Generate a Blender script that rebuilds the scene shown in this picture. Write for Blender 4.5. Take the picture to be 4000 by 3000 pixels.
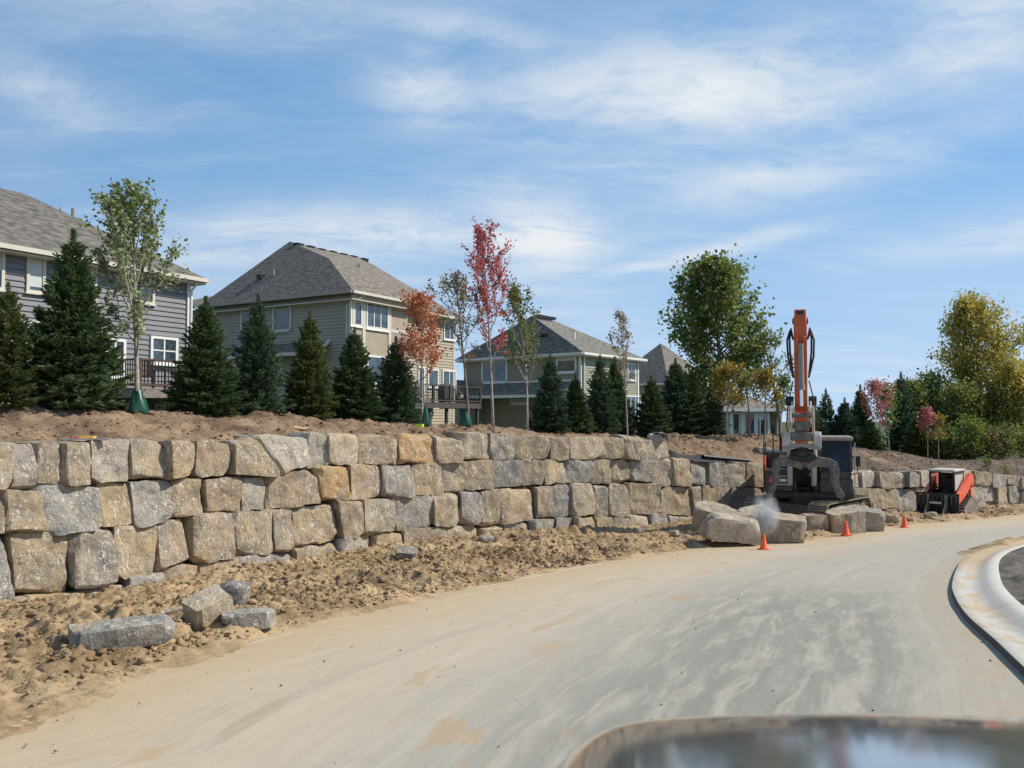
import bpy, math, random
import numpy as np
from mathutils import Vector, Matrix

# ------------------------------------------------------------------ camera, sky, sun, exposure
for o in list(bpy.data.objects):
    bpy.data.objects.remove(o)
scene = bpy.context.scene
COL = scene.collection
R = math.radians
F = 3200.0                       # focal length in photo pixels (4000 wide)
PITCH = math.atan(130 / F)       # horizon lies at row 1630 of 3000
cam_d = bpy.data.cameras.new('camera')
cam = bpy.data.objects.new('camera', cam_d)
COL.objects.link(cam)
cam.location = (0, 0, 0)
cam.rotation_euler = (R(90) + PITCH, 0, 0)
cam_d.sensor_width = 36
cam_d.lens = F / 4000 * 36
cam_d.clip_start = 0.05
cam_d.clip_end = 3000
cam_d.dof.use_dof = True
cam_d.dof.focus_distance = 26
cam_d.dof.aperture_fstop = 4.2
scene.camera = cam

SUN_EL, SUN_AZ = R(44), R(86)    # azimuth from +Y clockwise
sun_d = bpy.data.lights.new('sun', 'SUN')
sun_d.energy = 4.3
sun_d.angle = R(0.53)
sun_d.color = (1.0, 0.93, 0.80)
sun = bpy.data.objects.new('sun', sun_d)
COL.objects.link(sun)
sv = Vector((math.sin(SUN_AZ) * math.cos(SUN_EL), math.cos(SUN_AZ) * math.cos(SUN_EL), math.sin(SUN_EL)))
sun.rotation_euler = sv.to_track_quat('Z', 'Y').to_euler()
sun.location = (40, 10, 40)

scene.view_settings.view_transform = 'Standard'
scene.view_settings.look = 'None'
scene.view_settings.exposure = 0.2
scene.view_settings.gamma = 1
scene.cycles.use_denoising = True
scene.cycles.max_bounces = 6
scene.cycles.diffuse_bounces = 3
scene.cycles.glossy_bounces = 3
scene.cycles.transmission_bounces = 3
scene.cycles.transparent_max_bounces = 6
scene.cycles.volume_bounces = 1
scene.cycles.caustics_reflective = False
scene.cycles.caustics_refractive = False


class NT:
    """small helper to write node trees"""
    def __init__(self, tree):
        self.t = tree
    def n(self, typ, **kw):
        nd = self.t.nodes.new(typ)
        for k, v in kw.items():
            setattr(nd, k, v)
        return nd
    def put(self, sock, val):
        if isinstance(val, bpy.types.NodeSocket):
            self.t.links.new(val, sock)
        elif val is not None:
            sock.default_value = val
    def math(self, op, a, b=None, c=None, clamp=False):
        nd = self.n('ShaderNodeMath', operation=op)
        nd.use_clamp = clamp
        self.put(nd.inputs[0], a)
        if b is not None: self.put(nd.inputs[1], b)
        if c is not None: self.put(nd.inputs[2], c)
        return nd.outputs[0]
    def vmath(self, op, a, b=None):
        nd = self.n('ShaderNodeVectorMath', operation=op)
        self.put(nd.inputs[0], a)
        if b is not None: self.put(nd.inputs[1], b)
        return nd.outputs['Value'] if op in ('LENGTH', 'DOT_PRODUCT', 'DISTANCE') else nd.outputs[0]
    def mix(self, fac, a, b, mode='MIX'):
        nd = self.n('ShaderNodeMix', data_type='RGBA', blend_type=mode)
        nd.clamp_factor = True
        self.put(nd.inputs['Factor'], fac)
        def c4(v): return (*v, 1) if isinstance(v, (tuple, list)) and len(v) == 3 else v
        self.put(nd.inputs[6], c4(a)); self.put(nd.inputs[7], c4(b))
        return nd.outputs[2]
    def noise(self, vec, scale, detail=4, rough=0.55, dist=0.0, out=0):
        nd = self.n('ShaderNodeTexNoise')
        if vec is not None: self.put(nd.inputs['Vector'], vec)
        nd.inputs['Scale'].default_value = scale
        nd.inputs['Detail'].default_value = detail
        nd.inputs['Roughness'].default_value = rough
        nd.inputs['Distortion'].default_value = dist
        return nd.outputs[out]
    def ramp(self, fac, lo, hi):
        nd = self.n('ShaderNodeMapRange')
        nd.interpolation_type = 'SMOOTHSTEP'
        self.put(nd.inputs[0], fac)
        nd.inputs[1].default_value = lo; nd.inputs[2].default_value = hi
        return nd.outputs[0]
    def mapping(self, vec, scale=(1, 1, 1), rot=(0, 0, 0), loc=(0, 0, 0)):
        nd = self.n('ShaderNodeMapping')
        self.put(nd.inputs[0], vec)
        nd.inputs['Location'].default_value = loc
        nd.inputs['Rotation'].default_value = rot
        nd.inputs['Scale'].default_value = scale
        return nd.outputs[0]
    def bump(self, h, strength=0.4, dist=0.02):
        nd = self.n('ShaderNodeBump')
        nd.inputs['Strength'].default_value = strength
        nd.inputs['Distance'].default_value = dist
        self.put(nd.inputs['Height'], h)
        return nd.outputs[0]
    def xyz(self, vec):
        nd = self.n('ShaderNodeSeparateXYZ'); self.put(nd.inputs[0], vec)
        return nd.outputs
    def comb(self, x, y, z):
        nd = self.n('ShaderNodeCombineXYZ')
        for i, q in enumerate((x, y, z)): self.put(nd.inputs[i], q)
        return nd.outputs[0]


# world: clear-air sky with thin wind-drawn clouds
world = bpy.data.worlds.new('World')
scene.world = world
world.use_nodes = True
wt = world.node_tree
wt.nodes.clear()
W = NT(wt)
sky = W.n('ShaderNodeTexSky', sky_type='NISHITA')
sky.sun_disc = False
sky.sun_elevation = SUN_EL
sky.sun_rotation = SUN_AZ
sky.air_density = 1.0
sky.dust_density = 0.2
sky.ozone_density = 5.0
dirv = W.n('ShaderNodeTexCoord').outputs['Generated']
dx, dy, dz = W.xyz(dirv)
W.put(sky.inputs['Vector'], W.vmath('NORMALIZE', W.comb(W.math('MULTIPLY', dx, 0.5), dy, W.math('MULTIPLY_ADD', W.math('MAXIMUM', dz, 0.0), 0.4, 0.26))))
zz = W.math('ADD', W.math('MAXIMUM', dz, 0.0), 0.16)
plane = W.comb(W.math('DIVIDE', dx, zz), W.math('DIVIDE', dy, zz), 0.0)
warp = W.noise(plane, 1.4, 5, 0.65, 0.0, 1)
pl2 = W.vmath('ADD', plane, W.vmath('MULTIPLY', warp, (0.4, 0.4, 0.0)))
big = W.noise(W.mapping(pl2, (0.42, 0.95, 1), (0, 0, R(14)), (2.3, 0.55, 0)), 1.0, 5, 0.55)
fine = W.noise(W.mapping(pl2, (1.1, 2.1, 1), (0, 0, R(-10)), (0.4, 7.0, 0)), 1.9, 9, 0.7)
thin = W.ramp(W.noise(W.mapping(pl2, (0.22, 0.75, 1), (0, 0, R(5)), (5.1, 3.3, 0)), 1.0, 4, 0.6), 0.33, 0.75)
# cloud banks, each an azimuth/elevation centre with its own reach (degrees)
az = W.math('MULTIPLY', W.math('ARCTAN2', dx, dy), 180 / math.pi)
el = W.math('MULTIPLY', W.math('ARCSINE', dz), 180 / math.pi)
wig = W.math('MULTIPLY', W.math('SUBTRACT', W.noise(plane, 2.0, 5, 0.6), 0.5), 5.0)
banks = None
for (a0, e0, ra, re, tilt, amt) in [(13, 21.5, 17, 3.6, -0.02, 1.0), (-6, 22.0, 5, 2.6, -0.1, 0.75), (2, 12.6, 5.0, 2.8, -0.1, 1.0),
                                  (19, 16.0, 13, 2.0, 0.16, 0.6), (-30, 19.4, 4.0, 1.6, -0.1, 0.55), (30, 22.5, 6, 3.5, 0.1, 0.8), (-3, 25.5, 9, 1.2, -0.12, 0.55),
                                  (34, 11.0, 9, 1.4, 0.05, 0.6), (-24, 26.5, 18, 3, 0.0, 0.45), (-12, 12.5, 12, 2.0, 0.05, 0.55), (12, 11.0, 8, 0.7, 0.16, 0.7)]:
    da = W.math('SUBTRACT', az, a0)
    de = W.math('SUBTRACT', W.math('ADD', el, W.math('MULTIPLY', wig, 0.35)), W.math('MULTIPLY_ADD', da, tilt, e0))
    r2 = W.math('ADD', W.math('POWER', W.math('DIVIDE', W.math('ADD', da, wig), ra), 2.0), W.math('POWER', W.math('DIVIDE', de, re), 2.0))
    g = W.math('MULTIPLY', W.math('EXPONENT', W.math('MULTIPLY', r2, -1.0)), amt)
    banks = g if banks is None else W.math('MAXIMUM', banks, g)
cl = W.math('MULTIPLY', W.math('ADD', banks, W.math('MULTIPLY', W.ramp(big, 0.45, 0.85), 0.55)), W.ramp(fine, 0.22, 0.66))
hz = W.math('MULTIPLY', W.ramp(el, 16, 0), 0.36)
pl3 = W.vmath('ADD', plane, W.vmath('MULTIPLY', warp, (0.2, 0.2, 0.0)))
wisp = W.ramp(W.noise(W.mapping(pl3, (0.6, 2.6, 1), (0, 0, R(12)), (3.3, 1.0, 0)), 1.6, 9, 0.7, 0.15), 0.50, 0.78)
cl = W.math('ADD', W.math('ADD', W.math('MULTIPLY', cl, 0.95), W.math('ADD', W.math('MULTIPLY', thin, 0.16), W.math('MULTIPLY', wisp, 0.28))), hz, None, True)
skyc = W.mix(1.0, sky.outputs[0], (1.02, 1.16, 1.06), 'MULTIPLY')
cmix = W.mix(cl, skyc, (4.7, 4.95, 5.15))
bg = W.n('ShaderNodeBackground')
W.put(bg.inputs[0], cmix)
bg.inputs[1].default_value = 0.15
wo = W.n('ShaderNodeOutputWorld')
wt.links.new(bg.outputs[0], wo.inputs[0])

# ------------------------------------------------------------------ helpers
rng = np.random.default_rng(7)
random.seed(7)


def ray(u, v):
    """direction of photo pixel (4000x3000), scaled so that y = 1"""
    a, b = (u - 2000) / F, (1500 - v) / F
    y = math.cos(PITCH) - b * math.sin(PITCH)
    z = math.sin(PITCH) + b * math.cos(PITCH)
    return np.array([a / y, 1.0, z / y])


def pt(u, v, D):
    return ray(u, v) * D


def _h(ix, iy, iz, seed):
    n = (ix * 374761393 + iy * 668265263 + iz * 2147483647 + seed * 974711) & 0xffffffff
    n = ((n ^ (n >> 13)) * 1274126177) & 0xffffffff
    return ((n ^ (n >> 16)) & 0xffff) / 32767.5 - 1.0


def noise3(p, seed=0):
    p = np.asarray(p, float)
    i = np.floor(p).astype(np.int64)
    f = p - i
    w = f * f * (3 - 2 * f)
    r = 0
    for dx_ in (0, 1):
        for dy_ in (0, 1):
            for dz_ in (0, 1):
                wt_ = (w[..., 0] if dx_ else 1 - w[..., 0]) * (w[..., 1] if dy_ else 1 - w[..., 1]) * (w[..., 2] if dz_ else 1 - w[..., 2])
                r = r + wt_ * _h(i[..., 0] + dx_, i[..., 1] + dy_, i[..., 2] + dz_, seed)
    return r


def fbm(p, octv=4, seed=0, gain=0.5):
    p = np.asarray(p, float)
    a, s, r = 1.0, 1.0, 0
    for k in range(octv):
        r = r + a * noise3(p * s + k * 17.3, seed + k)
        a *= gain; s *= 2.03
    return r


def link(name, data, parent=None):
    o = bpy.data.objects.new(name, data)
    COL.objects.link(o)
    if parent is not None: o.parent = parent
    return o


def tag(o, label=None, cat=None, group=None, kind=None):
    if label: o['label'] = label
    if cat: o['category'] = cat
    if group: o['group'] = group
    if kind: o['kind'] = kind
    return o


def empty(name, loc=(0, 0, 0), rz=0.0, label=None, cat=None, group=None):
    o = link(name, None)
    o.empty_display_size = 0.3
    o.location = loc
    o.rotation_euler = (0, 0, rz)
    return tag(o, label, cat, group)


def meshobj(name, verts, faces, mat, parent=None, smooth=False, off=None, uv=None):
    me = bpy.data.meshes.new(name)
    v = np.asarray(verts, float)
    if off is not None: v = v - np.asarray(off)
    if isinstance(faces, np.ndarray):
        nf, k = faces.shape
        me.vertices.add(len(v)); me.vertices.foreach_set('co', v.ravel())
        me.loops.add(nf * k); me.loops.foreach_set('vertex_index', faces.ravel().astype(np.int32))
        me.polygons.add(nf); me.polygons.foreach_set('loop_start', np.arange(0, nf * k, k, dtype=np.int32))
        me.update(calc_edges=True)
    else:
        me.from_pydata([tuple(q) for q in v], [], faces)
    if smooth:
        me.polygons.foreach_set('use_smooth', np.ones(len(me.polygons), bool))
    if uv is not None:
        lay = me.uv_layers.new(name='UVMap')
        li = np.empty(len(me.loops), np.int32); me.loops.foreach_get('vertex_index', li)
        lay.data.foreach_set('uv', np.asarray(uv, float)[li].ravel())
    if mat is not None: me.materials.append(mat)
    me.validate()
    return link(name, me, parent)


def grid_faces(nu, nv):
    i = np.arange(nu - 1)[:, None] * nv + np.arange(nv - 1)[None, :]
    i = i.ravel()
    return np.stack([i, i + nv, i + nv + 1, i + 1], 1)


def origin_of(o):
    p = o
    while p.parent is not None: p = p.parent
    return np.array(p.location)


class MB:
    """collects simple shapes into one mesh"""
    def __init__(self):
        self.v, self.f = [], []
    def add(self, vs, fs):
        b = len(self.v)
        self.v += [tuple(map(float, q)) for q in vs]
        self.f += [tuple(b + i for i in q) for q in fs]
        return self
    def box(self, c, size, ax=None):
        """box by centre, full size and (optional) 3 axes"""
        c = np.asarray(c, float)
        A = np.eye(3) if ax is None else np.asarray(ax, float)
        h = np.asarray(size, float) / 2
        vs = [c + A[0] * h[0] * i + A[1] * h[1] * j + A[2] * h[2] * k for i in (-1, 1) for j in (-1, 1) for k in (-1, 1)]
        return self.add(vs, [(0, 1, 3, 2), (4, 6, 7, 5), (0, 4, 5, 1), (2, 3, 7, 6), (0, 2, 6, 4), (1, 5, 7, 3)])
    def bbox(self, x0, x1, y0, y1, z0, z1):
        return self.box(((x0 + x1) / 2, (y0 + y1) / 2, (z0 + z1) / 2), (x1 - x0, y1 - y0, z1 - z0))
    def bevbox(self, x0, x1, y0, y1, z0, z1, b):
        """box with all edges chamfered by b"""
        vs = []; idx = {}
        for i, x in ((0, x0), (1, x1)):
            for j, y in ((0, y0), (1, y1)):
                for k, z in ((0, z0), (1, z1)):
                    sx, sy, sz = (1 - 2 * i), (1 - 2 * j), (1 - 2 * k)
                    idx[i, j, k] = len(vs)
                    vs += [(x, y + sy * b, z + sz * b), (x + sx * b, y, z + sz * b), (x + sx * b, y + sy * b, z)]
        fs = []
        I = lambda i, j, k, a: idx[i, j, k] + a
        for s in (0, 1):
            fs.append((I(s, 0, 0, 0), I(s, 1, 0, 0), I(s, 1, 1, 0), I(s, 0, 1, 0)))
            fs.append((I(0, s, 0, 1), I(1, s, 0, 1), I(1, s, 1, 1), I(0, s, 1, 1)))
            fs.append((I(0, 0, s, 2), I(1, 0, s, 2), I(1, 1, s, 2), I(0, 1, s, 2)))
        for a in (0, 1):
            for c in (0, 1):
                fs.append((I(a, c, 0, 0), I(a, c, 1, 0), I(a, c, 1, 1), I(a, c, 0, 1)))
                fs.append((I(a, 0, c, 0), I(a, 1, c, 0), I(a, 1, c, 2), I(a, 0, c, 2)))
                fs.append((I(0, a, c, 1), I(1, a, c, 1), I(1, a, c, 2), I(0, a, c, 2)))
        for q in idx.values(): fs.append((q, q + 1, q + 2))
        return self.add(vs, fs)
    def prism(self, poly, axis, d0, d1):
        """extrude a polygon of 2-D points along axis 0/1/2 from d0 to d1"""
        n = len(poly); vs = []
        for d in (d0, d1):
            for p, q in poly:
                vs.append({0: (d, p, q), 1: (p, d, q), 2: (p, q, d)}[axis])
        fs = [tuple(range(n)), tuple(range(2 * n - 1, n - 1, -1))]
        fs += [(i, (i + 1) % n, n + (i + 1) % n, n + i) for i in range(n)]
        return self.add(vs, fs)
    def tube(self, pts, rad, n=8, cap=True):
        pts = [np.asarray(p, float) for p in pts]
        if not hasattr(rad, '__len__'): rad = [rad] * len(pts)
        vs, fs = [], []
        ref = None
        for i, p in enumerate(pts):
            d = pts[min(i + 1, len(pts) - 1)] - pts[max(i - 1, 0)]
            d = d / (np.linalg.norm(d) + 1e-9)
            if ref is None:
                ref = np.cross(d, (0, 0, 1) if abs(d[2]) < 0.9 else (1, 0, 0))
            ref = ref - d * ref.dot(d); ref = ref / (np.linalg.norm(ref) + 1e-9)
            b = np.cross(d, ref)
            for k in range(n):
                a = 2 * math.pi * k / n
                vs.append(p + (ref * math.cos(a) + b * math.sin(a)) * rad[i])
        for i in range(len(pts) - 1):
            for k in range(n):
                fs.append((i * n + k, i * n + (k + 1) % n, (i + 1) * n + (k + 1) % n, (i + 1) * n + k))
        if cap:
            fs.append(tuple(range(n - 1, -1, -1)))
            fs.append(tuple((len(pts) - 1) * n + k for k in range(n)))
        return self.add(vs, fs)
    def lathe(self, prof, n=20, c=(0, 0, 0)):
        vs = [(c[0] + r * math.cos(2 * math.pi * k / n), c[1] + r * math.sin(2 * math.pi * k / n), c[2] + z) for r, z in prof for k in range(n)]
        m = len(prof)
        fs = [(i * n + k, i * n + (k + 1) % n, (i + 1) * n + (k + 1) % n, (i + 1) * n + k) for i in range(m - 1) for k in range(n)]
        fs.append(tuple(range(n - 1, -1, -1))); fs.append(tuple((m - 1) * n + k for k in range(n)))
        return self.add(vs, fs)
    def build(self, name, mat, parent=None, smooth=False, local=False, bevel=0.0):
        off = None if (parent is None or local) else origin_of(parent)
        o = meshobj(name, self.v, self.f, mat, parent, smooth, off)
        import bmesh
        bm = bmesh.new(); bm.from_mesh(o.data)
        bmesh.ops.recalc_face_normals(bm, faces=bm.faces)
        bm.to_mesh(o.data); bm.free()
        if bevel:
            m = o.modifiers.new('bevel', 'BEVEL'); m.width = bevel; m.segments = 2; m.limit_method = 'ANGLE'
        return o


# ------------------------------------------------------------------ materials
def new_mat(name):
    m = bpy.data.materials.new(name)
    m.use_nodes = True
    t = m.node_tree
    return m, NT(t), t.nodes['Principled BSDF']


def simple(name, col, rough=0.6, metal=0.0, var=0.12, scale=3.0, bump=0.0, dirt=None, dirt_amt=0.4, spec=0.5, obj=True):
    m, N, P = new_mat(name)
    co = N.n('ShaderNodeTexCoord').outputs['Object']
    nz = N.noise(co, scale, 6, 0.6)
    c = N.mix(N.ramp(nz, 0.3, 0.7), tuple(q * (1 - var) for q in col), tuple(min(1, q * (1 + var)) for q in col))
    if dirt is not None:
        dn = N.noise(co, scale * 1.7, 8, 0.68)
        c = N.mix(N.math('MULTIPLY', N.ramp(dn, 0.42, 0.68), dirt_amt), c, dirt)
    N.put(P.inputs['Base Color'], c)
    P.inputs['Roughness'].default_value = rough
    P.inputs['Metallic'].default_value = metal
    P.inputs['Specular IOR Level'].default_value = spec
    if bump:
        N.put(P.inputs['Normal'], N.bump(N.noise(co, scale * 8, 5, 0.6), bump, 0.02))
    return m


def leaf_mat(name, cols, trans=0.35, shift=0.25):
    """leaves: hue varies from leaf to leaf and over the crown"""
    m, N, P = new_mat(name)
    rnd = N.n('ShaderNodeNewGeometry').outputs['Random Per Island']
    co = N.n('ShaderNodeTexCoord').outputs['Object']
    nz = N.noise(co, 1.3, 3, 0.5)
    k = N.math('ADD', N.math('MULTIPLY', rnd, 0.75), N.math('MULTIPLY', N.math('SUBTRACT', nz, 0.5), 1.6), None, True)
    cr = N.n('ShaderNodeValToRGB')
    N.put(cr.inputs[0], k)
    el_ = cr.color_ramp.elements
    while len(el_) < len(cols): el_.new(0.5)
    for i, c in enumerate(cols):
        el_[i].position = i / max(1, len(cols) - 1)
        el_[i].color = (*c, 1)
    c = cr.outputs[0]
    N.put(P.inputs['Base Color'], c)
    P.inputs['Roughness'].default_value = 0.5
    P.inputs['Specular IOR Level'].default_value = 0.35
    tr = N.n('ShaderNodeBsdfTranslucent')
    N.put(tr.inputs[0], N.mix(0.5, c, (0.35, 0.38, 0.05), 'MIX') if shift else c)
    mx = N.n('ShaderNodeMixShader')
    mx.inputs[0].default_value = trans
    N.t.links.new(P.outputs[0], mx.inputs[1]); N.t.links.new(tr.outputs[0], mx.inputs[2])
    N.t.links.new(mx.outputs[0], N.t.nodes['Material Output'].inputs[0])
    return m


def stone_mat():
    m, N, P = new_mat('quarry_stone')
    oi = N.n('ShaderNodeObjectInfo')
    co = N.n('ShaderNodeTexCoord').outputs['Object']
    co = N.vmath('ADD', co, N.vmath('MULTIPLY', N.comb(oi.outputs['Random'], oi.outputs['Random'], oi.outputs['Random']), (37.0, 11.0, 53.0)))
    base = oi.outputs['Color']
    n1 = N.noise(co, 1.6, 5, 0.6)
    c = N.mix(N.ramp(n1, 0.35, 0.65), N.mix(1.0, base, (0.80, 0.80, 0.83), 'MULTIPLY'), N.mix(1.0, base, (1.12, 1.06, 0.96), 'MULTIPLY'))
    grey = N.ramp(N.noise(N.vmath('ADD', co, (9.1, 3.3, 4.7)), 1.15, 4, 0.6), 0.55, 0.72)
    c = N.mix(N.math('MULTIPLY', grey, 0.75), c, (0.20, 0.20, 0.195))
    tan = N.ramp(N.noise(N.vmath('ADD', co, (1.1, 8.3, 2.7)), 1.4, 5, 0.65), 0.52, 0.70)
    c = N.mix(N.math('MULTIPLY', tan, 0.6), c, (0.52, 0.40, 0.235))
    dst = N.ramp(N.noise(N.vmath('ADD', co, (3.1, 1.3, 7.7)), 3.3, 7, 0.7), 0.40, 0.68)
    c = N.mix(N.math('MULTIPLY', dst, 0.42), c, (0.56, 0.465, 0.335))
    dk = N.ramp(N.noise(N.mapping(co, (1.0, 1.0, 0.6), (0.4, 0.2, 0)), 4.2, 6, 0.7), 0.56, 0.68)
    c = N.mix(N.math('MULTIPLY', dk, 0.5), c, (0.15, 0.135, 0.12))
    rust = N.ramp(N.noise(N.vmath('ADD', co, (5.1, 2.3, 12.7)), 1.9, 5, 0.6), 0.62, 0.75)
    c = N.mix(N.math('MULTIPLY', rust, 0.45), c, (0.36, 0.20, 0.08))
    speck = N.noise(co, 24, 5, 0.7)
    c = N.mix(N.math('MULTIPLY', N.ramp(speck, 0.40, 0.64), 0.35), c, N.mix(1.0, c, (0.55, 0.52, 0.5), 'MULTIPLY'))
    # pale scratches and crushed marks left by the grapple
    sc = N.noise(N.mapping(co, (4.5, 4.5, 1.9), (0.3, 0.2, 0)), 3.2, 5, 0.66, 1.4)
    sm = N.ramp(N.noise(co, 2.2, 3, 0.5), 0.42, 0.66)
    c = N.mix(N.math('MULTIPLY', N.math('MULTIPLY', N.ramp(sc, 0.54, 0.61), sm), 0.9), c, (0.74, 0.70, 0.63))
    sc2 = N.noise(N.mapping(co, (2.0, 2.0, 6.0), (0.8, 0.1, 0)), 4.0, 4, 0.6, 0.8)
    c = N.mix(N.math('MULTIPLY', N.math('MULTIPLY', N.ramp(sc2, 0.62, 0.70), sm), 0.6), c, (0.62, 0.58, 0.52))
    fl = N.ramp(N.noise(N.mapping(co, (1.0, 1.0, 0.55)), 15, 5, 0.72, 0.6), 0.57, 0.65)
    c = N.mix(N.math('MULTIPLY', N.math('MULTIPLY', fl, N.ramp(N.noise(co, 1.3, 3, 0.5), 0.36, 0.55)), 0.85), c, (0.74, 0.70, 0.62))
    crk = N.noise(N.mapping(co, (1.3, 1.3, 2.6), (0.15, 0.1, 0)), 1.4, 4, 0.55, 1.0)
    ck = N.ramp(N.math('ABSOLUTE', N.math('SUBTRACT', crk, 0.5)), 0.012, 0.004)
    c = N.mix(N.math('MULTIPLY', N.math('MULTIPLY', ck, N.ramp(N.noise(co, 1.1, 2), 0.5, 0.62)), 0.75), c, (0.10, 0.085, 0.07))
    N.put(P.inputs['Base Color'], c)
    P.inputs['Roughness'].default_value = 0.9
    P.inputs['Specular IOR Level'].default_value = 0.25
    lay = N.noise(N.mapping(co, (1.6, 1.6, 0.9), (0.5, 0.3, 0)), 2.0, 5, 0.6)
    hgt = N.math('ADD', N.math('MULTIPLY', lay, 1.5), N.math('ADD', N.noise(co, 6, 8, 0.66), N.math('MULTIPLY', N.noise(co, 26, 4, 0.7), 0.3)))
    N.put(P.inputs['Normal'], N.bump(hgt, 0.85, 0.085))
    return m


def soil_mat(name, light, dark, damp=0.5, scale=0.7):
    m, N, P = new_mat(name)
    co = N.n('ShaderNodeTexCoord').outputs['Object']
    a = N.noise(co, scale, 6, 0.62)
    b = N.noise(co, scale * 6, 7, 0.7)
    c = N.mix(N.ramp(N.math('ADD', N.math('MULTIPLY', a, 0.7), N.math('MULTIPLY', b, 0.3)), 0.36, 0.66), dark, light)
    d = N.ramp(N.noise(N.vmath('ADD', co, (4.0, 9.0, 1.0)), scale * 0.55, 5, 0.6), 0.52, 0.68)
    c = N.mix(N.math('MULTIPLY', d, damp), c, tuple(q * 0.55 for q in dark))
    pit_shade = N.ramp(N.noise(co, 11, 7, 0.75), 0.50, 0.62)  # random dark flecks, painted to look like shaded crevices
    c = N.mix(N.math('MULTIPLY', pit_shade, 0.45), c, tuple(q * 0.55 for q in dark))
    e = N.ramp(N.noise(co, scale * 40, 4, 0.7), 0.58, 0.72)
    c = N.mix(N.math('MULTIPLY', e, 0.35), c, tuple(min(1, q * 1.35) for q in light))
    N.put(P.inputs['Base Color'], c)
    P.inputs['Roughness'].default_value = 0.95
    P.inputs['Specular IOR Level'].default_value = 0.15
    N.put(P.inputs['Normal'], N.bump(N.noise(co, 18, 8, 0.72), 0.6, 0.06))
    return m


def shingle_mat(name, col):
    m, N, P = new_mat(name)
    co = N.n('ShaderNodeTexCoord').outputs['Object']
    x, y, z = N.xyz(co)
    tabs = N.noise(N.mapping(co, (3.2, 3.2, 9.0)), 1.0, 2, 0.5)
    g = N.noise(co, 26, 4, 0.7)
    k = N.math('ADD', N.math('MULTIPLY', tabs, 0.75), N.math('MULTIPLY', g, 0.35))
    c = N.mix(N.ramp(k, 0.38, 0.72), tuple(q * 0.62 for q in col), tuple(q * 1.45 for q in col))
    row = N.math('FRACT', N.math('MULTIPLY', z, 9.0))
    c = N.mix(N.math('MULTIPLY', N.math('LESS_THAN', row, 0.16), 0.4), c, tuple(q * 0.45 for q in col))
    N.put(P.inputs['Base Color'], c)
    P.inputs['Roughness'].default_value = 0.92
    P.inputs['Specular IOR Level'].default_value = 0.2
    N.put(P.inputs['Normal'], N.bump(N.math('ADD', row, g), 0.5, 0.02))
    return m


def glass_mat(name, col=(0.03, 0.045, 0.055), rough=0.03):
    m, N, P = new_mat(name)
    co = N.n('ShaderNodeTexCoord').outputs['Object']
    N.put(P.inputs['Base Color'], N.mix(N.ramp(N.noise(co, 1.3, 3), 0.4, 0.6), col, tuple(q * 2.2 for q in col)))
    P.inputs['Roughness'].default_value = rough
    P.inputs['IOR'].default_value = 1.9
    N.put(P.inputs['Normal'], N.bump(N.noise(co, 0.8, 2), 0.05, 0.02))
    return m


M = {}
M['stone'] = stone_mat()
M['dirt'] = soil_mat('tan_subsoil', (0.52, 0.375, 0.22), (0.27, 0.18, 0.10), 0.55)
M['bank'] = soil_mat('brown_topsoil', (0.36, 0.25, 0.16), (0.165, 0.11, 0.072), 0.4)
_N = NT(M['bank'].node_tree)
_P = M['bank'].node_tree.nodes['Principled BSDF']
_src = _P.inputs['Base Color'].links[0].from_socket
_co = _N.n('ShaderNodeTexCoord').outputs['Object']
_f = _N.math('MULTIPLY', _N.ramp(_N.math('ADD', _N.xyz(_co)[0], _N.math('MULTIPLY', _N.noise(_co, 0.5, 4, 0.6), 12.0)), 16.0, 24.0), _N.ramp(_N.noise(_co, 0.45, 5, 0.65), 0.36, 0.54))
_N.put(_P.inputs['Base Color'], _N.mix(_N.math('MULTIPLY', _f, 0.85), _src, (0.105, 0.085, 0.07)))
M['dark_soil'] = soil_mat('dark_topsoil', (0.20, 0.175, 0.15), (0.085, 0.075, 0.065), 0.4, 1.5)
M['yard'] = soil_mat('yard_turf', (0.10, 0.13, 0.05), (0.06, 0.085, 0.03), 0.2, 0.5)
M['bark'] = simple('bark', (0.20, 0.165, 0.135), 0.9, var=0.35, scale=9, bump=0.5)
M['pale_bark'] = simple('pale_bark', (0.36, 0.32, 0.28), 0.9, var=0.3, scale=9, bump=0.3)
M['spruce_bark'] = simple('spruce_bark', (0.13, 0.095, 0.07), 0.95, var=0.3, scale=8, bump=0.4)
M['cream'] = simple('cream_trim', (0.62, 0.58, 0.49), 0.6, var=0.04)
M['white'] = simple('white_trim', (0.78, 0.77, 0.73), 0.55, var=0.04)
M['grey_siding'] = simple('slate_grey_siding', (0.20, 0.203, 0.213), 0.65, var=0.07, scale=1.2)
M['taupe_siding'] = simple('taupe_siding', (0.38, 0.325, 0.255), 0.65, var=0.06, scale=1.2)
M['lit_taupe_siding'] = simple('sunlit_taupe_siding', (0.42, 0.36, 0.27), 0.65, var=0.06, scale=1.2)  # lighter copy of the taupe boards, sunlight put into the colour
M['stucco'] = simple('tan_stucco', (0.40, 0.33, 0.25), 0.85, var=0.08, scale=2, bump=0.15)
M['green_siding'] = simple('sage_green_siding', (0.30, 0.295, 0.215), 0.65, var=0.06, scale=1.2)
M['brick'] = simple('brown_cladding', (0.2, 0.13, 0.10), 0.85, var=0.25, scale=6, bump=0.2)
M['shingle_grey'] = shingle_mat('weathered_shingle', (0.15, 0.138, 0.12))
M['shingle_brown'] = shingle_mat('taupe_shingle', (0.195, 0.17, 0.145))
M['shingle_green'] = shingle_mat('olive_shingle', (0.18, 0.17, 0.145))
M['glass'] = glass_mat('window_glass')
M['dark_glass'] = glass_mat('cab_glass', (0.010, 0.014, 0.020), 0.08)
M['dark_glass'].node_tree.nodes['Principled BSDF'].inputs['IOR'].default_value = 1.35
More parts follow.
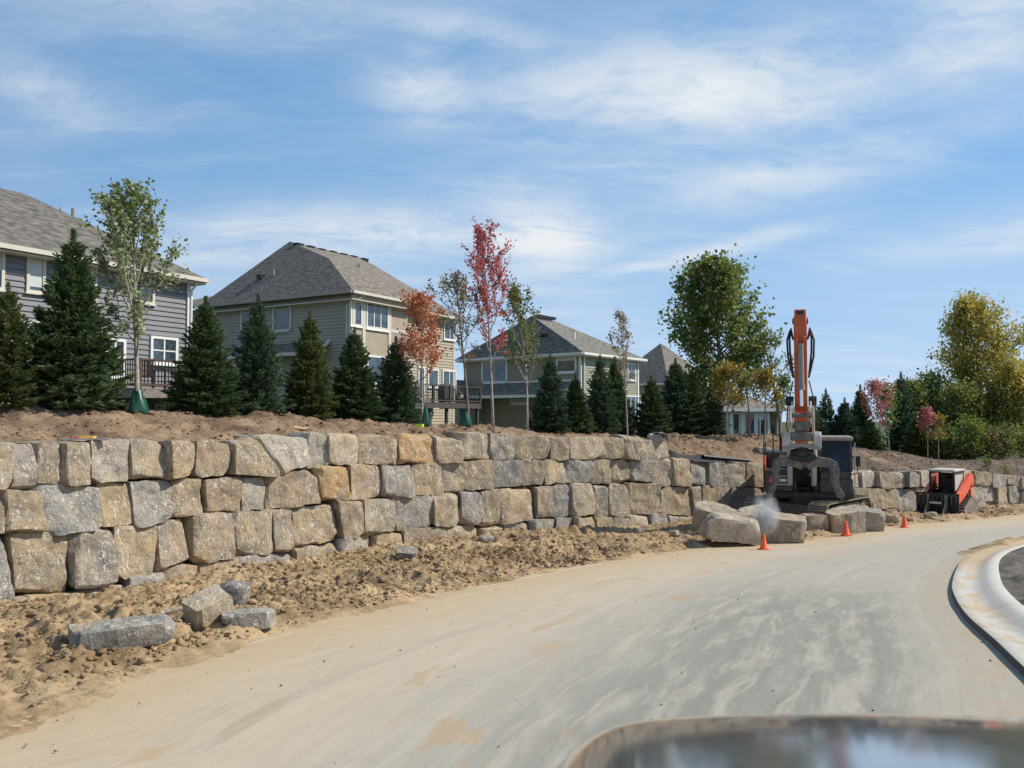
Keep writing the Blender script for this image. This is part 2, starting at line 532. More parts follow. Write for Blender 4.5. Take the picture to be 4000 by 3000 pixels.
M['blind'] = simple('pale_blind', (0.55, 0.6, 0.58), 0.6, var=0.06, scale=2)
M['deck_brown'] = simple('stained_deck_wood', (0.10, 0.055, 0.04), 0.7, var=0.2, scale=5)
M['deck_grey'] = simple('weathered_deck_wood', (0.24, 0.22, 0.20), 0.85, var=0.2, scale=5)
M['deck_dark'] = simple('dark_deck_wood', (0.07, 0.06, 0.055), 0.75, var=0.2, scale=5)
M['black_metal'] = simple('black_metal', (0.018, 0.018, 0.02), 0.45, 0.2, dirt=(0.16, 0.13, 0.1), dirt_amt=0.25, scale=4)
M['dark_paint'] = simple('dark_machine_paint', (0.03, 0.032, 0.037), 0.4, 0.0, dirt=(0.2, 0.17, 0.13), dirt_amt=0.30, scale=2.5)
M['grapple'] = simple('dark_grapple_steel', (0.12, 0.115, 0.105), 0.6, 0.3, dirt=(0.33, 0.29, 0.23), dirt_amt=0.55, scale=5, bump=0.15)
M['orange'] = simple('orange_machine_paint', (0.66, 0.115, 0.025), 0.42, dirt=(0.25, 0.11, 0.06), dirt_amt=0.45, scale=2.2)
M['red'] = simple('red_orange_paint', (0.78, 0.10, 0.04), 0.42, dirt=(0.45, 0.22, 0.14), dirt_amt=0.35, scale=3)
M['steel'] = simple('dusty_steel', (0.27, 0.255, 0.235), 0.65, 0.25, dirt=(0.40, 0.34, 0.26), dirt_amt=0.6, scale=4, bump=0.1)
M['light_steel'] = simple('pale_dusty_steel', (0.52, 0.49, 0.44), 0.6, 0.1, dirt=(0.38, 0.32, 0.25), dirt_amt=0.5, scale=5)
M['chrome'] = simple('chrome_rod', (0.75, 0.76, 0.78), 0.12, 1.0, var=0.03)
M['rubber'] = simple('black_rubber', (0.015, 0.015, 0.016), 0.6, dirt=(0.22, 0.18, 0.13), dirt_amt=0.35, scale=6)
M['mud_steel'] = simple('muddy_track_steel', (0.17, 0.15, 0.125), 0.8, 0.15, dirt=(0.42, 0.33, 0.21), dirt_amt=0.7, scale=5, bump=0.2)
M['cone'] = simple('fluorescent_orange_plastic', (0.95, 0.13, 0.035), 0.45, var=0.05, dirt=(0.5, 0.25, 0.12), dirt_amt=0.25, scale=8)
M['green_bag'] = simple('green_vinyl_bag', (0.02, 0.085, 0.055), 0.3, var=0.2, scale=6, bump=0.3)
M['pipe'] = simple('black_plastic_pipe', (0.02, 0.02, 0.022), 0.4, var=0.1)
M['fabric'] = simple('black_filter_fabric', (0.02, 0.02, 0.024), 0.8, var=0.3, scale=6, bump=0.3)
M['grey_cloth'] = simple('grey_geotextile', (0.22, 0.22, 0.225), 0.9, var=0.25, scale=9, bump=0.2)
M['wood'] = simple('raw_pine_board', (0.58, 0.36, 0.19), 0.8, var=0.2, scale=7)
M['yellow'] = simple('yellow_strap', (0.75, 0.45, 0.06), 0.7, var=0.1)
M['pink'] = simple('pink_flagging', (0.8, 0.1, 0.14), 0.7, var=0.1)
M['lime'] = simple('lime_ribbon', (0.6, 0.8, 0.05), 0.6, var=0.1)
M['concrete'] = None
# ------------------------------------------------------------------ lie of the land
_fy = np.array([-40, -10, 0, 7.5, 14, 21.3, 26.7, 32, 40.5, 50, 85, 200, 900])
_fz = np.array([1.0, -0.9, -1.7, -2.5, -3.2, -3.9, -4.25, -4.55, -5.0, -5.5, -6.6, -8.0, -8.0])


def Hroad(x, y):
    x = np.asarray(x, float); y = np.asarray(y, float)
    z = 0
    for k in (-3, -1.5, 0, 1.5, 3):
        z = z + np.interp(y + k, _fy, _fz) / 5
    return z + 0.02 * np.clip(x, -8, 14)


def ground_hit(u, v):
    r = ray(u, v)
    lo, hi = 1.0, 200.0
    ys = np.linspace(1, 120, 6000)
    d = r[2] * ys - Hroad(r[0] * ys, ys)
    i = np.argmax(d < 0)
    y = ys[i]
    return np.array([r[0] * y, y, float(Hroad(r[0] * y, y))])


# plan curve of the foot of the wall
_wc = np.array([(-19.5, -8), (-17.3, -2), (-14.7, 4.4), (-12.3, 9.9), (-9.6, 15.3), (-6.5, 20.8), (-3.5, 24.9), (0.1, 28.4), (5, 32.0), (12.4, 37.0), (19.45, 41.6), (26, 46), (32.5, 50), (42, 55), (58, 62), (80, 70)])


def catmull(P, n=60):
    out = []
    P = np.vstack([2 * P[0] - P[1], P, 2 * P[-1] - P[-2]])
    for i in range(1, len(P) - 2):
        p0, p1, p2, p3 = P[i - 1:i + 3]
        for t in np.linspace(0, 1, n, endpoint=False):
            out.append(0.5 * (2 * p1 + (p2 - p0) * t + (2 * p0 - 5 * p1 + 4 * p2 - p3) * t * t + (3 * p1 - p0 - 3 * p2 + p3) * t ** 3))
    out.append(P[-2])
    return np.array(out)


WP = catmull(_wc)
for _ in range(60):                                     # even out the curve
    WP[1:-1] = 0.25 * WP[:-2] + 0.5 * WP[1:-1] + 0.25 * WP[2:]
WS = np.concatenate([[0], np.cumsum(np.linalg.norm(np.diff(WP, axis=0), axis=1))])
_t = np.gradient(WP, WS, axis=0)
WT = _t / np.linalg.norm(_t, axis=1)[:, None]
WN = np.stack([WT[:, 1], -WT[:, 0]], 1)                # towards the road
S_LEN = WS[-1]


def wall_at(s):
    f = lambda a: np.stack([np.interp(s, WS, a[:, 0]), np.interp(s, WS, a[:, 1])], -1)
    return f(WP), f(WT), f(WN)


def st(x, y):
    """distance along the wall and signed distance from it (positive on the road side)"""
    x = np.atleast_1d(np.asarray(x, float)); y = np.atleast_1d(np.asarray(y, float))
    sh = x.shape; x = x.ravel(); y = y.ravel()
    S = np.empty(len(x)); T = np.empty(len(x))
    for a in range(0, len(x), 4000):
        d2 = (x[a:a + 4000, None] - WP[None, :, 0]) ** 2 + (y[a:a + 4000, None] - WP[None, :, 1]) ** 2
        i = d2.argmin(1)
        S[a:a + 4000] = WS[i]
        T[a:a + 4000] = (x[a:a + 4000] - WP[i, 0]) * WN[i, 0] + (y[a:a + 4000] - WP[i, 1]) * WN[i, 1]
    return S.reshape(sh), T.reshape(sh)


_front = WP[:, 1] > 4.5
_ratio = WP[_front, 0] / WP[_front, 1]
_rs = WS[_front]


def s_of_u(u, v=1800):
    r = ray(u, v)
    return float(np.interp(r[0], _ratio, _rs))


def on_wall(u, v, off=0.0):
    r = ray(u, v)
    s = np.interp(r[0], _ratio, _rs)
    p, t, n = wall_at(s)
    p = p + n * off
    y = p[1]
    return np.array([r[0] * y, y, r[2] * y])


def prof(lst, off=0.0):
    """rows seen in the photo along a line parallel to the wall -> height as a function of s"""
    ss, zz_ = [], []
    for u, v in lst:
        if off == 0:
            p = on_wall(u, v)
            ss.append(s_of_u(u, v)); zz_.append(p[2])
        else:
            ys = np.linspace(6, 110, 4000)
            r = ray(u, v)
            S, T = st(r[0] * ys, ys)
            i = np.argmin(np.abs(T - off) + (ys < 8) * 100)
            ss.append(S[i]); zz_.append(r[2] * ys[i])
    o = np.argsort(ss)
    return np.array(ss)[o], np.array(zz_)[o]


BASE = prof([(-200, 2375), (0, 2352), (300, 2330), (600, 2272), (800, 2238), (1000, 2208), (1200, 2172), (1400, 2142), (1600, 2118), (1800, 2098), (2000, 2078), (2300, 2063), (2600, 2052), (2800, 2040), (3100, 2022), (3400, 2010), (3600, 2004), (3800, 1992), (4000, 1984), (4400, 1975)])
TOP = prof([(-200, 1740), (0, 1738), (500, 1720), (1000, 1715), (1300, 1702), (1700, 1703), (2000, 1702), (2300, 1712), (2600, 1720), (2625, 1797), (2900, 1808), (3000, 1812), (3320, 1834), (3600, 1844), (3800, 1842), (4000, 1864), (4400, 1890)])
CREST = prof([(-200, 1622), (0, 1622), (250, 1618), (500, 1624), (750, 1611), (1000, 1619), (1200, 1637), (1500, 1652), (1700, 1660), (1900, 1673), (2100, 1690), (2300, 1700), (2600, 1701), (2850, 1703), (3000, 1702), (3200, 1728), (3350, 1757), (3500, 1762), (3600, 1787), (3800, 1806), (4000, 1792), (4400, 1800)], -4.4)
ztop = lambda s: np.interp(s, *TOP)
zbase = lambda s: np.interp(s, *BASE)
zcrest = lambda s: np.interp(s, *CREST)


def Hbank(s, tb):
    """surface behind the wall, tb metres behind its face"""
    zt, zc = ztop(s) - 0.10, zcrest(s)
    k = np.clip((tb - 0.9) / 3.4, 0, 1)
    z = zt + (zc - zt) * (k * k * (3 - 2 * k) * 0.4 + 0.6 * k)
    k2 = np.clip((tb - 5.0) / 9, 0, 1)
    z = z - 0.75 * k2 * k2 * (3 - 2 * k2)
    k3 = np.clip((tb - 14) / 60, 0, 1)
    return z - 0.5 * k3


def bank_rough(x, y, tb):
    p = np.stack([x, y, 0 * x], -1)
    amp = np.clip((tb - 0.6) / 0.6, 0.15, 1) * np.clip((9 - tb) / 4, 0.12, 1)
    return amp * (0.15 * fbm(p * 0.9, 3, 3) + 0.075 * fbm(p * 3.1, 4, 9) + 0.02 * fbm(p * 11, 2, 5))


def bank_z(x, y):
    s, t = st(x, y)
    return Hbank(s, -t) + bank_rough(np.atleast_1d(x), np.atleast_1d(y), -t)


def behind(u, tb, v=1620):
    """ground point in pixel column u, tb metres behind the wall"""
    r = ray(u, v)
    ys = np.linspace(8, 160, 3000)
    S, T = st(r[0] * ys, ys)
    i = np.argmin(np.abs(T + tb))
    x, y = r[0] * ys[i], ys[i]
    return np.array([x, y, float(bank_z(x, y)[0])])


# width of the verge and of the road along the wall
def _edge(lst):
    q = np.array([ground_hit(u, v)[:2] for u, v in lst])
    S, T = st(q[:, 0], q[:, 1])
    o = np.argsort(S)
    return S[o], T[o]


EDGE = _edge([(0, 2790), (325, 2662), (705, 2543), (1200, 2420), (2000, 2250), (2700, 2140), (3100, 2110), (3500, 2052), (4000, 2006)])
KERB_PX = [(4000, 2646), (3882, 2526), (3767, 2420), (3720, 2330), (3720, 2285), (3738, 2231), (3767, 2193), (3834, 2159), (3911, 2140), (4000, 2116)]
KEDGE = _edge(KERB_PX)
t_edge = lambda s: np.interp(s, *EDGE)
t_kerb = lambda s: np.interp(s, *KEDGE)


def Hverge(s, t, x, y):
    """dirt strip between the wall and the road"""
    te0 = t_edge(s)
    t = t * 4.5 / te0
    te = 4.5
    k = np.clip(t / te, 0, 1)
    k = k * k * (3 - 2 * k)
    hr = Hroad(x, y)
    z = zbase(s) * (1 - k) + hr * k
    p = np.stack([x, y, 0 * x], -1)
    rough = np.clip((4.95 - t) / 0.7, 0, 1)
    lump = 0.12 * fbm(p * 0.8, 2, 21) + 0.085 * np.abs(fbm(p * 2.3, 3, 31)) + 0.06 * fbm(p * 5.0, 3, 41) + 0.085 * np.abs(fbm(p * 7, 3, 46)) + 0.045 * np.abs(fbm(p * 19, 2, 51)) - 0.05
    hump = 0.14 * np.exp(-((t - 2.3) / 1.1) ** 2) * (0.6 + 0.6 * fbm(p * 0.35, 2, 77))
    fall = np.clip((t - 4.0) / 1.6, 0, 1)
    return z - 0.16 * np.clip(1 - t / 0.9, 0, 1) + rough * (lump + hump) * np.clip(0.35 + t, 0, 1) + 0.07 * (1 - fall) + 0.02 * fbm(p * 1.7, 3, 61) * (1 - fall) - 0.16 * np.clip((t - 4.55 - 0.35 * fbm(p * 1.3, 4, 91)) / 0.8, -0.15, 1)


# ground sheet to the horizon
gx = np.concatenate([-np.geomspace(600, 30, 14), np.linspace(-28, 70, 66), np.geomspace(75, 700, 14)])
gy = np.concatenate([-np.geomspace(200, 12, 8), np.linspace(-10, 90, 67), np.geomspace(95, 1500, 16)])
GX, GY = np.meshgrid(gx, gy, indexing='ij')
GS, GT = st(GX, GY)
GZ = Hroad(GX, GY) - 0.35 - 0.6 * np.clip(-GT / 3, 0, 1)
ground = meshobj('ground', np.stack([GX, GY, GZ], -1).reshape(-1, 3), grid_faces(len(gx), len(gy)), M['dirt'], smooth=True)
tag(ground, kind='structure')
ground.data.materials.append(M['yard'])
_gi = ((GT < -3) | (GY > 110)).astype(np.int32)[:-1, :-1]
ground.data.polygons.foreach_set('material_index', _gi.ravel())

# soil bank and yard behind the wall
tb = np.concatenate([[0.55], np.linspace(0.62, 6.5, 74), np.geomspace(6.9, 260, 34)])
s_arr = np.concatenate([np.arange(6, 66, 0.085), np.linspace(66.2, S_LEN - 0.5, 60)])
Pw, Tw, Nw = wall_at(s_arr)
BX = Pw[:, None, 0] - Nw[:, None, 0] * tb[None, :]
BY = Pw[:, None, 1] - Nw[:, None, 1] * tb[None, :]
SB = np.repeat(s_arr[:, None], len(tb), 1); TBB = np.repeat(tb[None, :], len(s_arr), 0)
BZ = Hbank(SB, TBB) + bank_rough(BX, BY, TBB)
BZ[:, 0] = zbase(s_arr) - 0.8
bank = meshobj('soil_bank', np.stack([BX, BY, BZ], -1).reshape(-1, 3), grid_faces(len(s_arr), len(tb)), M['bank'], smooth=False)
tag(bank, kind='structure')
# turf further back on the yards: second material by distance
bank.data.materials.append(M['yard'])
mi = np.zeros((len(s_arr) - 1, len(tb) - 1), np.int32); mi[:, tb[:-1] > 8.5] = 1
bank.data.polygons.foreach_set('material_index', mi.ravel())

# dirt verge
t_v = np.linspace(0.02, 10.6, 270)
s_v = np.concatenate([np.arange(8, 15, 0.12), np.arange(15, 34, 0.036), np.arange(34, 48, 0.062), np.arange(48, 75, 0.14)])
Pv, Tv, Nv = wall_at(s_v)
VX = Pv[:, None, 0] + Nv[:, None, 0] * t_v; VY = Pv[:, None, 1] + Nv[:, None, 1] * t_v
VS = np.repeat(s_v[:, None], len(t_v), 1); VT = np.repeat(t_v[None, :], len(s_v), 0)
VZ = Hverge(VS, VT, VX, VY)
verge = meshobj('dirt_verge', np.stack([VX, VY, VZ], -1).reshape(-1, 3), grid_faces(len(s_v), len(t_v)), M['dirt'], smooth=False)
tag(verge, kind='structure')


def verge_hit(u, v):
    """where pixel (u, v) meets the rough ground"""
    r = ray(u, v)
    ys = np.linspace(6, 60, 5400)
    x = r[0] * ys
    s, t = st(x, ys)
    g = np.where(t > 0.02, np.maximum(Hverge(s, t, x, ys), Hroad(x, ys)), 99)
    i = int(np.argmax(r[2] * ys - g < 0))
    return np.array([x[i], ys[i], g[i]])


def verge_z(x, y):
    s, t = st(x, y)
    return float(np.maximum(Hverge(s, t, np.atleast_1d(x), np.atleast_1d(y)), Hroad(x, y))[0])


# ------------------------------------------------------------------ road
def road_mat():
    m, N, P = new_mat('dusty_road')
    uvn = N.n('ShaderNodeUVMap'); uvn.uv_map = 'UVMap'
    uv = uvn.outputs[0]
    s, t, _ = N.xyz(uv)
    streak = N.noise(N.mapping(uv, (0.16, 2.4, 1)), 1.0, 6, 0.6, 0.3)
    streak2 = N.noise(N.mapping(uv, (0.35, 5.5, 1), (0, 0, R(4))), 1.0, 5, 0.62)
    patch = N.noise(N.mapping(uv, (0.32, 0.8, 1), (0, 0, R(-6)), (3, 1, 0)), 1.0, 6, 0.62, 0.6)
    tt = N.math('ADD', t, N.math('MULTIPLY', N.math('SUBTRACT', patch, 0.5), 2.4))
    c = N.mix(N.ramp(tt, 5.6, 9.2), (0.50, 0.385, 0.245), (0.50, 0.42, 0.315))
    c = N.mix(N.ramp(tt, 8.6, 11.5), c, (0.405, 0.375, 0.315))
    c = N.mix(N.math('MULTIPLY', N.ramp(streak, 0.52, 0.70), 0.38), c, (0.57, 0.49, 0.38))
    c = N.mix(N.math('MULTIPLY', N.ramp(streak2, 0.56, 0.72), 0.3), c, (0.40, 0.325, 0.23))
    # pressed mud patches
    mud = N.noise(N.mapping(uv, (0.42, 1.25, 1), (0, 0, R(8)), (7.5, 2.2, 0)), 1.0, 7, 0.66, 0.5)
    mgate = N.math('MULTIPLY', N.ramp(t, 6.0, 8.2), N.ramp(t, 12.8, 11.6))
    c = N.mix(N.math('MULTIPLY', N.math('MULTIPLY', N.ramp(mud, 0.58, 0.64), mgate), 0.75), c, (0.47, 0.335, 0.20))
    # bare asphalt showing through near the kerb
    bare = N.noise(N.mapping(uv, (0.5, 2.6, 1), (0, 0, R(-3)), (1.2, 9.2, 0)), 1.0, 8, 0.72, 0.3)
    bgate = N.math('MULTIPLY', N.ramp(t, 9.8, 12.8), N.ramp(t, 15.5, 14.5))
    bgate = N.math('MULTIPLY', bgate, N.ramp(s, 40, 29))
    c = N.mix(N.math('MULTIPLY', N.math('MULTIPLY', N.ramp(bare, 0.36, 0.56), bgate), 0.72), c, (0.21, 0.205, 0.185))
    # tyre-swept grey arcs
    arc = N.noise(N.mapping(uv, (0.10, 3.2, 1), (0, 0, R(20)), (2.0, 4.4, 0)), 1.0, 4, 0.5, 1.2)
    c = N.mix(N.math('MULTIPLY', N.math('MULTIPLY', N.ramp(arc, 0.60, 0.72), N.ramp(t, 7.0, 9.5)), 0.25), c, (0.27, 0.265, 0.25))
    # tyre tracks running with the road
    for tc, wd in ((8.3, 0.20), (10.1, 0.20), (11.6, 0.22), (13.4, 0.22)):
        q_ = N.math('ABSOLUTE', N.math('SUBTRACT', N.math('ADD', t, N.math('MULTIPLY', N.math('SUBTRACT', N.noise(N.mapping(uv, (0.12, 0.02, 1)), 1.0, 3), 0.5), 1.6)), tc))
        tm = N.math('MULTIPLY', N.ramp(q_, wd, wd * 0.45), N.ramp(N.noise(N.mapping(uv, (0.3, 1.5, 1)), 1.0, 5, 0.65), 0.42, 0.62))
        c = N.mix(N.math('MULTIPLY', tm, 0.35), c, (0.33, 0.315, 0.28))
        tl = N.math('MULTIPLY', N.math('MULTIPLY', N.ramp(q_, wd * 1.5, wd * 1.2), N.ramp(q_, wd, wd * 1.2)), N.ramp(N.noise(N.mapping(uv, (0.4, 1.5, 1)), 1.0, 5, 0.65), 0.45, 0.6))
        c = N.mix(N.math('MULTIPLY', tl, 0.4), c, (0.56, 0.49, 0.385))
    # buried edge of the old concrete showing as a broken pale line
    wob = N.math('MULTIPLY', N.math('SUBTRACT', N.noise(uv, 0.35, 3), 0.5), 0.25)
    ln = N.math('ABSOLUTE', N.math('SUBTRACT', N.math('ADD', t, wob), 5.62))
    lm = N.math('MULTIPLY', N.ramp(ln, 0.055, 0.02), N.ramp(N.noise(N.mapping(uv, (0.5, 0.05, 1)), 1.0, 3), 0.42, 0.56))
    c = N.mix(N.math('MULTIPLY', lm, 0.8), c, (0.66, 0.61, 0.52))
    # dirt dragged along the edges
    ed = N.math('ADD', N.ramp(tt, 7.0, 5.2), N.ramp(t, 15.0, 15.9))
    c = N.mix(N.math('MULTIPLY', ed, N.math('MULTIPLY', N.ramp(N.noise(uv, 2.1, 6, 0.7), 0.35, 0.65), 0.6)), c, (0.43, 0.31, 0.18))
    gr = N.noise(N.mapping(uv, (30, 30, 30)), 1.0, 4, 0.75)
    c = N.mix(N.math('MULTIPLY', N.ramp(gr, 0.35, 0.7), 0.22), c, N.mix(1.0, c, (0.72, 0.70, 0.68), 'MULTIPLY'))
    c = N.mix(N.math('MULTIPLY', N.ramp(N.noise(N.mapping(uv, (2.2, 5.0, 1)), 1.0, 8, 0.75), 0.44, 0.64), 0.3), c, (0.355, 0.315, 0.25))
    peb = N.noise(N.mapping(uv, (9, 9, 9)), 1.0, 2, 0.5)
    c = N.mix(N.math('MULTIPLY', N.ramp(peb, 0.74, 0.79), 0.5), c, (0.22, 0.19, 0.16))
    N.put(P.inputs['Base Color'], c)
    P.inputs['Roughness'].default_value = 0.93
    P.inputs['Specular IOR Level'].default_value = 0.12
    h = N.math('ADD', N.math('MULTIPLY', gr, 0.3), N.math('ADD', N.math('MULTIPLY', streak2, 0.7), N.math('MULTIPLY', N.noise(N.mapping(uv, (4, 5, 4)), 1.0, 5, 0.7), 0.4)))
    N.put(P.inputs['Normal'], N.bump(h, 0.35, 0.03))
    return m


M['road'] = road_mat()
t_r = np.linspace(3.2, 22, 74)
s_r = np.linspace(0.5, S_LEN - 1, 330)
Pr, Tr, Nr = wall_at(s_r)
RX = Pr[:, None, 0] + Nr[:, None, 0] * t_r; RY = Pr[:, None, 1] + Nr[:, None, 1] * t_r
pz = np.stack([RX, RY, 0 * RX], -1)
RZ = Hroad(RX, RY) + 0.012 * fbm(pz * 0.6, 3, 15)
_te, _tk = t_edge(s_r)[:, None], t_kerb(s_r)[:, None]
ruv = np.stack([np.repeat(s_r[:, None], len(t_r), 1), 5 + 11 * (t_r[None, :] - _te) / (_tk - _te)], -1).reshape(-1, 2)
road = meshobj('road', np.stack([RX, RY, RZ], -1).reshape(-1, 3), grid_faces(len(s_r), len(t_r)), M['road'], smooth=True, uv=ruv)
tag(road, kind='structure')


# ------------------------------------------------------------------ kerb and the plot inside the bend
def concrete_mat():
    m, N, P = new_mat('new_concrete')
    uvn = N.n('ShaderNodeUVMap'); uvn.uv_map = 'UVMap'
    uv = uvn.outputs[0]
    a, b, _ = N.xyz(uv)
    c = N.mix(N.noise(N.mapping(uv, (2, 2, 2)), 1.0, 6, 0.6), (0.41, 0.39, 0.34), (0.54, 0.52, 0.465))
    sp = N.noise(N.mapping(uv, (0.9, 2.6, 1), (0, 0, R(12))), 1.3, 7, 0.66, 0.5)
    low = N.ramp(b, 0.75, 0.25)
    c = N.mix(N.math('MULTIPLY', N.math('MULTIPLY', N.ramp(sp, 0.46, 0.60), low), 0.8), c, (0.47, 0.34, 0.19))
    jt = N.math('ABSOLUTE', N.math('SUBTRACT', N.math('FRACT', N.math('DIVIDE', a, 3.0)), 0.5))
    c = N.mix(N.ramp(jt, 0.008, 0.004), c, (0.25, 0.22, 0.18))
    far = N.ramp(a, 19.5, 22.5)
    c = N.mix(N.math('MULTIPLY', N.math('MULTIPLY', far, low), N.ramp(N.noise(uv, 1.4, 5, 0.6), 0.25, 0.5)), c, (0.43, 0.315, 0.185))
    c = N.mix(N.math('LESS_THAN', b, 0.006), c, (0.085, 0.07, 0.055))  # lip's front face: shade and grime painted as one dark brown
    N.put(P.inputs['Base Color'], c)
    P.inputs['Roughness'].default_value = 0.85
    N.put(P.inputs['Normal'], N.bump(N.noise(N.mapping(uv, (14, 14, 14)), 1.0, 5, 0.7), 0.2, 0.01))
    return m


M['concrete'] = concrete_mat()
kp = np.array([ground_hit(u, v)[:2] for u, v in KERB_PX])
kp = np.vstack([kp[0] + (kp[0] - kp[2]) * 2.2, kp[0] + (kp[0] - kp[2]) * 1.1, kp, kp[-1] + (5.0, 3.6), kp[-1] + (13, 8.2), kp[-1] + (26, 14)])
KC = catmull(kp, 14)
for _ in range(25):
    KC[1:-1] = 0.25 * KC[:-2] + 0.5 * KC[1:-1] + 0.25 * KC[2:]
KS = np.concatenate([[0], np.cumsum(np.linalg.norm(np.diff(KC, axis=0), axis=1))])
_kt = np.gradient(KC, KS, axis=0); _kt /= np.linalg.norm(_kt, axis=1)[:, None]
KN = np.stack([_kt[:, 1], -_kt[:, 0]], 1)               # away from the road
KZ = Hroad(KC[:, 0], KC[:, 1])
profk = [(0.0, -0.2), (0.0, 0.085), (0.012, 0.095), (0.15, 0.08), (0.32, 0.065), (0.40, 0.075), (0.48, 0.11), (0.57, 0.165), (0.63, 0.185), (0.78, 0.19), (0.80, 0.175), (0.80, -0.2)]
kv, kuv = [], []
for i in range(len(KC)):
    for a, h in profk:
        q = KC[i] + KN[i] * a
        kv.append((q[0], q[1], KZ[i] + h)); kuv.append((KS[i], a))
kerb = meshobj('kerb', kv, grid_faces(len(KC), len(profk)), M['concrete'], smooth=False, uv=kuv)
tag(kerb, kind='structure')
# dark topsoil plot behind the kerb
ta = np.concatenate([np.linspace(0.79, 4, 60), np.geomspace(4.15, 40, 16)])
IX = KC[:, None, 0] + KN[:, None, 0] * ta; IY = KC[:, None, 1] + KN[:, None, 1] * ta
ip = np.stack([IX, IY, 0 * IX], -1)
IZ = KZ[:, None] + 0.15 + 0.03 * np.clip(ta, 0, 6) + 0.11 * fbm(ip * 1.8, 4, 5) * np.clip((ta - 0.79) * 4, 0, 1) + 0.03 * fbm(ip * 9, 2, 8) * np.clip((ta - 0.79) * 4, 0, 1)
keep = np.ones_like(IX, bool)
plot = meshobj('topsoil_plot', np.stack([IX, IY, IZ], -1).reshape(-1, 3), grid_faces(len(KC), len(ta)), M['dark_soil'], smooth=False)
tag(plot, kind='structure')
# dirt washed over the far end of the kerb
fs_ = np.linspace(0, 1, 60); fw = np.linspace(-0.75, 0.62, 26)
i0 = np.searchsorted(KS, np.interp(0, [0], [0])) * 0
ks0 = KS[np.argmin(np.linalg.norm(KC - ground_hit(3790, 2178)[:2], axis=1))]
sv_ = ks0 + fs_ * 12
cx = np.interp(sv_, KS, KC[:, 0]); cy = np.interp(sv_, KS, KC[:, 1]); nx = np.interp(sv_, KS, KN[:, 0]); ny = np.interp(sv_, KS, KN[:, 1])
SX = cx[:, None] + nx[:, None] * fw; SY = cy[:, None] + ny[:, None] * fw
sp_ = np.stack([SX, SY, 0 * SX], -1)
amp = np.sin(np.pi * np.clip(fs_ * 1.0, 0, 1))[:, None] ** 0.5 * np.exp(-((fw + 0.1) / 0.42) ** 2)[None, :]
SZ = Hroad(SX, SY) - 0.03 + amp * (0.15 + 0.07 * fbm(sp_ * 3, 3, 4)) + 0.03 * fbm(sp_ * 8, 2, 14) * amp
spill = meshobj('spilled_dirt', np.stack([SX, SY, SZ], -1).reshape(-1, 3), grid_faces(60, 26), M['dirt'], smooth=True)
tag(spill, kind='structure')
# ------------------------------------------------------------------ quarry stones
TONE = {'t': (0.42, 0.325, 0.21), 'l': (0.47, 0.40, 0.30), 'g': (0.31, 0.30, 0.28), 'b': (0.36, 0.29, 0.21), 'o': (0.42, 0.255, 0.105), 'd': (0.22, 0.215, 0.205), 'w': (0.46, 0.43, 0.38)}


def block_shell(nx, ny, nz):
    """surface grid of a unit cube, welded: points in [-1,1]^3 and quads"""
    idx, P, Fq = {}, [], []
    def vid(i, j, k):
        q = (i, j, k)
        if q not in idx:
            idx[q] = len(P); P.append((2 * i / nx - 1, 2 * j / ny - 1, 2 * k / nz - 1))
        return idx[q]
    for j in range(ny):
        for k in range(nz):
            for i, fl in ((0, 0), (nx, 1)):
                q = [vid(i, j, k), vid(i, j + 1, k), vid(i, j + 1, k + 1), vid(i, j, k + 1)]
                Fq.append(q if fl else q[::-1])
    for i in range(nx):
        for k in range(nz):
            for j, fl in ((0, 1), (ny, 0)):
                q = [vid(i, j, k), vid(i + 1, j, k), vid(i + 1, j, k + 1), vid(i, j, k + 1)]
                Fq.append(q if fl else q[::-1])
    for i in range(nx):
        for j in range(ny):
            for k, fl in ((0, 0), (nz, 1)):
                q = [vid(i, j, k), vid(i + 1, j, k), vid(i + 1, j + 1, k), vid(i, j + 1, k)]
                Fq.append(q if fl else q[::-1])
    return np.array(P), np.array(Fq)


def rough_block(P, size, seed, rnd=0.16, cuts=4, amp=0.03, cutd=0.88):
    """hew a cube grid P (-1..1) into a quarry block of half-size `size`: rounded arrises, split facets, fine relief"""
    r = np.random.default_rng(seed)
    size = np.asarray(size, float)
    q = P * size
    rad = rnd * size.min()
    inner = np.clip(q, -(size - rad), size - rad)
    d = q - inner
    L = np.linalg.norm(d, axis=1)[:, None]
    q = np.where(L > 1e-9, inner + d / np.maximum(L, 1e-9) * np.minimum(L, rad), q)
    for _ in range(cuts):
        n = r.uniform(0.45, 1.0, 3) * r.choice([-1, 1], 3)
        if r.random() < 0.6: n[r.integers(3)] *= 0.12
        n /= np.linalg.norm(n)
        lim = (np.abs(n) * size).sum() * r.uniform(cutd - 0.10, cutd + 0.07)
        e = q @ n - lim
        q = q - np.outer(np.maximum(e, 0) * 0.97, n)
    o = r.uniform(0, 90, 3)
    nrm = P / np.linalg.norm(P, axis=1)[:, None]
    dsp = amp * 1.6 * fbm(q * 1.7 + o, 2, seed) + amp * fbm(q * 4.5 + o, 3, seed + 5)
    return q + nrm * dsp[:, None]


SHELL = block_shell(14, 5, 12)          # along the wall, into it, up
SHELL2 = block_shell(9, 9, 7)

wall_p, wall_t_, wall_n = wall_at(s_of_u(1500))
wall_root = empty('stone_wall', (float(wall_p[0]), float(wall_p[1]), float(zbase(s_of_u(1500)))), 0,
                  'long stacked retaining wall of rough tan and grey quarry blocks', 'wall')
wo_ = origin_of(wall_root)
_si = [0]


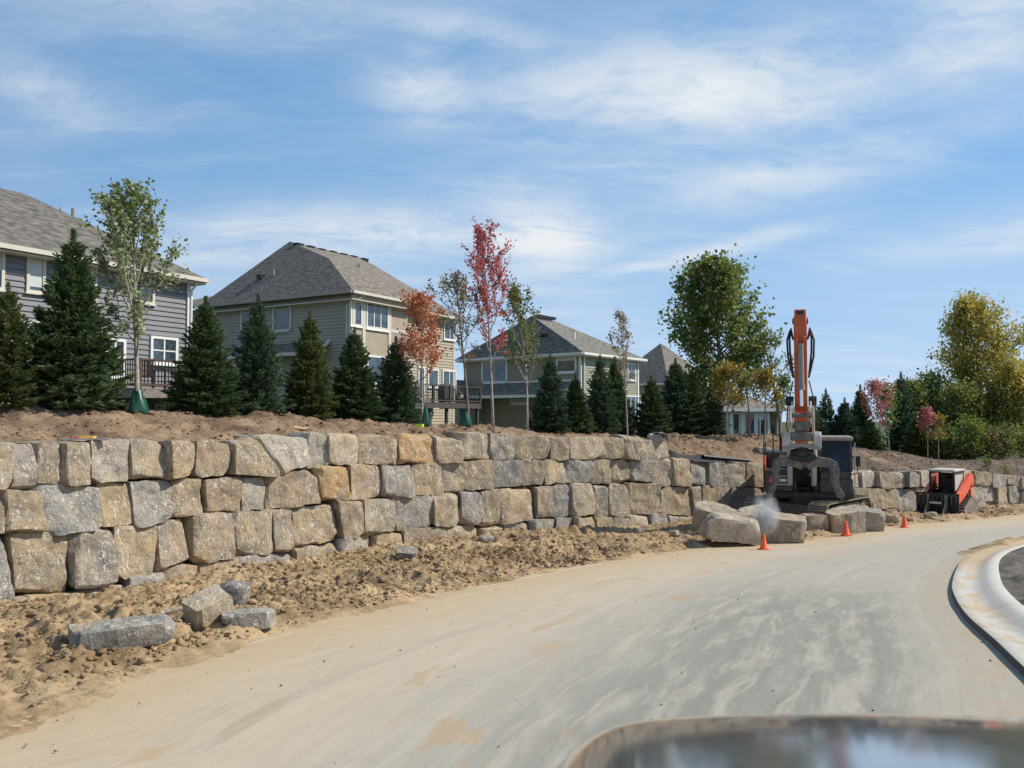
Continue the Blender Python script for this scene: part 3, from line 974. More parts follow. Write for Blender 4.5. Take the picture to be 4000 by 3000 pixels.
def wall_stone(tone, uL, uR, vTL, vTR, vBL, vBR, off, duL=0, duR=0, depth=0.95):
    """one block: its four face corners as seen in the photo, standing on the wall line; duL/duR slant the sides"""
    _si[0] += 1
    sd = 100 + _si[0]
    r = np.random.default_rng(sd)
    TL, TR = on_wall(uL + duL, vTL, off), on_wall(uR + duR, vTR, off)
    BL, BR = on_wall(uL, vBL, off), on_wall(uR, vBR, off)
    P, Fq = SHELL
    w = 0.5 * (np.linalg.norm((TR - TL)[:2]) + np.linalg.norm((BR - BL)[:2])); h = 0.5 * (TL[2] + TR[2] - BL[2] - BR[2])
    nrm2 = np.array([(TR - TL)[1], -(TR - TL)[0], 0.0]); nrm2 /= np.linalg.norm(nrm2)
    size = np.array([w / 2, depth / 2, h / 2])
    grow = np.array([1 + 0.022 / w, 1, 1 + 0.03 / h])
    q = rough_block(P, size, sd, rnd=0.05, cuts=12, amp=min(0.034, 0.045 * min(w, h)), cutd=0.91)
    q = q * grow
    a, b, c = q[:, 0] / size[0], q[:, 1], q[:, 2] / size[2]
    A, C = (a + 1) / 2, (c + 1) / 2
    face = (BL[None] * ((1 - A) * (1 - C))[:, None] + BR[None] * (A * (1 - C))[:, None] + TL[None] * ((1 - A) * C)[:, None] + TR[None] * (A * C)[:, None])
    yaw = r.normal() * 0.09
    tilt = r.normal() * 0.05 - 0.05
    proud = r.normal() * 0.06
    pos = face - nrm2[None] * (depth / 2 + b - proud + yaw * a * w / 2 - tilt * c * h / 2)[:, None]
    o = meshobj('stone', pos, Fq, M['stone'], wall_root, True, wo_)
    o.data.set_sharp_from_angle(angle=R(24))
    jt = r.uniform(0.86, 1.14) * np.array([1, 1, 1]) * (1 + r.normal() * 0.03 * np.array([1, 0, -1]))
    cl_ = np.array(TONE[tone]) * jt
    cl_ = cl_ * 0.92 + 0.08 * np.array((0.385, 0.325, 0.25))
    o.color = (*np.clip(cl_, 0, 1), 1)
    return o


A_ROW = [('t', -95, -62, 1742, 1742, 1915, 1915), ('l', -58, 42, 1740, 1738, 1905, 1908), ('g', 42, 146, 1738, 1735, 1909, 1905), ('b', 147, 238, 1731, 1729, 1884, 1886), ('b', 239, 352, 1728, 1727, 1892, 1888), ('w', 352, 513, 1722, 1722, 1888, 1880),
         ('b', 514, 650, 1717, 1717, 1876, 1868), ('t', 652, 757, 1722, 1730, 1866, 1862, 0, 3), ('b', 758, 908, 1724, 1732, 1871, 1852, 10, 0), ('t', 911, 1095, 1722, 1716, 1852, 1858, 4, -95), ('w', 1098, 1207, 1703, 1716, 1853, 1812, -95, 2), ('w', 1209, 1279, 1692, 1692, 1835, 1815),
         ('l', 1281, 1409, 1697, 1700, 1818, 1818), ('b', 1410, 1558, 1702, 1708, 1815, 1814), ('o', 1559, 1704, 1700, 1700, 1812, 1808), ('b', 1705, 1809, 1700, 1726, 1807, 1802), ('l', 1811, 1917, 1689, 1695, 1799, 1796), ('g', 1919, 2012, 1694, 1699, 1797, 1795), ('b', 2015, 2153, 1703, 1706, 1795, 1795), ('b', 2154, 2228, 1708, 1711, 1795, 1795),
         ('l', 2229, 2355, 1711, 1712, 1794, 1791), ('t', 2357, 2436, 1712, 1711, 1789, 1788), ('b', 2437, 2502, 1704, 1712, 1791, 1793), ('l', 2504, 2612, 1720, 1719, 1791, 1789)]
B_ROW = [('b', -110, 2, 1915, 1915, 2082, 2080), ('t', 4, 172, 1914, 1922, 2078, 2070, 0, -18), ('g', 174, 385, 1880, 1905, 2090, 2066, -40, 0), ('t', 388, 523, 1890, 1886, 2056, 2046, 4, -12), ('g', 526, 675, 1882, 1877, 2056, 2032, -8, 0), ('t', 677, 815, 1862, 1880, 2022, 2010, 0, -8), ('b', 817, 953, 1880, 1862, 2010, 1998, -8, 0), ('g', 955, 1050, 1864, 1862, 1998, 1988), ('b', 1052, 1252, 1862, 1838, 1988, 1968, 0, -22),
         ('o', 1256, 1371, 1824, 1820, 1962, 1950, -20, 0), ('b', 1373, 1488, 1820, 1817, 1951, 1942), ('g', 1490, 1613, 1815, 1817, 1942, 1937), ('t', 1615, 1727, 1816, 1810, 1938, 1930), ('b', 1728, 1815, 1808, 1806, 1928, 1920), ('b', 1816, 1923, 1805, 1799, 1918, 1910), ('g', 1924, 2041, 1800, 1797, 1910, 1898), ('b', 2042, 2129, 1797, 1798, 1897, 1890), ('t', 2130, 2214, 1798, 1799, 1890, 1884, 0, -8), ('g', 2219, 2312, 1799, 1798, 1885, 1882), ('b', 2309, 2395, 1796, 1795, 1892, 1888),
         ('b', 2397, 2464, 1793, 1800, 1890, 1880), ('g', 2466, 2549, 1797, 1797, 1880, 1880), ('l', 2551, 2622, 1798, 1796, 1902, 1895), ('t', 2624, 2697, 1791, 1795, 1897, 1898), ('g', 2698, 2769, 1798, 1800, 1895, 1893), ('g', 2771, 2845, 1801, 1806, 1894, 1896), ('l', 2846, 2912, 1806, 1812, 1895, 1898), ('t', 2914, 2985, 1812, 1815, 1900, 1900),
         ('b', 2987, 3060, 1815, 1819, 1901, 1902), ('g', 3062, 3140, 1819, 1824, 1902, 1903), ('t', 3142, 3228, 1824, 1828, 1903, 1904), ('b', 3230, 3316, 1829, 1833, 1904, 1905), ('l', 3319, 3362, 1832, 1838, 1902, 1904), ('w', 3364, 3436, 1842, 1843, 1905, 1912), ('l', 3438, 3488, 1846, 1852, 1908, 1913), ('b', 3490, 3539, 1848, 1848, 1909, 1906), ('g', 3541, 3596, 1841, 1846, 1904, 1903), ('l', 3598, 3640, 1840, 1842, 1904, 1903), ('b', 3642, 3698, 1842, 1842, 1903, 1902), ('t', 3700, 3743, 1840, 1840, 1902, 1901),
         ('l', 3745, 3805, 1839, 1840, 1900, 1900), ('t', 3807, 3866, 1840, 1846, 1900, 1899), ('g', 3869, 3940, 1853, 1857, 1903, 1901, 0, 2), ('b', 3942, 3982, 1859, 1862, 1898, 1900), ('g', 3984, 4030, 1864, 1868, 1910, 1912), ('t', 4032, 4092, 1868, 1874, 1913, 1916), ('b', 4094, 4160, 1876, 1880, 1917, 1920), ('l', 4162, 4230, 1880, 1886, 1921, 1925)]
C_ROW = [('g', -120, 62, 2092, 2090, 2342, 2335, 0, -26), ('t', 66, 277, 2086, 2082, 2326, 2318, -22, 0), ('g', 280, 449, 2070, 2064, 2300, 2285), ('t', 456, 622, 2062, 2052, 2262, 2240), ('b', 625, 742, 2035, 2026, 2230, 2205), ('b', 758, 914, 2018, 2005, 2200, 2185), ('t', 917, 1076, 2000, 1994, 2178, 2160), ('b', 1078, 1158, 1990, 1984, 2158, 2148), ('t', 1160, 1318, 1982, 1972, 2140, 2112, 0, -6), ('t', 1340, 1414, 1960, 1957, 2102, 2094, -22, -4), ('l', 1416, 1540, 1950, 1946, 2094, 2085), ('g', 1542, 1688, 1942, 1936, 2080, 2060), ('t', 1690, 1797, 1934, 1930, 2056, 2048),
         ('g', 1799, 1879, 1921, 1921, 2044, 2046), ('b', 1881, 1953, 1923, 1916, 2058, 2052), ('t', 1955, 2086, 1914, 1902, 2046, 2032, -6, -6), ('b', 2096, 2158, 1902, 1902, 2028, 2020, 0, -4), ('g', 2160, 2230, 1892, 1892, 2018, 2014), ('l', 2232, 2322, 1890, 1888, 2020, 2006), ('g', 2324, 2377, 1900, 1896, 2024, 2022), ('l', 2379, 2459, 1893, 1896, 2022, 2018, 0, -10), ('b', 2461, 2578, 1886, 1890, 2011, 2005, -6, 0), ('t', 2580, 2712, 1905, 1902, 2008, 2014, 0, -22), ('b', 2714, 2742, 1900, 1900, 2012, 2010, -16, 0), ('t', 2744, 2812, 1897, 1896, 2010, 2008), ('l', 2814, 2843, 1896, 1896, 2008, 2005),
         ('g', 2845, 2912, 1897, 1898, 2004, 2004), ('b', 2914, 2985, 1901, 1902, 2004, 2003), ('t', 2987, 3060, 1903, 1904, 2003, 2000), ('b', 3062, 3150, 1904, 1905, 2000, 1998), ('t', 3152, 3240, 1905, 1906, 1998, 1995), ('g', 3242, 3330, 1906, 1906, 1995, 1990), ('l', 3332, 3400, 1906, 1910, 1985, 1988), ('t', 3402, 3460, 1912, 1912, 1988, 1986), ('t', 3461, 3502, 1913, 1914, 1986, 1985), ('g', 3505, 3585, 1910, 1912, 1998, 1990), ('b', 3587, 3640, 1908, 1906, 1988, 1985), ('t', 3642, 3700, 1905, 1905, 1982, 1978), ('b', 3702, 3782, 1904, 1904, 1976, 1968), ('b', 3784, 3817, 1903, 1902, 1962, 1958), ('w', 3818, 3886, 1901, 1902, 1958, 1956), ('t', 3888, 3942, 1904, 1905, 1966, 1968), ('g', 3944, 3988, 1899, 1902, 1966, 1968), ('b', 3990, 4032, 1914, 1914, 1978, 1980), ('t', 4034, 4100, 1916, 1919, 1980, 1982), ('g', 4102, 4180, 1920, 1923, 1980, 1982)]
D_ROW = [('t', -100, 110, 2346, 2335, 2440, 2430), ('t', 115, 325, 2330, 2320, 2430, 2405), ('b', 330, 500, 2302, 2282, 2400, 2370), ('g', 505, 640, 2258, 2238, 2350, 2330), ('t', 642, 788, 2222, 2208, 2325, 2300), ('t', 790, 935, 2200, 2185, 2290, 2270), ('g', 937, 1160, 2176, 2158, 2260, 2235), ('t', 1165, 1328, 2144, 2118, 2230, 2205), ('w', 1330, 1464, 2106, 2092, 2200, 2180), ('t', 1466, 1578, 2092, 2082, 2175, 2160), ('b', 1580, 1750, 2072, 2058, 2160, 2140), ('t', 1752, 1876, 2052, 2050, 2140, 2125), ('t', 1880, 1968, 2066, 2056, 2130, 2120), ('l', 1970, 2064, 2050, 2042, 2125, 2115), ('g', 2072, 2168, 2031, 2029, 2110, 2108),
         ('g', 2173, 2238, 2026, 2022, 2108, 2104), ('t', 2240, 2326, 2022, 2022, 2106, 2100), ('t', 2330, 2398, 2026, 2024, 2100, 2096), ('g', 2400, 2457, 2024, 2022, 2096, 2094), ('l', 2460, 2540, 2014, 2014, 2092, 2090), ('g', 2542, 2608, 2008, 2008, 2090, 2088), ('g', 2610, 2655, 2012, 2014, 2088, 2086), ('t', 2657, 2722, 2018, 2018, 2086, 2082), ('b', 2724, 2812, 2014, 2012, 2080, 2075), ('t', 2815, 2900, 2008, 2008, 2072, 2068), ('b', 2902, 3000, 2007, 2006, 2066, 2062), ('t', 3003, 3110, 2004, 2002, 2060, 2056), ('b', 3112, 3240, 2001, 1998, 2055, 2050), ('t', 3242, 3340, 1996, 1992, 2048, 2044),
         ('b', 3342, 3440, 1990, 1990, 2042, 2040), ('t', 3442, 3503, 1989, 1988, 2036, 2034), ('b', 3505, 3590, 2000, 1994, 2034, 2030), ('t', 3592, 3740, 1990, 1978, 2030, 2020), ('b', 3742, 3790, 1970, 1964, 2016, 2012), ('l', 3797, 3850, 1961, 1960, 2012, 2008), ('g', 3852, 3902, 1962, 1964, 2008, 2005), ('t', 3906, 3958, 1970, 1971, 2004, 2002), ('t', 3960, 3992, 1970, 1971, 2002, 2000), ('b', 3996, 4060, 1983, 1985, 2004, 2003)]
for row, off in ((A_ROW, -0.12), (B_ROW, -0.04), (C_ROW, 0.04), (D_ROW, 0.12)):
    for q in row:
        wall_stone(q[0], *q[1:7], off, *(q[7:] if len(q) > 7 else ()))
# ------------------------------------------------------------------ houses
E2 = np.array([0.51, 0.86]); E2 /= np.linalg.norm(E2)   # along the rear fronts, receding to the right
E1 = np.array([-E2[1], E2[0]])                          # along the side walls, receding to the left
UP = np.array([0, 0, 1.0])
v3 = lambda p, z=0.0: np.array([p[0], p[1], z])


class Facade:
    """a vertical wall plane: start point, unit direction, outward normal"""
    def __init__(self, O, a, n):
        self.O, self.a, self.n = np.asarray(O, float)[:2], np.asarray(a, float), np.asarray(n, float)
    def hit(self, u, v):
        r = ray(u, v)
        y = (self.O @ self.n) / (r[:2] @ self.n)
        p = r * y
        return float((p[:2] - self.O) @ self.a), float(p[2])
    def P(self, s, z, out=0.0):
        q = self.O + self.a * s + self.n * out
        return np.array([q[0], q[1], z])
    def axes(self):
        return [v3(self.a), v3(self.n), UP]


def siding(root, fc, s0, s1, z0, z1, mat, lap=0.19):
    """lap boards, one by one; each is thicker at its lower edge"""
    n = int((z1 - z0) / lap)
    L = s1 - s0
    o0 = origin_of(root)
    base = fc.P(s0, 0, 0) - v3(o0[:2])
    vs = []
    for s in (0, L):
        for z, d in ((0, 0.0), (0, 0.052), (lap, 0.010), (lap, 0.0)):
            q = base[:2] + fc.a * s + fc.n * d
            vs.append((q[0], q[1], z))
    fs = [(0, 1, 2, 3), (7, 6, 5, 4), (0, 4, 5, 1), (1, 5, 6, 2), (2, 6, 7, 3), (3, 7, 4, 0)]
    me = None
    for k in range(n):
        if me is None:
            o = meshobj('siding_board', vs, fs, mat, root); me = o.data
        else:
            o = link('siding_board', me, root)
        o.location = (0, 0, z0 + k * lap - o0[2])


def window(root, fc, u0, v0, u1, v1, mull=(1, 2), trim=None, glass=None, tw=0.1, blind=0.0, vm=None):
    vm = (v0 + v1) / 2
    sA, _ = fc.hit(u0, vm); sB, _ = fc.hit(u1, vm)
    um = (u0 + u1) / 2
    _, zT = fc.hit(um, v0); _, zB = fc.hit(um, v1)
    return window_m(root, fc, sA, sB, zB, zT, mull, trim, glass, tw, blind)


def window_m(root, fc, sA, sB, zB, zT, mull=(1, 2), trim=None, glass=None, tw=0.1, blind=0.0):
    trim = trim or M['white']; glass = glass or M['glass']
    ax = fc.axes()
    m = MB()
    sc, zc = (sA + sB) / 2, (zB + zT) / 2
    for (cs, cz, w, h) in ((sA + tw / 2, zc, tw, zT - zB), (sB - tw / 2, zc, tw, zT - zB), (sc, zT - tw / 2, sB - sA - 2 * tw, tw), (sc, zB + tw / 2, sB - sA - 2 * tw, tw)):
        m.box(fc.P(cs, cz, 0.05), (w, 0.1, h), ax)
    m.box(fc.P(sc, zB - 0.02, 0.07), (sB - sA + 0.08, 0.14, 0.05), ax)
    fr = m.build('window', trim, root)
    g = MB().box(fc.P(sc, zc, 0.045), (sB - sA - 2 * tw, 0.03, zT - zB - 2 * tw), ax)
    g.build('pane', glass, fr)
    nx, ny = mull
    b = MB(); any_ = False
    iw, ih = sB - sA - 2 * tw, zT - zB - 2 * tw
    for i in range(1, nx):
        b.box(fc.P(sA + tw + iw * i / nx, zc, 0.066), (0.06, 0.03, ih), ax); any_ = True
    for j in range(1, ny):
        b.box(fc.P(sc, zB + tw + ih * j / ny, 0.064), (iw, 0.03, 0.05), ax); any_ = True
    if any_: b.build('muntin', trim, fr)
    if blind:
        MB().box(fc.P(sc, zT - tw - ih * blind / 2, 0.0635), (iw - 0.02, 0.006, ih * blind), ax).build('blind', M['blind'], fr)
    return fr


def strip(root, name, pts, w, h, mat, out=None):
    """a board or gutter that follows 3-D points"""
    m = MB()
    for p, q in zip(pts[:-1], pts[1:]):
        p, q = np.asarray(p, float), np.asarray(q, float)
        d = q - p; L = np.linalg.norm(d); d = d / L
        sidev = np.cross(d, UP); sidev /= np.linalg.norm(sidev) + 1e-9
        m.box((p + q) / 2, (L, w, h), [d, sidev, np.cross(sidev, d)])
    return m.build(name, mat, root)


def roof_faces(root, polys, mat, thick=0.16, name='roof'):
    m = MB()
    for poly in polys:
        poly = [np.asarray(p, float) for p in poly]
        n = len(poly)
        vs = poly + [p - UP * thick for p in poly]
        fs = []
        for i in range(1, n - 1):
            fs.append((0, i, i + 1)); fs.append((n, n + i + 1, n + i))
        fs += [(i, (i + 1) % n, n + (i + 1) % n, n + i) for i in range(n)]
        m.add(vs, fs)
    return m.build(name, mat, root)


def body(root, foot, z0, z1, mat, name='wall'):
    return MB().prism([tuple(p[:2]) for p in foot], 2, z0, z1).build(name, mat, root)


def vent(root, p, a, size=(0.45, 0.35, 0.16), mat=None, name='roof_vent'):
    a = v3(a); s = np.cross(UP, a)
    m = MB()
    p = np.asarray(p, float)
    m.box(p + UP * 0.05, size, [a, s, UP]).box(p + UP * 0.15, (size[0] * 1.15, size[1] * 1.15, 0.05), [a, s, UP])
    return m.build(name, mat or M['black_metal'], root)


def stack(root, p, h=0.5, r=0.06, mat=None):
    return MB().tube([p, np.asarray(p) + UP * h], r, 8).build('vent_pipe', mat or M['steel'], root)


# ---- grey house at the left
h1p = np.array([-0.578 * 27.0, 27.0])
root = empty('house', (float(h1p[0]), float(h1p[1]), -1.2), 0, 'slate grey sided house with white windows and brown deck', 'house')
N2 = np.array([E2[1], -E2[0]])                          # outward normal of the rear fronts
F1 = Facade(h1p, E2, N2)
sR, _ = F1.hit(729, 1300)
sL = -9.0
zE = 5.45
foot = [F1.P(sL, 0), F1.P(sR, 0), F1.P(sR, 0) + v3(E1) * 10, F1.P(sL, 0) + v3(E1) * 10]
body(root, foot, -1.6, zE, M['grey_siding'])
siding(root, F1, sL, sR, -1.1, zE - 0.05, M['grey_siding'])
F1b = Facade(F1.P(sR, 0), E1, E2)
siding(root, F1b, 0, 10, -1.1, zE - 0.05, M['grey_siding'])
MB().box(F1.P(sR + 0.02, 2.2, 0.03), (0.14, 0.14, 6.6), F1.axes()).build('corner_board', M['white'], root)
ov = 0.5
Ea = F1.P(sL - ov, zE, ov); Eb = F1.P(sR + ov, zE, ov)
Eb2 = Eb + v3(E1) * (10 + 2 * ov); Ea2 = Ea + v3(E1) * (10 + 2 * ov)
tr = 4.6
rgR = Eb + (v3(E1) - v3(E2)) * tr + UP * 2.95
rgR2 = Eb2 + (-v3(E1) - v3(E2)) * tr + UP * 2.95
rgL = Ea + (v3(E1) + v3(E2)) * tr + UP * 2.95
roof_faces(root, [(Ea, Eb, rgR, rgL), (Eb, Eb2, rgR2, rgR), (Eb2, Ea2, rgL, rgR2), (Ea2, Ea, rgL)], M['shingle_grey'])
strip(root, 'gutter', [Ea + v3(N2) * 0.06 - UP * 0.09, Eb + v3(N2) * 0.06 - UP * 0.09], 0.13, 0.15, M['cream'])
strip(root, 'fascia', [Eb + v3(E2) * 0.03 - UP * 0.1, Eb2 + v3(E2) * 0.03 - UP * 0.1], 0.05, 0.2, M['cream'])
MB().prism([tuple(q[:2]) for q in (Ea, Eb, Eb2, Ea2)], 2, zE - 0.24, zE - 0.19).build('soffit', M['cream'], root)
for wu in [(-62, 971, 14, 1132, (1, 2), 0.5), (99, 988, 174, 1147, (1, 2), 0.9), (308, 1024, 375, 1177, (1, 2), 0.3), (520, 1064, 600, 1187, (1, 2), 0.4)]:
    window(root, F1, *wu[:4], wu[4], M['cream'], blind=wu[5])
window(root, F1, 583, 1316, 690, 1425, (2, 2), M['white'])
window(root, F1, 30, 1250, 150, 1350, (3, 1), M['white'])
window(root, F1, 404, 1323, 486, 1478, (2, 1), M['white'])
window(root, F1, 398, 1573, 492, 1640, (1, 1), M['cream'])
window(root, F1, 600, 1578, 640, 1640, (1, 1), M['cream'])
MB().tube([F1.P(sR + 0.1, zE - 0.25, ov * 0.9), F1.P(sR + 0.1, zE - 0.5, 0.12), F1.P(sR + 0.1, -0.8, 0.12)], 0.05, 8).build('downspout', M['white'], root)
vent(root, pt(55, 772, 30.6), E2)
stack(root, pt(285, 860, 31.2), 0.45, 0.07)
stack(root, pt(236, 838, 31.3), 0.28, 0.03)

# deck of the grey house
def deck(label, corner, along, out, L, depth, zf, zg, mat_rail, mat_floor, mat_post, root_house, rail_h=0.95, spacing=0.13):
    """deck attached to a house: corner = outer near corner, along = direction of the outer edge, out = direction away from the house"""
    c = np.asarray(corner, float)[:2]
    d = empty('deck', (float(c[0]), float(c[1]), zg), 0, label, 'deck')
    a3, o3 = v3(along), v3(out)
    ax = [a3, o3, UP]
    C = v3(c)
    n = int(L / 0.15)
    me = None
    for k in range(n):                                   # floor boards run out from the house
        p = C + a3 * (0.075 + k * 0.15) - o3 * depth / 2 + UP * (zf - 0.02)
        if me is None:
            q0 = p
            o = MB().box(p, (0.142, depth, 0.04), ax).build('floor_board', mat_floor, d); me = o.data
        else:
            o = link('floor_board', me, d); o.location = tuple(p - q0)
    m = MB()
    m.box(C + a3 * L / 2 + UP * (zf - 0.19) - o3 * 0.03, (L, 0.05, 0.28), ax)
    m.box(C + a3 * 0.03 + UP * (zf - 0.19) - o3 * depth / 2, (0.05, depth - 0.12, 0.28), ax)
    m.box(C + a3 * (L - 0.03) + UP * (zf - 0.19) - o3 * depth / 2, (0.05, depth - 0.12, 0.28), ax)
    m.build('rim_joist', mat_floor, d)
    npst = max(2, int(round(L / 1.9)) + 1)
    for i in range(npst):
        p = C + a3 * (0.07 + (L - 0.14) * i / (npst - 1)) - o3 * 0.02
        MB().box(p + UP * (zf + rail_h / 2 + 0.01), (0.11, 0.11, rail_h + 0.05), ax).build('rail_post', mat_rail, d)
        MB().box(p + UP * ((zg + zf - 0.34) / 2) - o3 * 0.25, (0.16, 0.16, zf - 0.34 - zg), ax).build('support_post', mat_post, d)
    for side in (0, 1):
        MB().box(C + a3 * (0.07 + side * (L - 0.14)) - o3 * (depth - 0.2) + UP * (zf + rail_h / 2), (0.11, 0.11, rail_h), ax).build('rail_post', mat_rail, d)
    m = MB()
    for h in (rail_h, 0.12):
        m.box(C + a3 * L / 2 + UP * (zf + h) - o3 * 0.02, (L, 0.10, 0.06), ax)
        for side in (0, 1):
            m.box(C + a3 * (0.07 + side * (L - 0.14)) - o3 * depth / 2 + UP * (zf + h + 0.002), (0.09, depth - 0.14, 0.055), ax)
    m.build('rail', mat_rail, d)
    me = None
    def bal(p):
        nonlocal me, q1
        if me is None:
            q1 = p
            o = MB().box(p, (0.025, 0.025, rail_h - 0.18), ax).build('baluster', M['black_metal'], d); me = o.data
        else:
            o = link('baluster', me, d); o.location = tuple(p - q1)
    q1 = None
    for k in range(1, int(L / spacing)):
        bal(C + a3 * k * spacing - o3 * 0.02 + UP * (zf + 0.53))
    for k in range(1, int(depth / spacing) - 1):
        bal(C + a3 * 0.07 - o3 * k * spacing + UP * (zf + 0.53))
    return d


dc = pt(540, 1404, 27.0)
deck('brown railed wooden deck behind the slate grey house', dc, E2, N2, 4.0, 2.75, 0.98, -1.0, M['deck_brown'], M['deck_grey'], M['deck_grey'], root)


def patio_chair(loc, rz, label, mat, group='deck furniture'):
    r = empty('patio_chair', loc, rz, label, 'chair', group)
    m = MB()
    for k in range(6):
        m.bbox(-0.24 + k * 0.085, -0.175 + k * 0.085, 0.2, 0.235, 0.42, 0.98)
    m.bbox(-0.27, 0.27, 0.195, 0.24, 0.96, 1.02)
    m.build('backrest', mat, r, local=True)
    MB().bevbox(-0.27, 0.27, -0.27, 0.24, 0.40, 0.44, 0.01).build('seat', mat, r, local=True)
    for sx in (-1, 1):
        for sy in (-1, 1):
            MB().bbox(sx * 0.25 - 0.025, sx * 0.25 + 0.025, sy * 0.24 - 0.025, sy * 0.24 + 0.025, 0, 0.62 if sy < 0 else 0.5).build('leg', mat, r, local=True)
        MB().bbox(sx * 0.25 - 0.04, sx * 0.25 + 0.04, -0.28, 0.24, 0.62, 0.65).build('armrest', mat, r, local=True)
    return r


def patio_table(loc, rz, label, mat):
    r = empty('patio_table', loc, rz, label, 'table', 'deck furniture')
    for k in range(6):
        MB().bbox(-0.7, 0.7, -0.4 + k * 0.135, -0.28 + k * 0.135, 0.70, 0.73).build('slat', mat, r, local=True)
    for sx in (-1, 1):
        for sy in (-1, 1):
            MB().bbox(sx * 0.6 - 0.03, sx * 0.6 + 0.03, sy * 0.32 - 0.03, sy * 0.32 + 0.03, 0, 0.70).build('leg', mat, r, local=True)
    return r


q = dc[:2] + E2 * 0.9 - N2 * 0.9
patio_chair((q[0], q[1], 0.98), R(20), 'dark slatted patio chair on the brown railed deck', M['deck_brown'])
q = dc[:2] + E2 * 2.2 - N2 * 1.1
patio_table((q[0], q[1], 0.98), math.atan2(E2[1], E2[0]), 'dark slatted patio table on the brown railed deck', M['deck_brown'])

# ---- taupe house in the middle
c2 = np.array([(1373 - 2000) / F * 45, 45.0])
zE = 7.05
root = empty('house', (float(c2[0]), float(c2[1]), -1.6), 0, 'taupe sided house with cream corner bay and hipped shingle roof', 'house')
Lside = 12.7
wing = 5.74
back = 0.8
ov = 0.5
cw = c2 + (E1 + E2) * ov                                 # wall corner inside the overhang
FL = Facade(cw, E1, -E2)                                 # side wall towards the camera
FW = Facade(cw, E2, N2)                                  # cream bay wing
FM = Facade(cw + E1 * back, E2, N2)                      # main rear front, set back
Lmain = 11.2
foot = [v3(cw), v3(cw + E2 * (wing - 2 * ov + 0.3)), v3(cw + E2 * (wing - 2 * ov + 0.3) + E1 * back), v3(cw + E1 * back + E2 * Lmain), v3(cw + E1 * (Lside - 2 * ov) + E2 * Lmain), v3(cw + E1 * (Lside - 2 * ov))]
body(root, foot, -1.8, zE - 0.05, M['taupe_siding'])
siding(root, FL, 0, Lside - 2 * ov, -1.4, zE - 0.45, M['taupe_siding'])
wl = wing - 2 * ov + 0.3
siding(root, FM, wl, Lmain, -1.4, zE - 0.4, M['lit_taupe_siding'])
MB().box(FW.P(wl / 2, 2.6, 0.02), (wl - 0.02, 0.04, 8.4), FW.axes()).build('stucco_panel', M['stucco'], root)
for u_ in (1347, 1418, 1519):
    s_, _ = FW.hit(u_, 1300)
    MB().box(FW.P(min(max(s_, 0.12), wl - 0.1), 2.65, 0.045), (0.24, 0.09, 8.3), FW.axes()).build('trim_board', M['cream'], root)
MB().box(FW.P(wl / 2, 5.15, 0.035), (wl, 0.07, 0.2), FW.axes()).build('trim_band', M['cream'], root)
MB().box(FW.P(wl / 2, 6.75, 0.04), (wl, 0.08, 0.5), FW.axes()).build('frieze_board', M['cream'], root)
MB().box(FL.P((Lside - 1) / 2, zE - 0.42, 0.03), (Lside - 1, 0.07, 0.4), FL.axes()).build('frieze_board', M['taupe_siding'], root)
MB().box(FL.P(0.08, 2.7, 0.025), (0.2, 0.075, 8.2), FL.axes()).build('corner_board', M['cream'], root)
s_, _ = FM.hit(1800, 1400)
MB().box(FM.P(Lmain - 0.06, 2.7, 0.03), (0.16, 0.07, 8.0), FM.axes()).build('corner_board', M['cream'], root)
C2 = v3(c2, zE)
Lf = C2 + v3(E1) * Lside
peak = pt(1132, 943, 52.9); Mv = pt(1169, 1017, 50.3); P2 = pt(1284, 1009, 49.7)
_pl = np.cross(Lf - C2, peak - C2)
_onp = lambda u, v: ray(u, v) * float((C2 @ _pl) / (ray(u, v) @ _pl))
Mv, P2 = _onp(1169, 1017), _onp(1284, 1009)
rge = pt(1410, 1006, 58.8)
Eend = C2 + v3(E2) * wing
Eset = Eend + v3(E1) * back - UP * 0.25
Rr = v3(c2 + E1 * back + E2 * (Lmain + 2 * ov), zE - 0.3)
Rb = Rr + v3(E1) * (Lside - back) + UP * 0.0
Lb = Lf + v3(E2) * (Lmain + 2 * ov)
roof_faces(root, [(C2, P2, peak, Lf), (P2, C2, Eend), (P2, Eend, rge), (P2, rge, peak), (Eend, Eset, rge), (Eset, Rr, rge), (Rr, Rb, rge), (Rb, Lf, peak, rge)], M['shingle_brown'])
strip(root, 'gutter', [Lf - v3(E2) * 0.06 - UP * 0.1, C2 - v3(E2) * 0.06 - UP * 0.1], 0.13, 0.15, M['taupe_siding'])
strip(root, 'gutter', [C2 + v3(N2) * 0.06 - UP * 0.1, Eend + v3(N2) * 0.06 - UP * 0.1], 0.13, 0.15, M['cream'])
strip(root, 'gutter', [Eset + v3(N2) * 0.06 - UP * 0.1, Rr + v3(N2) * 0.06 - UP * 0.1], 0.13, 0.15, M['cream'])
MB().prism([tuple(q[:2]) for q in (Lf, C2, Eend, Eset, Rr, Rb)], 2, zE - 0.52, zE - 0.47).build('soffit', M['cream'], root)
window(root, FL, 1075, 1189, 1135, 1296, (1, 1), M['cream'], tw=0.14)
window(root, FL, 950, 1206, 986, 1297, (1, 1), M['cream'], tw=0.14)
window(root, FW, 1366, 1175, 1411, 1277, (1, 1), M['white'])
window(root, FW, 1427, 1184, 1514, 1291, (3, 1), M['white'])
window(root, FW, 1430, 1390, 1500, 1500, (1, 1), M['white'])
window(root, FM, 1541, 1222, 1566, 1254, (1, 1), M['white'], tw=0.08)
window(root, FM, 1730, 1252, 1778, 1330, (2, 1), M['white'])
window(root, FM, 1668, 1441, 1709, 1515, (1, 1), M['white'])
window(root, FM, 1725, 1446, 1778, 1516, (2, 1), M['white'])
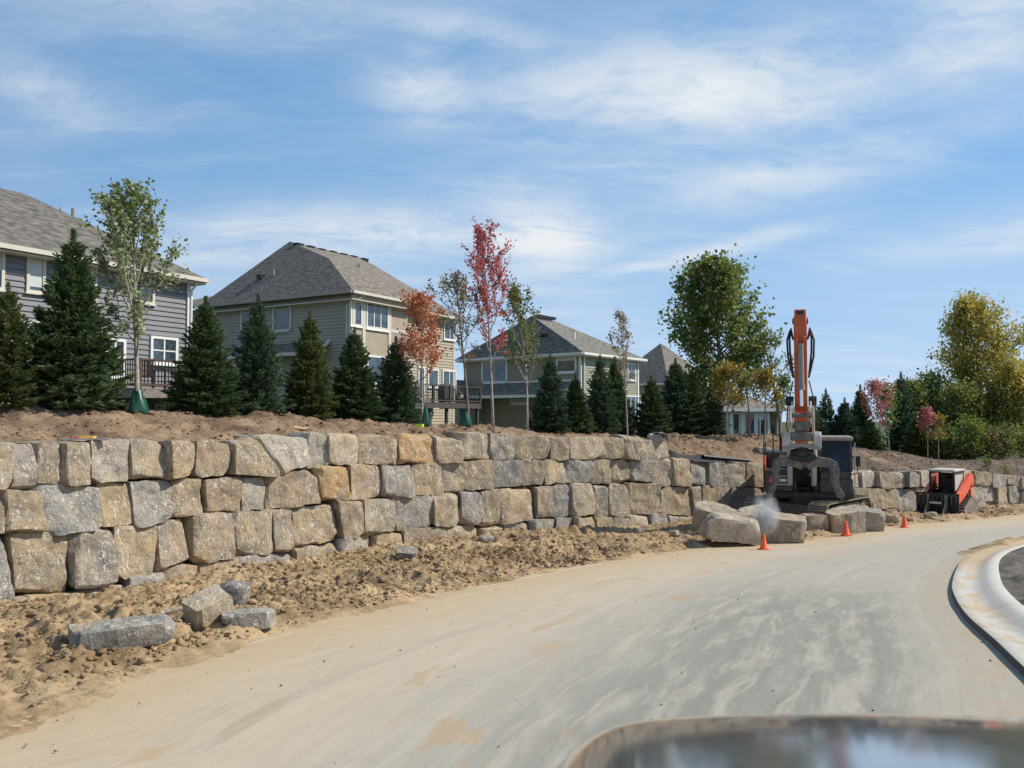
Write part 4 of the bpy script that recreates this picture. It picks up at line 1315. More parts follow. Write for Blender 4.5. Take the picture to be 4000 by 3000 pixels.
window(root, FM, 1630, 1432, 1655, 1560, (1, 1), M['white'])
# small lean-to roof on the side wall and its pale brackets
sA, zA = FL.hit(860, 1392); sB, _ = FL.hit(1290, 1370)
pr = [(FL.P(sA, zA - 0.1, 0.9), FL.P(sB, zA - 0.1, 0.9), FL.P(sB, zA + 0.55, 0.02), FL.P(sA, zA + 0.55, 0.02))]
roof_faces(root, pr, M['shingle_brown'], 0.14, 'lean_to_roof')
strip(root, 'fascia', [FL.P(sA, zA - 0.19, 0.93), FL.P(sB, zA - 0.19, 0.93)], 0.06, 0.2, M['cream'])
strip(root, 'rake_board', [FL.P(sB - 0.04, zA - 0.12, 0.92), FL.P(sB - 0.04, zA + 0.6, 0.06)], 0.08, 0.16, M['white'])
MB().tube([FW.P(0.4, zE - 0.2, 0.42), FW.P(0.35, zE - 0.3, 0.42), FL.P(0.25, zE - 0.75, 0.1), FL.P(0.25, -1.2, 0.1)], 0.055, 8).build('downspout', M['cream'], root)
MB().lathe([(0.02, -0.14), (0.13, -0.08), (0.15, 0.0), (0.11, 0.1), (0.03, 0.14)], 12, FL.P(FL.hit(918, 1400)[0], FL.hit(918, 1400)[1], 0.25)).build('globe_light', M['white'], root)
for u_, v_ in ((1166, 958), (1211, 968), (1254, 979), (1297, 988), (1338, 997), (1378, 1006), (1422, 1016)):
    k = (u_ - 1166) / (1422 - 1166)
    vent(root, pt(u_, v_ + 4, 52.9 + 5.8 * k - 0.55), E2, (0.5, 0.4, 0.16))
vent(root, pt(1018, 1085, 50.6), E1, (0.35, 0.35, 0.2))
stack(root, pt(1069, 1077, 50.3), 0.4, 0.07)
stack(root, pt(1396, 1064, 52.2), 0.5, 0.07); stack(root, pt(1404, 1064, 52.3), 0.55, 0.06)
# lower roof of its garage, showing past the grey house
gp_ = Lf + v3(E1) * 0.2
roof_faces(root, [(gp_ - UP * 0.05 - v3(E2) * 0.2, gp_ + v3(E1) * 6 - UP * 0.05 - v3(E2) * 0.2, gp_ + v3(E1) * 3.2 + v3(E2) * 3.4 + UP * 1.25, gp_ + v3(E1) * 0.6 + v3(E2) * 3.4 + UP * 1.25)], M['shingle_brown'], 0.14, 'garage_roof')
body(root, [gp_ + v3(E2) * 0.3, gp_ + v3(E1) * 5.5 + v3(E2) * 0.3, gp_ + v3(E1) * 5.5 + v3(E2) * 6, gp_ + v3(E2) * 6], -1.6, zE - 0.2, M['taupe_siding'], 'garage_wall')
# its deck
dk = Facade(cw + E1 * back + N2 * 3.6, E2, N2)
sk0, _ = dk.hit(1622, 1540); sk1, _ = dk.hit(1880, 1540)
dkc = dk.P(sk0, 0)
zf2 = 0.0 + (1630 - 1572) / F * dkc[1] * 1.05
deck('dark weathered deck on posts behind the taupe house', dkc, E2, N2, sk1 - sk0, 3.3, zf2, -1.5, M['deck_dark'], M['deck_dark'], M['deck_dark'], root, 1.0, 0.16)
for k, (sa, dd, mt, lb) in enumerate(((2.2, 1.2, M['deck_grey'], 'grey patio chair at the left of the dark weathered deck'), (6.6, 1.3, M['deck_brown'], 'brown patio chair at the right of the dark weathered deck'))):
    q = dkc + v3(E2) * sa - v3(N2) * dd
    patio_chair((q[0], q[1], zf2), R(30 + 40 * k), lb, mt)
q = dkc + v3(E2) * 4.4 - v3(N2) * 1.0
gb = empty('covered_grill', (q[0], q[1], zf2), math.atan2(E2[1], E2[0]), 'grill under a dark cover on the dark weathered deck', 'grill')
MB().prism([(-0.5, 0.08), (0.5, 0.08), (0.55, 0.8), (0.4, 1.12), (0.0, 1.2), (-0.4, 1.1), (-0.55, 0.8)], 1, -0.28, 0.28).build('cover', M['deck_dark'], gb, local=True, bevel=0.05)
for sx in (-0.4, 0.4):
    MB().bbox(sx - 0.03, sx + 0.03, -0.03, 0.03, 0, 0.08).build('leg', M['black_metal'], gb, local=True)

# ---- green house
c3 = np.array([(2278 - 2000) / F * 60, 60.0])
zE = (1630 - 1374) / F * 60
g2 = np.array([0.613, 0.79]); g1 = np.array([-0.79, 0.613]); gn = np.array([0.79, -0.613])
root = empty('house', (float(c3[0]), float(c3[1]), -2.0), 0, 'sage green sided house with white trim and low porch roof', 'house')
cw = c3 + (g1 + g2) * 0.5
FL = Facade(cw, g1, -g2); FR = Facade(cw, g2, gn)
Ls, Lr = 11.5, 8.6
foot = [v3(cw), v3(cw + g2 * Lr), v3(cw + g2 * Lr + g1 * Ls), v3(cw + g1 * Ls)]
body(root, foot, -2.2, zE, M['green_siding'])
siding(root, FL, 0, Ls, -2.0, zE - 0.1, M['green_siding'])
siding(root, FR, 0, Lr, -2.0, zE - 0.1, M['green_siding'])
C3 = v3(c3, zE); Lf = C3 + v3(g1) * (Ls + 1); Rr = C3 + v3(g2) * (Lr + 1); Bk = Lf + v3(g2) * (Lr + 1)
peak = pt(2078, 1231, 65.5); rge = pt(2166, 1246, 69.0)
peak[2] = rge[2] = (1630 - 1232) / F * 65.5
roof_faces(root, [(Lf, C3, peak), (C3, Rr, rge, peak), (Rr, Bk, rge), (Bk, Lf, peak, rge)], M['shingle_green'])
for a_, b_ in ((Lf, C3), (C3, Rr)):
    strip(root, 'gutter', [a_ - UP * 0.1 - v3(g2 if a_ is Lf else -gn) * 0.06, b_ - UP * 0.1 - v3(g2 if a_ is Lf else -gn) * 0.06], 0.13, 0.17, M['white'])
MB().prism([tuple(q[:2]) for q in (Lf, C3, Rr, Bk)], 2, zE - 0.26, zE - 0.2).build('soffit', M['white'], root)
MB().box(FL.P(0.06, 1.3, 0.03), (0.2, 0.08, 6.6), FL.axes()).build('corner_board', M['white'], root)
MB().box(FR.P(Lr - 0.06, 1.3, 0.03), (0.2, 0.08, 6.6), FR.axes()).build('corner_board', M['white'], root)
window(root, FL, 1889, 1405, 1978, 1497, (2, 1), M['white'], tw=0.16)
window(root, FL, 2181, 1384, 2247, 1458, (1, 1), M['white'], tw=0.16, blind=0.3)
window(root, FL, 2000, 1544, 2063, 1580, (2, 1), M['white'], tw=0.16)
window(root, FR, 2448, 1417, 2480, 1488, (2, 2), M['white'], tw=0.12)
window(root, FR, 2440, 1545, 2500, 1650, (3, 1), M['white'], tw=0.12)
sA, zA = FL.hit(1890, 1548); sB, _ = FL.hit(2262, 1520)
roof_faces(root, [(FL.P(sA, zA, 1.5), FL.P(sB - 0.3, zA, 1.5), FL.P(sB + 0.3, zA + 1.0, 0.02), FL.P(sA, zA + 1.0, 0.02)), (FL.P(sB - 0.3, zA, 1.5), FL.P(sB - 0.6, zA, 0.0), FL.P(sB + 0.3, zA + 1.0, 0.02))], M['shingle_green'], 0.14, 'porch_roof')
strip(root, 'fascia', [FL.P(sA, zA - 0.1, 1.54), FL.P(sB - 0.3, zA - 0.1, 1.54)], 0.06, 0.22, M['white'])
strip(root, 'flashing', [FL.P(sA - 2, zA + 1.06, 0.05), FL.P(sB + 0.3, zA + 1.06, 0.05)], 0.04, 0.12, M['white'])
# projecting left bay with a sunlit end wall
wq = FL.P(sA, 0, 0)[:2]
FB = Facade(wq - g2 * 1.5 + g1 * 0.0, g2, gn)
bfoot = [v3(wq), v3(wq - g2 * 3.2), v3(wq - g2 * 3.2 + g1 * 4), v3(wq + g1 * 4)]
body(root, bfoot, -2.2, zA - 0.1, M['green_siding'], 'bay_wall')
FBs = Facade(wq - g2 * 3.2, g2, gn)
siding(root, FBs, 0, 3.2, -2.0, zA - 0.15, M['green_siding'])
roof_faces(root, [(v3(wq - g2 * 3.6 + gn * 0.4, zA), v3(wq + gn * 0.4, zA), v3(wq - g2 * 0.2 + g1 * 2.0, zA + 1.35), v3(wq - g2 * 1.8 + g1 * 2.0, zA + 1.35)), (v3(wq - g2 * 3.6 + gn * 0.4, zA), v3(wq - g2 * 1.8 + g1 * 2, zA + 1.35), v3(wq - g2 * 3.6 + g1 * 4.4, zA))], M['shingle_green'], 0.14, 'bay_roof')
strip(root, 'fascia', [v3(wq - g2 * 3.6 + gn * 0.44, zA - 0.1), v3(wq + gn * 0.44, zA - 0.1)], 0.06, 0.2, M['white'])
MB().tube([C3 + v3(gn) * 0.05 + v3(g2) * 0.3 - UP * 0.2, FR.P(0.25, zE - 0.6, 0.12), FR.P(0.25, -1.8, 0.12)], 0.06, 8).build('downspout', M['white'], root)
for u_, v_ in ((2108, 1236), (2124, 1239), (2140, 1242), (2158, 1245)):
    vent(root, pt(u_, v_ + 3, 65.2 + (u_ - 2100) * 0.045), g2, (0.5, 0.4, 0.16))
vent(root, pt(2114, 1315, 61.9), g1, (0.4, 0.4, 0.22)); vent(root, pt(2138, 1314, 61.7), g1, (0.4, 0.4, 0.22))
stack(root, pt(2243, 1324, 61.9), 0.5, 0.1, M['white'])

# ---- brown-roofed house behind the spruces
c4 = np.array([(2600 - 2000) / F * 78, 78.0])
root = empty('house', (float(c4[0]), float(c4[1]), -2.2), 0, 'house with tall brown shingled pyramid roof behind the spruces', 'house')
ze = (1630 - 1498) / F * 76
pk = pt(2595, 1340, 82)
cs = [c4 - g1 * 5.5 * 0 + np.array([dx_, dy_]) for dx_, dy_ in ((-5.6, 1.0), (-0.5, -4.2), (5.4, 0.8), (0.4, 6.2))]
body(root, [v3(c4 + (q - c4) * 0.9) for q in cs], -2.3, ze, M['taupe_siding'])
pk[:2] = (c4 + np.array([-0.15, 1.5])); pk[2] = (1630 - 1340) / F * pk[1]
R4 = [v3(q, ze) for q in cs]
roof_faces(root, [(R4[i], R4[(i + 1) % 4], pk) for i in range(4)], M['shingle_brown'])
for i in (0, 1):
    strip(root, 'gutter', [R4[i] - UP * 0.1, R4[i + 1] - UP * 0.1], 0.14, 0.18, M['white'])
stack(root, pk + np.array([0.9, -0.2, -0.5]), 0.9, 0.05)
F4 = Facade(v3(c4 + (cs[0] - c4) * 0.9), (cs[1] - cs[0]) / np.linalg.norm(cs[1] - cs[0]), np.array([(cs[1] - cs[0])[1], -(cs[1] - cs[0])[0]]) / np.linalg.norm(cs[1] - cs[0]))
window_m(root, F4, 2.2, 3.6, 0.6, 2.0, (2, 1), M['white'])

# ---- low house with the white sunroom behind the young trees
c5 = pt(2825, 1700, 66.0)
root = empty('house', (float(c5[0]), float(c5[1]), float(c5[2])), 0, 'low house with white framed sunroom behind the young yellow trees', 'house')
F5 = Facade(c5, np.array([0.98, 0.2]), np.array([0.2, -0.98]))
sR5, _ = F5.hit(3045, 1650)
zt5 = (1630 - 1598) / F * 66
body(root, [F5.P(0, 0), F5.P(sR5, 0), F5.P(sR5, 0, -6), F5.P(0, 0, -6)], c5[2] - 0.3, zt5, M['brick'])
for (a_, b_, c_, d_) in ((2858, 1612, 2890, 1700), (2905, 1604, 2948, 1700), (2955, 1602, 2990, 1618), (2965, 1634, 2990, 1700)):
    window(root, F5, a_, c_ and b_, c_, d_, (1, 1), M['white'], tw=0.1)
for u_ in (2838, 2852, 2898, 2953, 3000, 3038):
    s_, _ = F5.hit(u_, 1650)
    MB().box(F5.P(s_, (zt5 + c5[2]) / 2, 0.06), (0.22, 0.12, zt5 - c5[2] + 0.1), F5.axes()).build('white_post', M['white'], root)
s_, _ = F5.hit(2975, 1650)
MB().box(F5.P(s_, 0.1, 0.02), (1.3, 0.05, 0.5), F5.axes()).build('wall_panel', M['white'], root)
r0, r1 = F5.P(-0.6, zt5 + 0.02, 0.7), F5.P(sR5 + 0.6, zt5 + 0.02, 0.7)
r2, r3 = F5.P(sR5 + 0.6, zt5 + 0.02, -6.6), F5.P(-0.6, zt5 + 0.02, -6.6)
ra, rb = F5.P(1.2, zt5 + 1.1, -3), F5.P(sR5 - 1.2, zt5 + 1.1, -3)
roof_faces(root, [(r0, r1, rb, ra), (r1, r2, rb), (r2, r3, ra, rb), (r3, r0, ra)], M['shingle_brown'])
strip(root, 'fascia', [r0 - UP * 0.1, r1 - UP * 0.1], 0.08, 0.22, M['white'])
# ------------------------------------------------------------------ trees
M['spruce'] = leaf_mat('spruce_needles', [(0.055, 0.088, 0.038), (0.10, 0.155, 0.064), (0.17, 0.235, 0.10), (0.26, 0.33, 0.155)], 0.32, 0)
M['spruce_blue'] = leaf_mat('bluish_spruce_needles', [(0.053, 0.088, 0.050), (0.096, 0.152, 0.086), (0.165, 0.235, 0.138), (0.25, 0.325, 0.195)], 0.32, 0)
M['spruce_olive'] = leaf_mat('olive_spruce_needles', [(0.072, 0.098, 0.034), (0.13, 0.168, 0.054), (0.21, 0.25, 0.084), (0.30, 0.33, 0.13)], 0.32, 0)
M['lf_silver'] = leaf_mat('silver_maple_leaves', [(0.10, 0.15, 0.04), (0.19, 0.25, 0.09), (0.33, 0.39, 0.22), (0.46, 0.51, 0.36)], 0.3, 1)
M['lf_orange'] = leaf_mat('orange_maple_leaves', [(0.44, 0.11, 0.06), (0.58, 0.20, 0.09), (0.64, 0.31, 0.15), (0.56, 0.36, 0.18)], 0.35, 0)
M['lf_red'] = leaf_mat('red_maple_leaves', [(0.44, 0.06, 0.065), (0.58, 0.11, 0.11), (0.66, 0.20, 0.18), (0.62, 0.30, 0.25)], 0.35, 0)
M['lf_mixed'] = leaf_mat('turning_maple_leaves', [(0.10, 0.12, 0.035), (0.20, 0.20, 0.07), (0.33, 0.22, 0.08), (0.38, 0.12, 0.06)], 0.3, 0)
M['lf_green'] = leaf_mat('green_maple_leaves', [(0.05, 0.085, 0.022), (0.095, 0.135, 0.04), (0.17, 0.20, 0.075), (0.25, 0.26, 0.12)], 0.3, 1)
M['lf_deep'] = leaf_mat('deep_green_leaves', [(0.055, 0.10, 0.025), (0.10, 0.17, 0.045), (0.18, 0.25, 0.08), (0.30, 0.34, 0.13), (0.48, 0.36, 0.08)], 0.4, 1)
M['lf_pale'] = leaf_mat('faded_birch_leaves', [(0.20, 0.17, 0.09), (0.32, 0.27, 0.17), (0.42, 0.36, 0.26), (0.38, 0.16, 0.09)], 0.3, 0)
M['lf_yellow'] = leaf_mat('yellow_maple_leaves', [(0.11, 0.14, 0.03), (0.27, 0.25, 0.05), (0.46, 0.29, 0.04), (0.50, 0.22, 0.03)], 0.35, 0)
M['lf_gold'] = leaf_mat('golden_leaves', [(0.24, 0.26, 0.055), (0.44, 0.40, 0.085), (0.62, 0.48, 0.10), (0.68, 0.46, 0.11)], 0.45, 0)
M['lf_olive'] = leaf_mat('olive_yellow_leaves', [(0.11, 0.155, 0.04), (0.20, 0.25, 0.06), (0.35, 0.35, 0.09), (0.52, 0.40, 0.11)], 0.42, 0)
M['lf_pink'] = leaf_mat('pinkish_red_leaves', [(0.32, 0.09, 0.08), (0.46, 0.13, 0.13), (0.56, 0.24, 0.22), (0.52, 0.32, 0.25)], 0.4, 0)
M['lf_fresh'] = leaf_mat('light_green_leaves', [(0.06, 0.11, 0.02), (0.12, 0.19, 0.035), (0.22, 0.28, 0.06), (0.30, 0.32, 0.09)], 0.35, 1)


def blades(base, d, side, L, Wd, fold=0.0):
    """many diamond blades at once: base (n,3), direction d, side vector, length, width"""
    n = len(base)
    L = np.broadcast_to(L, (n,))[:, None]; Wd = np.broadcast_to(Wd, (n,))[:, None]
    up = np.cross(side, d)
    v = np.stack([base, base + d * L * 0.45 + side * Wd * 0.5, base + d * L + up * Wd * fold, base + d * L * 0.45 - side * Wd * 0.5], 1).reshape(-1, 3)
    f = np.arange(4 * n).reshape(n, 4)
    return v, f


def unit(a):
    return a / (np.linalg.norm(a, axis=-1, keepdims=True) + 1e-9)


def spruce_mesh(seed, levels=34, slim=0.26, dens=1.0):
    """crown of a unit-high spruce: whorls of drooping boughs set with needle sprays; returns crown and trunk"""
    r = np.random.default_rng(seed)
    B, Dv, Sv, Ln, Wd = [], [], [], [], []
    for i in range(levels):
        h = 0.035 + 0.86 * (i / (levels - 1)) ** 0.92
        rad = slim * (1 - h * 1.06) ** 0.80 * (0.86 + 0.28 * r.random()) + 0.012
        if h < 0.10: rad *= 0.75 + 2.5 * h
        nb = max(4, int((15 if h < 0.7 else 9) * dens * (0.5 + 0.5 * (1 - h) + 0.2)))
        a0 = r.random() * 6.28
        for b in range(nb):
            a = a0 + 6.283 * (b + 0.5 * r.random()) / nb
            R_ = rad * r.uniform(0.66, 1.2)
            rise = (0.28 + 0.7 * h) * R_ * r.uniform(0.5, 1.3) if h > 0.55 else (0.10 + 0.25 * h) * R_ * r.uniform(0.2, 1.8) - 0.01
            out = np.array([math.cos(a), math.sin(a), 0]); tang = np.array([-out[1], out[0], 0])
            ns = max(3, int(15 * R_ / slim + 3))
            for k in range(ns):
                t = 0.28 + 0.72 * (k + r.random() * 0.6) / ns
                c = out * R_ * t + np.array([0, 0, h - 0.018 * math.sin(t * 3.1) + rise * t * t])
                for sd in (-1, 0, 1):
                    fan = sd * r.uniform(0.5, 1.0)
                    d = out * (1.0 - 0.35 * abs(sd)) + tang * fan + np.array([0, 0, 0.15 + 0.55 * h + r.normal() * 0.28])
                    d /= np.linalg.norm(d)
                    B.append(c + r.normal(size=3) * 0.004); Dv.append(d)
                    s = np.cross(d, r.normal(size=3)); Sv.append(s / np.linalg.norm(s))
                    Ln.append((0.030 + 0.018 * r.random()) * (0.75 + 0.5 * (1 - h))); Wd.append(0.0095 + 0.007 * r.random())
    # leader and its top shoots
    for k in range(60):
        hh = 0.86 + 0.14 * k / 60
        a = k * 2.4
        d = np.array([math.cos(a) * 0.6, math.sin(a) * 0.6, 0.75]); d /= np.linalg.norm(d)
        B.append((0, 0, hh)); Dv.append(d); s = np.cross(d, (0.3, 0.5, 0.1)); Sv.append(s / np.linalg.norm(s)); Ln.append(0.025 + 0.03 * (1 - hh) / 0.14 * r.random() * 1.6); Wd.append(0.008)
    B, Dv, Sv = np.array(B), np.array(Dv), np.array(Sv)
    v1, f1 = blades(B, Dv, Sv, np.array(Ln), np.array(Wd))
    S2 = np.cross(Dv, Sv)
    v2, f2 = blades(B, Dv, S2, np.array(Ln) * 0.92, np.array(Wd))
    v = np.vstack([v1, v2]); f = np.vstack([f1, f2 + len(v1)])
    t = MB().tube([(0, 0, -0.03), (0, 0, 0.25), (0, 0, 0.6), (0, 0, 1.0)], [0.016, 0.012, 0.007, 0.002], 7)
    for i in range(40):                                  # bare inner limbs
        h = 0.06 + 0.8 * i / 40; a = i * 2.399; rr = slim * (1 - h) ** 0.82 * 0.55
        t.tube([(0, 0, h), (math.cos(a) * rr, math.sin(a) * rr, h + 0.01)], [0.004, 0.001], 4)
    return v, f, t


SPR = []
for sd, lv, sl, dn in ((1, 34, 0.25, 1.0), (2, 30, 0.27, 0.9), (3, 36, 0.24, 1.05), (4, 26, 0.22, 0.7)):
    v, f, t = spruce_mesh(sd, lv, sl, dn)
    c = meshobj('crown', v, f, None); tk = meshobj('trunk', t.v, t.f, M['spruce_bark'])
    SPR.append((c.data, tk.data, sl))
    bpy.data.objects.remove(c); bpy.data.objects.remove(tk)
_spr_m = {}


def spruce(u, vtop, wpx, tb, var, mat, label, group='spruces along the top of the bank', D=None, rz=None, zb=None):
    if D is None: p = behind(u, tb)
    else:
        p = pt(u, 1640, D); p[2] = float(bank_z(p[0], p[1])[0])
    h = ray(u, vtop)[2] * p[1] - p[2]
    w = wpx / F * p[1]
    cd, td, sl = SPR[var]
    key = (var, mat)
    if key not in _spr_m:
        m = cd.copy(); m.materials.clear(); m.materials.append(M[mat]); _spr_m[key] = m
    r = empty('spruce_tree', (p[0], p[1], p[2] - 0.05), rz if rz is not None else random.random() * 6, label, 'spruce', group)
    sx = (w / 2) / (sl * 0.95)
    for nm, dt in (('trunk', td), ('crown', _spr_m[key])):
        o = link(nm, dt, r); o.scale = (sx, sx, h + 0.05)
    return r


def leafy_tree(name, p, h, label, cat, leaf, bark='bark', seed=1, trunk=0.25, spread=1.0, asc=50, n_br=16, leaves=1800, ls=0.14, lean=(0, 0), r0=0.06, top_pow=0.9, prof_=None, group=None, sub=5, wind=(-0.12, 0.0), bare=0.15, fill=0.35, droop=0.0, multi=1):
    """tapered trunk with limbs and twigs; leaves hang in clumps along the outer twigs.
    trunk = share of the height that is bare stem, spread = crown half-width in metres, asc = limb angle above level"""
    r = np.random.default_rng(seed)
    root = empty(name, tuple(float(q) for q in p), 0, label, cat, group)
    prof_ = prof_ or (lambda k: (math.sin(math.pi * min(1, 0.12 + 0.9 * k) ** 0.75)) ** 0.8 * (1 - 0.35 * k))
    wood = MB()
    LB = []                                             # leaf anchor: point, direction, weight
    def stem_pt(t, st_):
        bx, by = st_
        return np.array([bx * t ** 1.6 + lean[0] * t ** 1.5 * h + 0.02 * h * math.sin(3 * t + seed), by * t ** 1.6 + lean[1] * t ** 1.5 * h + 0.015 * h * math.sin(4.3 * t + seed * 2), h * t])
    for ms in range(multi):
        st_ = (0.0, 0.0) if multi == 1 else (spread * 0.5 * math.cos(6.28 * ms / multi + seed), spread * 0.5 * math.sin(6.28 * ms / multi + seed))
        hh = 1.0 if ms == 0 else r.uniform(0.8, 0.97)
        ts = np.linspace(0, hh, 9)
        wood.tube([stem_pt(t, st_) for t in ts], [max(0.008, r0 * (1 - 0.93 * t / hh) ** 0.85) * (1.35 if t == 0 else 1) for t in ts], 8)
        nb = max(3, int(n_br / multi))
        for i in range(nb):
            k = (i + r.random() * 0.7) / nb
            t = (trunk + (hh - trunk) * (k ** 0.9) * 0.94)
            b0 = stem_pt(t, st_)
            a = i * 2.3999 + r.normal() * 0.35 + ms
            Lb = spread * prof_(k) * r.uniform(0.55, 1.2)
            e = R(asc + (80 - asc) * k * 0.6 + r.normal() * 7)
            d = np.array([math.cos(a) * math.cos(e), math.sin(a) * math.cos(e), math.sin(e)])
            Lb = Lb / max(0.35, math.cos(e)) * 0.9
            Lb = min(Lb, max(0.12 * spread, (1.0 - t) * h * 0.95 / max(0.3, math.sin(e) + 0.15)))
            pts = [b0]
            for q in range(1, 5):
                dd = d + np.array([wind[0], wind[1], 0.10 * q - droop * q * 0.12]) * (q / 4) + r.normal(size=3) * 0.07
                pts.append(pts[-1] + dd / np.linalg.norm(dd) * Lb / 4)
            rb = r0 * (1 - t) ** 0.8 * 0.5 + 0.006
            wood.tube(pts, [rb, rb * 0.75, rb * 0.55, rb * 0.35, 0.004], 5, False)
            for q in range(sub):
                f_ = r.uniform(0.25, 0.95)
                seg = min(3, int(f_ * 4)); q0 = pts[seg] + (pts[seg + 1] - pts[seg]) * (f_ * 4 - seg)
                ds = unit(d + r.normal(size=3) * 0.62 + np.array([wind[0], wind[1], 0.25 - droop]))
                Ls_ = Lb * r.uniform(0.18, 0.42) * (1.1 - 0.5 * f_) + 0.1
                q1 = q0 + ds * Ls_ * 0.5; q2 = q0 + ds * Ls_ + np.array([0, 0, 0.05 * Ls_])
                wood.tube([q0, q1, q2], [rb * 0.32 + 0.003, rb * 0.2 + 0.002, 0.002], 4, False)
                LB.append((q0 + ds * Ls_ * 0.2, q2, Ls_))
            LB.append((pts[1] + (pts[2] - pts[1]) * 0.5, pts[4], Lb * 0.6))
            LB.append((pts[2], pts[4], Lb * 0.5))
        LB.append((stem_pt(hh * 0.80, st_), stem_pt(hh, st_), 0.35 * spread + 0.1))
    wood.build('trunk', M[bark], root, smooth=True, local=True)
    w = np.array([q[2] for q in LB]); w = w / w.sum()
    idx = r.choice(len(LB), leaves, p=w)
    a0 = np.array([q[0] for q in LB]); a1 = np.array([q[1] for q in LB])
    t = r.random(leaves)[:, None]
    c = a0[idx] * (1 - t) + a1[idx] * t + r.normal(size=(leaves, 3)) * (ls * 0.75 + spread * 0.035) * fill / 0.35
    keep = c[:, 2] > h * trunk * 0.9
    c = c[keep]; n = len(c)
    d = unit(unit(a1[idx][keep] - a0[idx][keep]) * 0.5 + r.normal(size=(n, 3)) * 0.6 + np.array([wind[0] * 1.5, wind[1] * 1.5, -0.1]))
    s = unit(np.cross(d, r.normal(size=(n, 3))))
    sz = ls * r.uniform(0.6, 1.3, n)
    v, f = blades(c, d, s, sz, sz * 0.72, 0.25)
    meshobj('crown', v, f, M[leaf], root)
    return root


def leafy(u, tb, vtop, label, cat, leaf, name='maple_tree', D=None, ubase=None, **kw):
    ub = ubase if ubase is not None else u
    if D is None: p = behind(ub, tb)
    else:
        p = pt(ub, 1640, D); p[2] = float(bank_z(p[0], p[1])[0])
    p[2] -= 0.05
    h = ray(u, vtop)[2] * p[1] - p[2]
    pxm = F / p[1]
    if 'spread_px' in kw: kw['spread'] = kw.pop('spread_px') / pxm
    if 'trunk_v' in kw:
        zc = ray(u, kw.pop('trunk_v'))[2] * p[1]; kw['trunk'] = max(0.03, (zc - p[2]) / h)
    if u != ub: kw['lean'] = ((u - ub) / pxm / h, 0)
    return leafy_tree(name, p, h, label, cat, leaf, **kw)


# spruces, left to right
spruce(20, 1105, 270, 4.6, 1, 'spruce_olive', 'olive green spruce cut by the left edge of the picture')
spruce(272, 900, 345, 4.4, 0, 'spruce', 'tallest dark green spruce in front of the slate grey house')
spruce(797, 1160, 250, 4.6, 2, 'spruce', 'dark spruce between the grey and taupe houses')
spruce(1003, 1150, 220, 4.8, 1, 'spruce_blue', 'bluish spruce with a ragged tip before the taupe side wall')
spruce(1207, 1215, 195, 4.8, 0, 'spruce_olive', 'olive spruce with a yellowish leader below the taupe house corner')
spruce(1382, 1280, 200, 4.8, 2, 'spruce', 'spruce under the cream bay of the taupe house')
spruce(1545, 1315, 205, 4.9, 1, 'spruce_blue', 'bluish spruce just left of the dark weathered deck')
spruce(2150, 1385, 150, 5.0, 0, 'spruce_blue', 'leftmost bluish spruce in front of the sage green house')
spruce(2248, 1465, 130, 5.0, 2, 'spruce', 'short spruce between the bluish and the paired spruces')
spruce(2345, 1385, 150, 5.4, 1, 'spruce_blue', 'left spruce of the tall pair before the green house')
spruce(2402, 1395, 140, 6.2, 2, 'spruce', 'right spruce of the tall pair before the green house')
spruce(2545, 1470, 145, 5.2, 0, 'spruce', 'short spruce behind the end of the top stone course')
spruce(2640, 1400, 165, 6.5, 2, 'spruce_blue', 'tall dark spruce in front of the brown pyramid roof')
spruce(2712, 1470, 150, 6.0, 1, 'spruce', 'middle spruce below the big green tree')
spruce(2778, 1520, 130, 5.6, 3, 'spruce_blue', 'low spruce left of the white sunroom')
for q in [(3180, 1585, 130, 9, 1, 'spruce', 'low spruce right behind the excavator cab'), (3227, 1520, 120, 11, 3, 'spruce_blue', 'thin topped spruce right of the excavator boom'), (3300, 1555, 140, 10, 0, 'spruce_blue', 'spruce with two tips left of the red maple'),
          (3362, 1505, 130, 13, 2, 'spruce', 'dark spruce close behind the red maple'), (3400, 1640, 120, 7, 1, 'spruce', 'short spruce below the red maple crown'), (3522, 1455, 130, 11, 3, 'spruce_blue', 'slender spruce with a bare spiky leader'),
          (3580, 1620, 120, 8, 0, 'spruce_olive', 'squat olive spruce below the pinkish tree'), (3640, 1640, 130, 9, 1, 'spruce', 'squat dark spruce left of the olive yellow tree'), (3735, 1600, 150, 8, 2, 'spruce_olive', 'olive spruce at the foot of the olive yellow tree')]:
    spruce(*q, group='spruces behind the excavator and loader')

# young planted trees with bare stems
leafy(520, 3.9, 715, 'tall young silver green maple in front of the grey house', 'maple', 'lf_silver', ubase=537, bark='pale_bark', seed=3, trunk_v=1400, spread_px=230, asc=58, n_br=22, leaves=3800, ls=0.125, r0=0.075, sub=10, wind=(-0.18, 0), fill=0.17)
leafy(1620, 3.6, 1140, 'small orange maple beside the dark weathered deck', 'maple', 'lf_orange', ubase=1660, bark='pale_bark', seed=5, trunk_v=1500, spread_px=160, asc=44, n_br=20, leaves=3200, ls=0.11, r0=0.045, sub=9, fill=0.22)
leafy(1790, 3.6, 1055, 'sparse maple with brown and red leaves by the deck corner', 'maple', 'lf_mixed', ubase=1818, bark='bark', seed=8, trunk_v=1450, spread_px=150, asc=55, n_br=20, leaves=1500, ls=0.10, r0=0.06, sub=10, fill=0.18)
leafy(1850, 3.6, 862, 'tallest narrow red maple left of the green house', 'maple', 'lf_red', ubase=1943, bark='pale_bark', seed=11, trunk_v=1430, spread_px=125, asc=66, n_br=26, leaves=3300, ls=0.11, r0=0.055, sub=9, fill=0.15)
leafy(2015, 3.8, 1105, 'young green maple right of the tall red maple', 'maple', 'lf_green', ubase=2053, bark='pale_bark', seed=13, trunk_v=1530, spread_px=135, asc=54, n_br=20, leaves=2300, ls=0.11, r0=0.05, sub=9, fill=0.18)
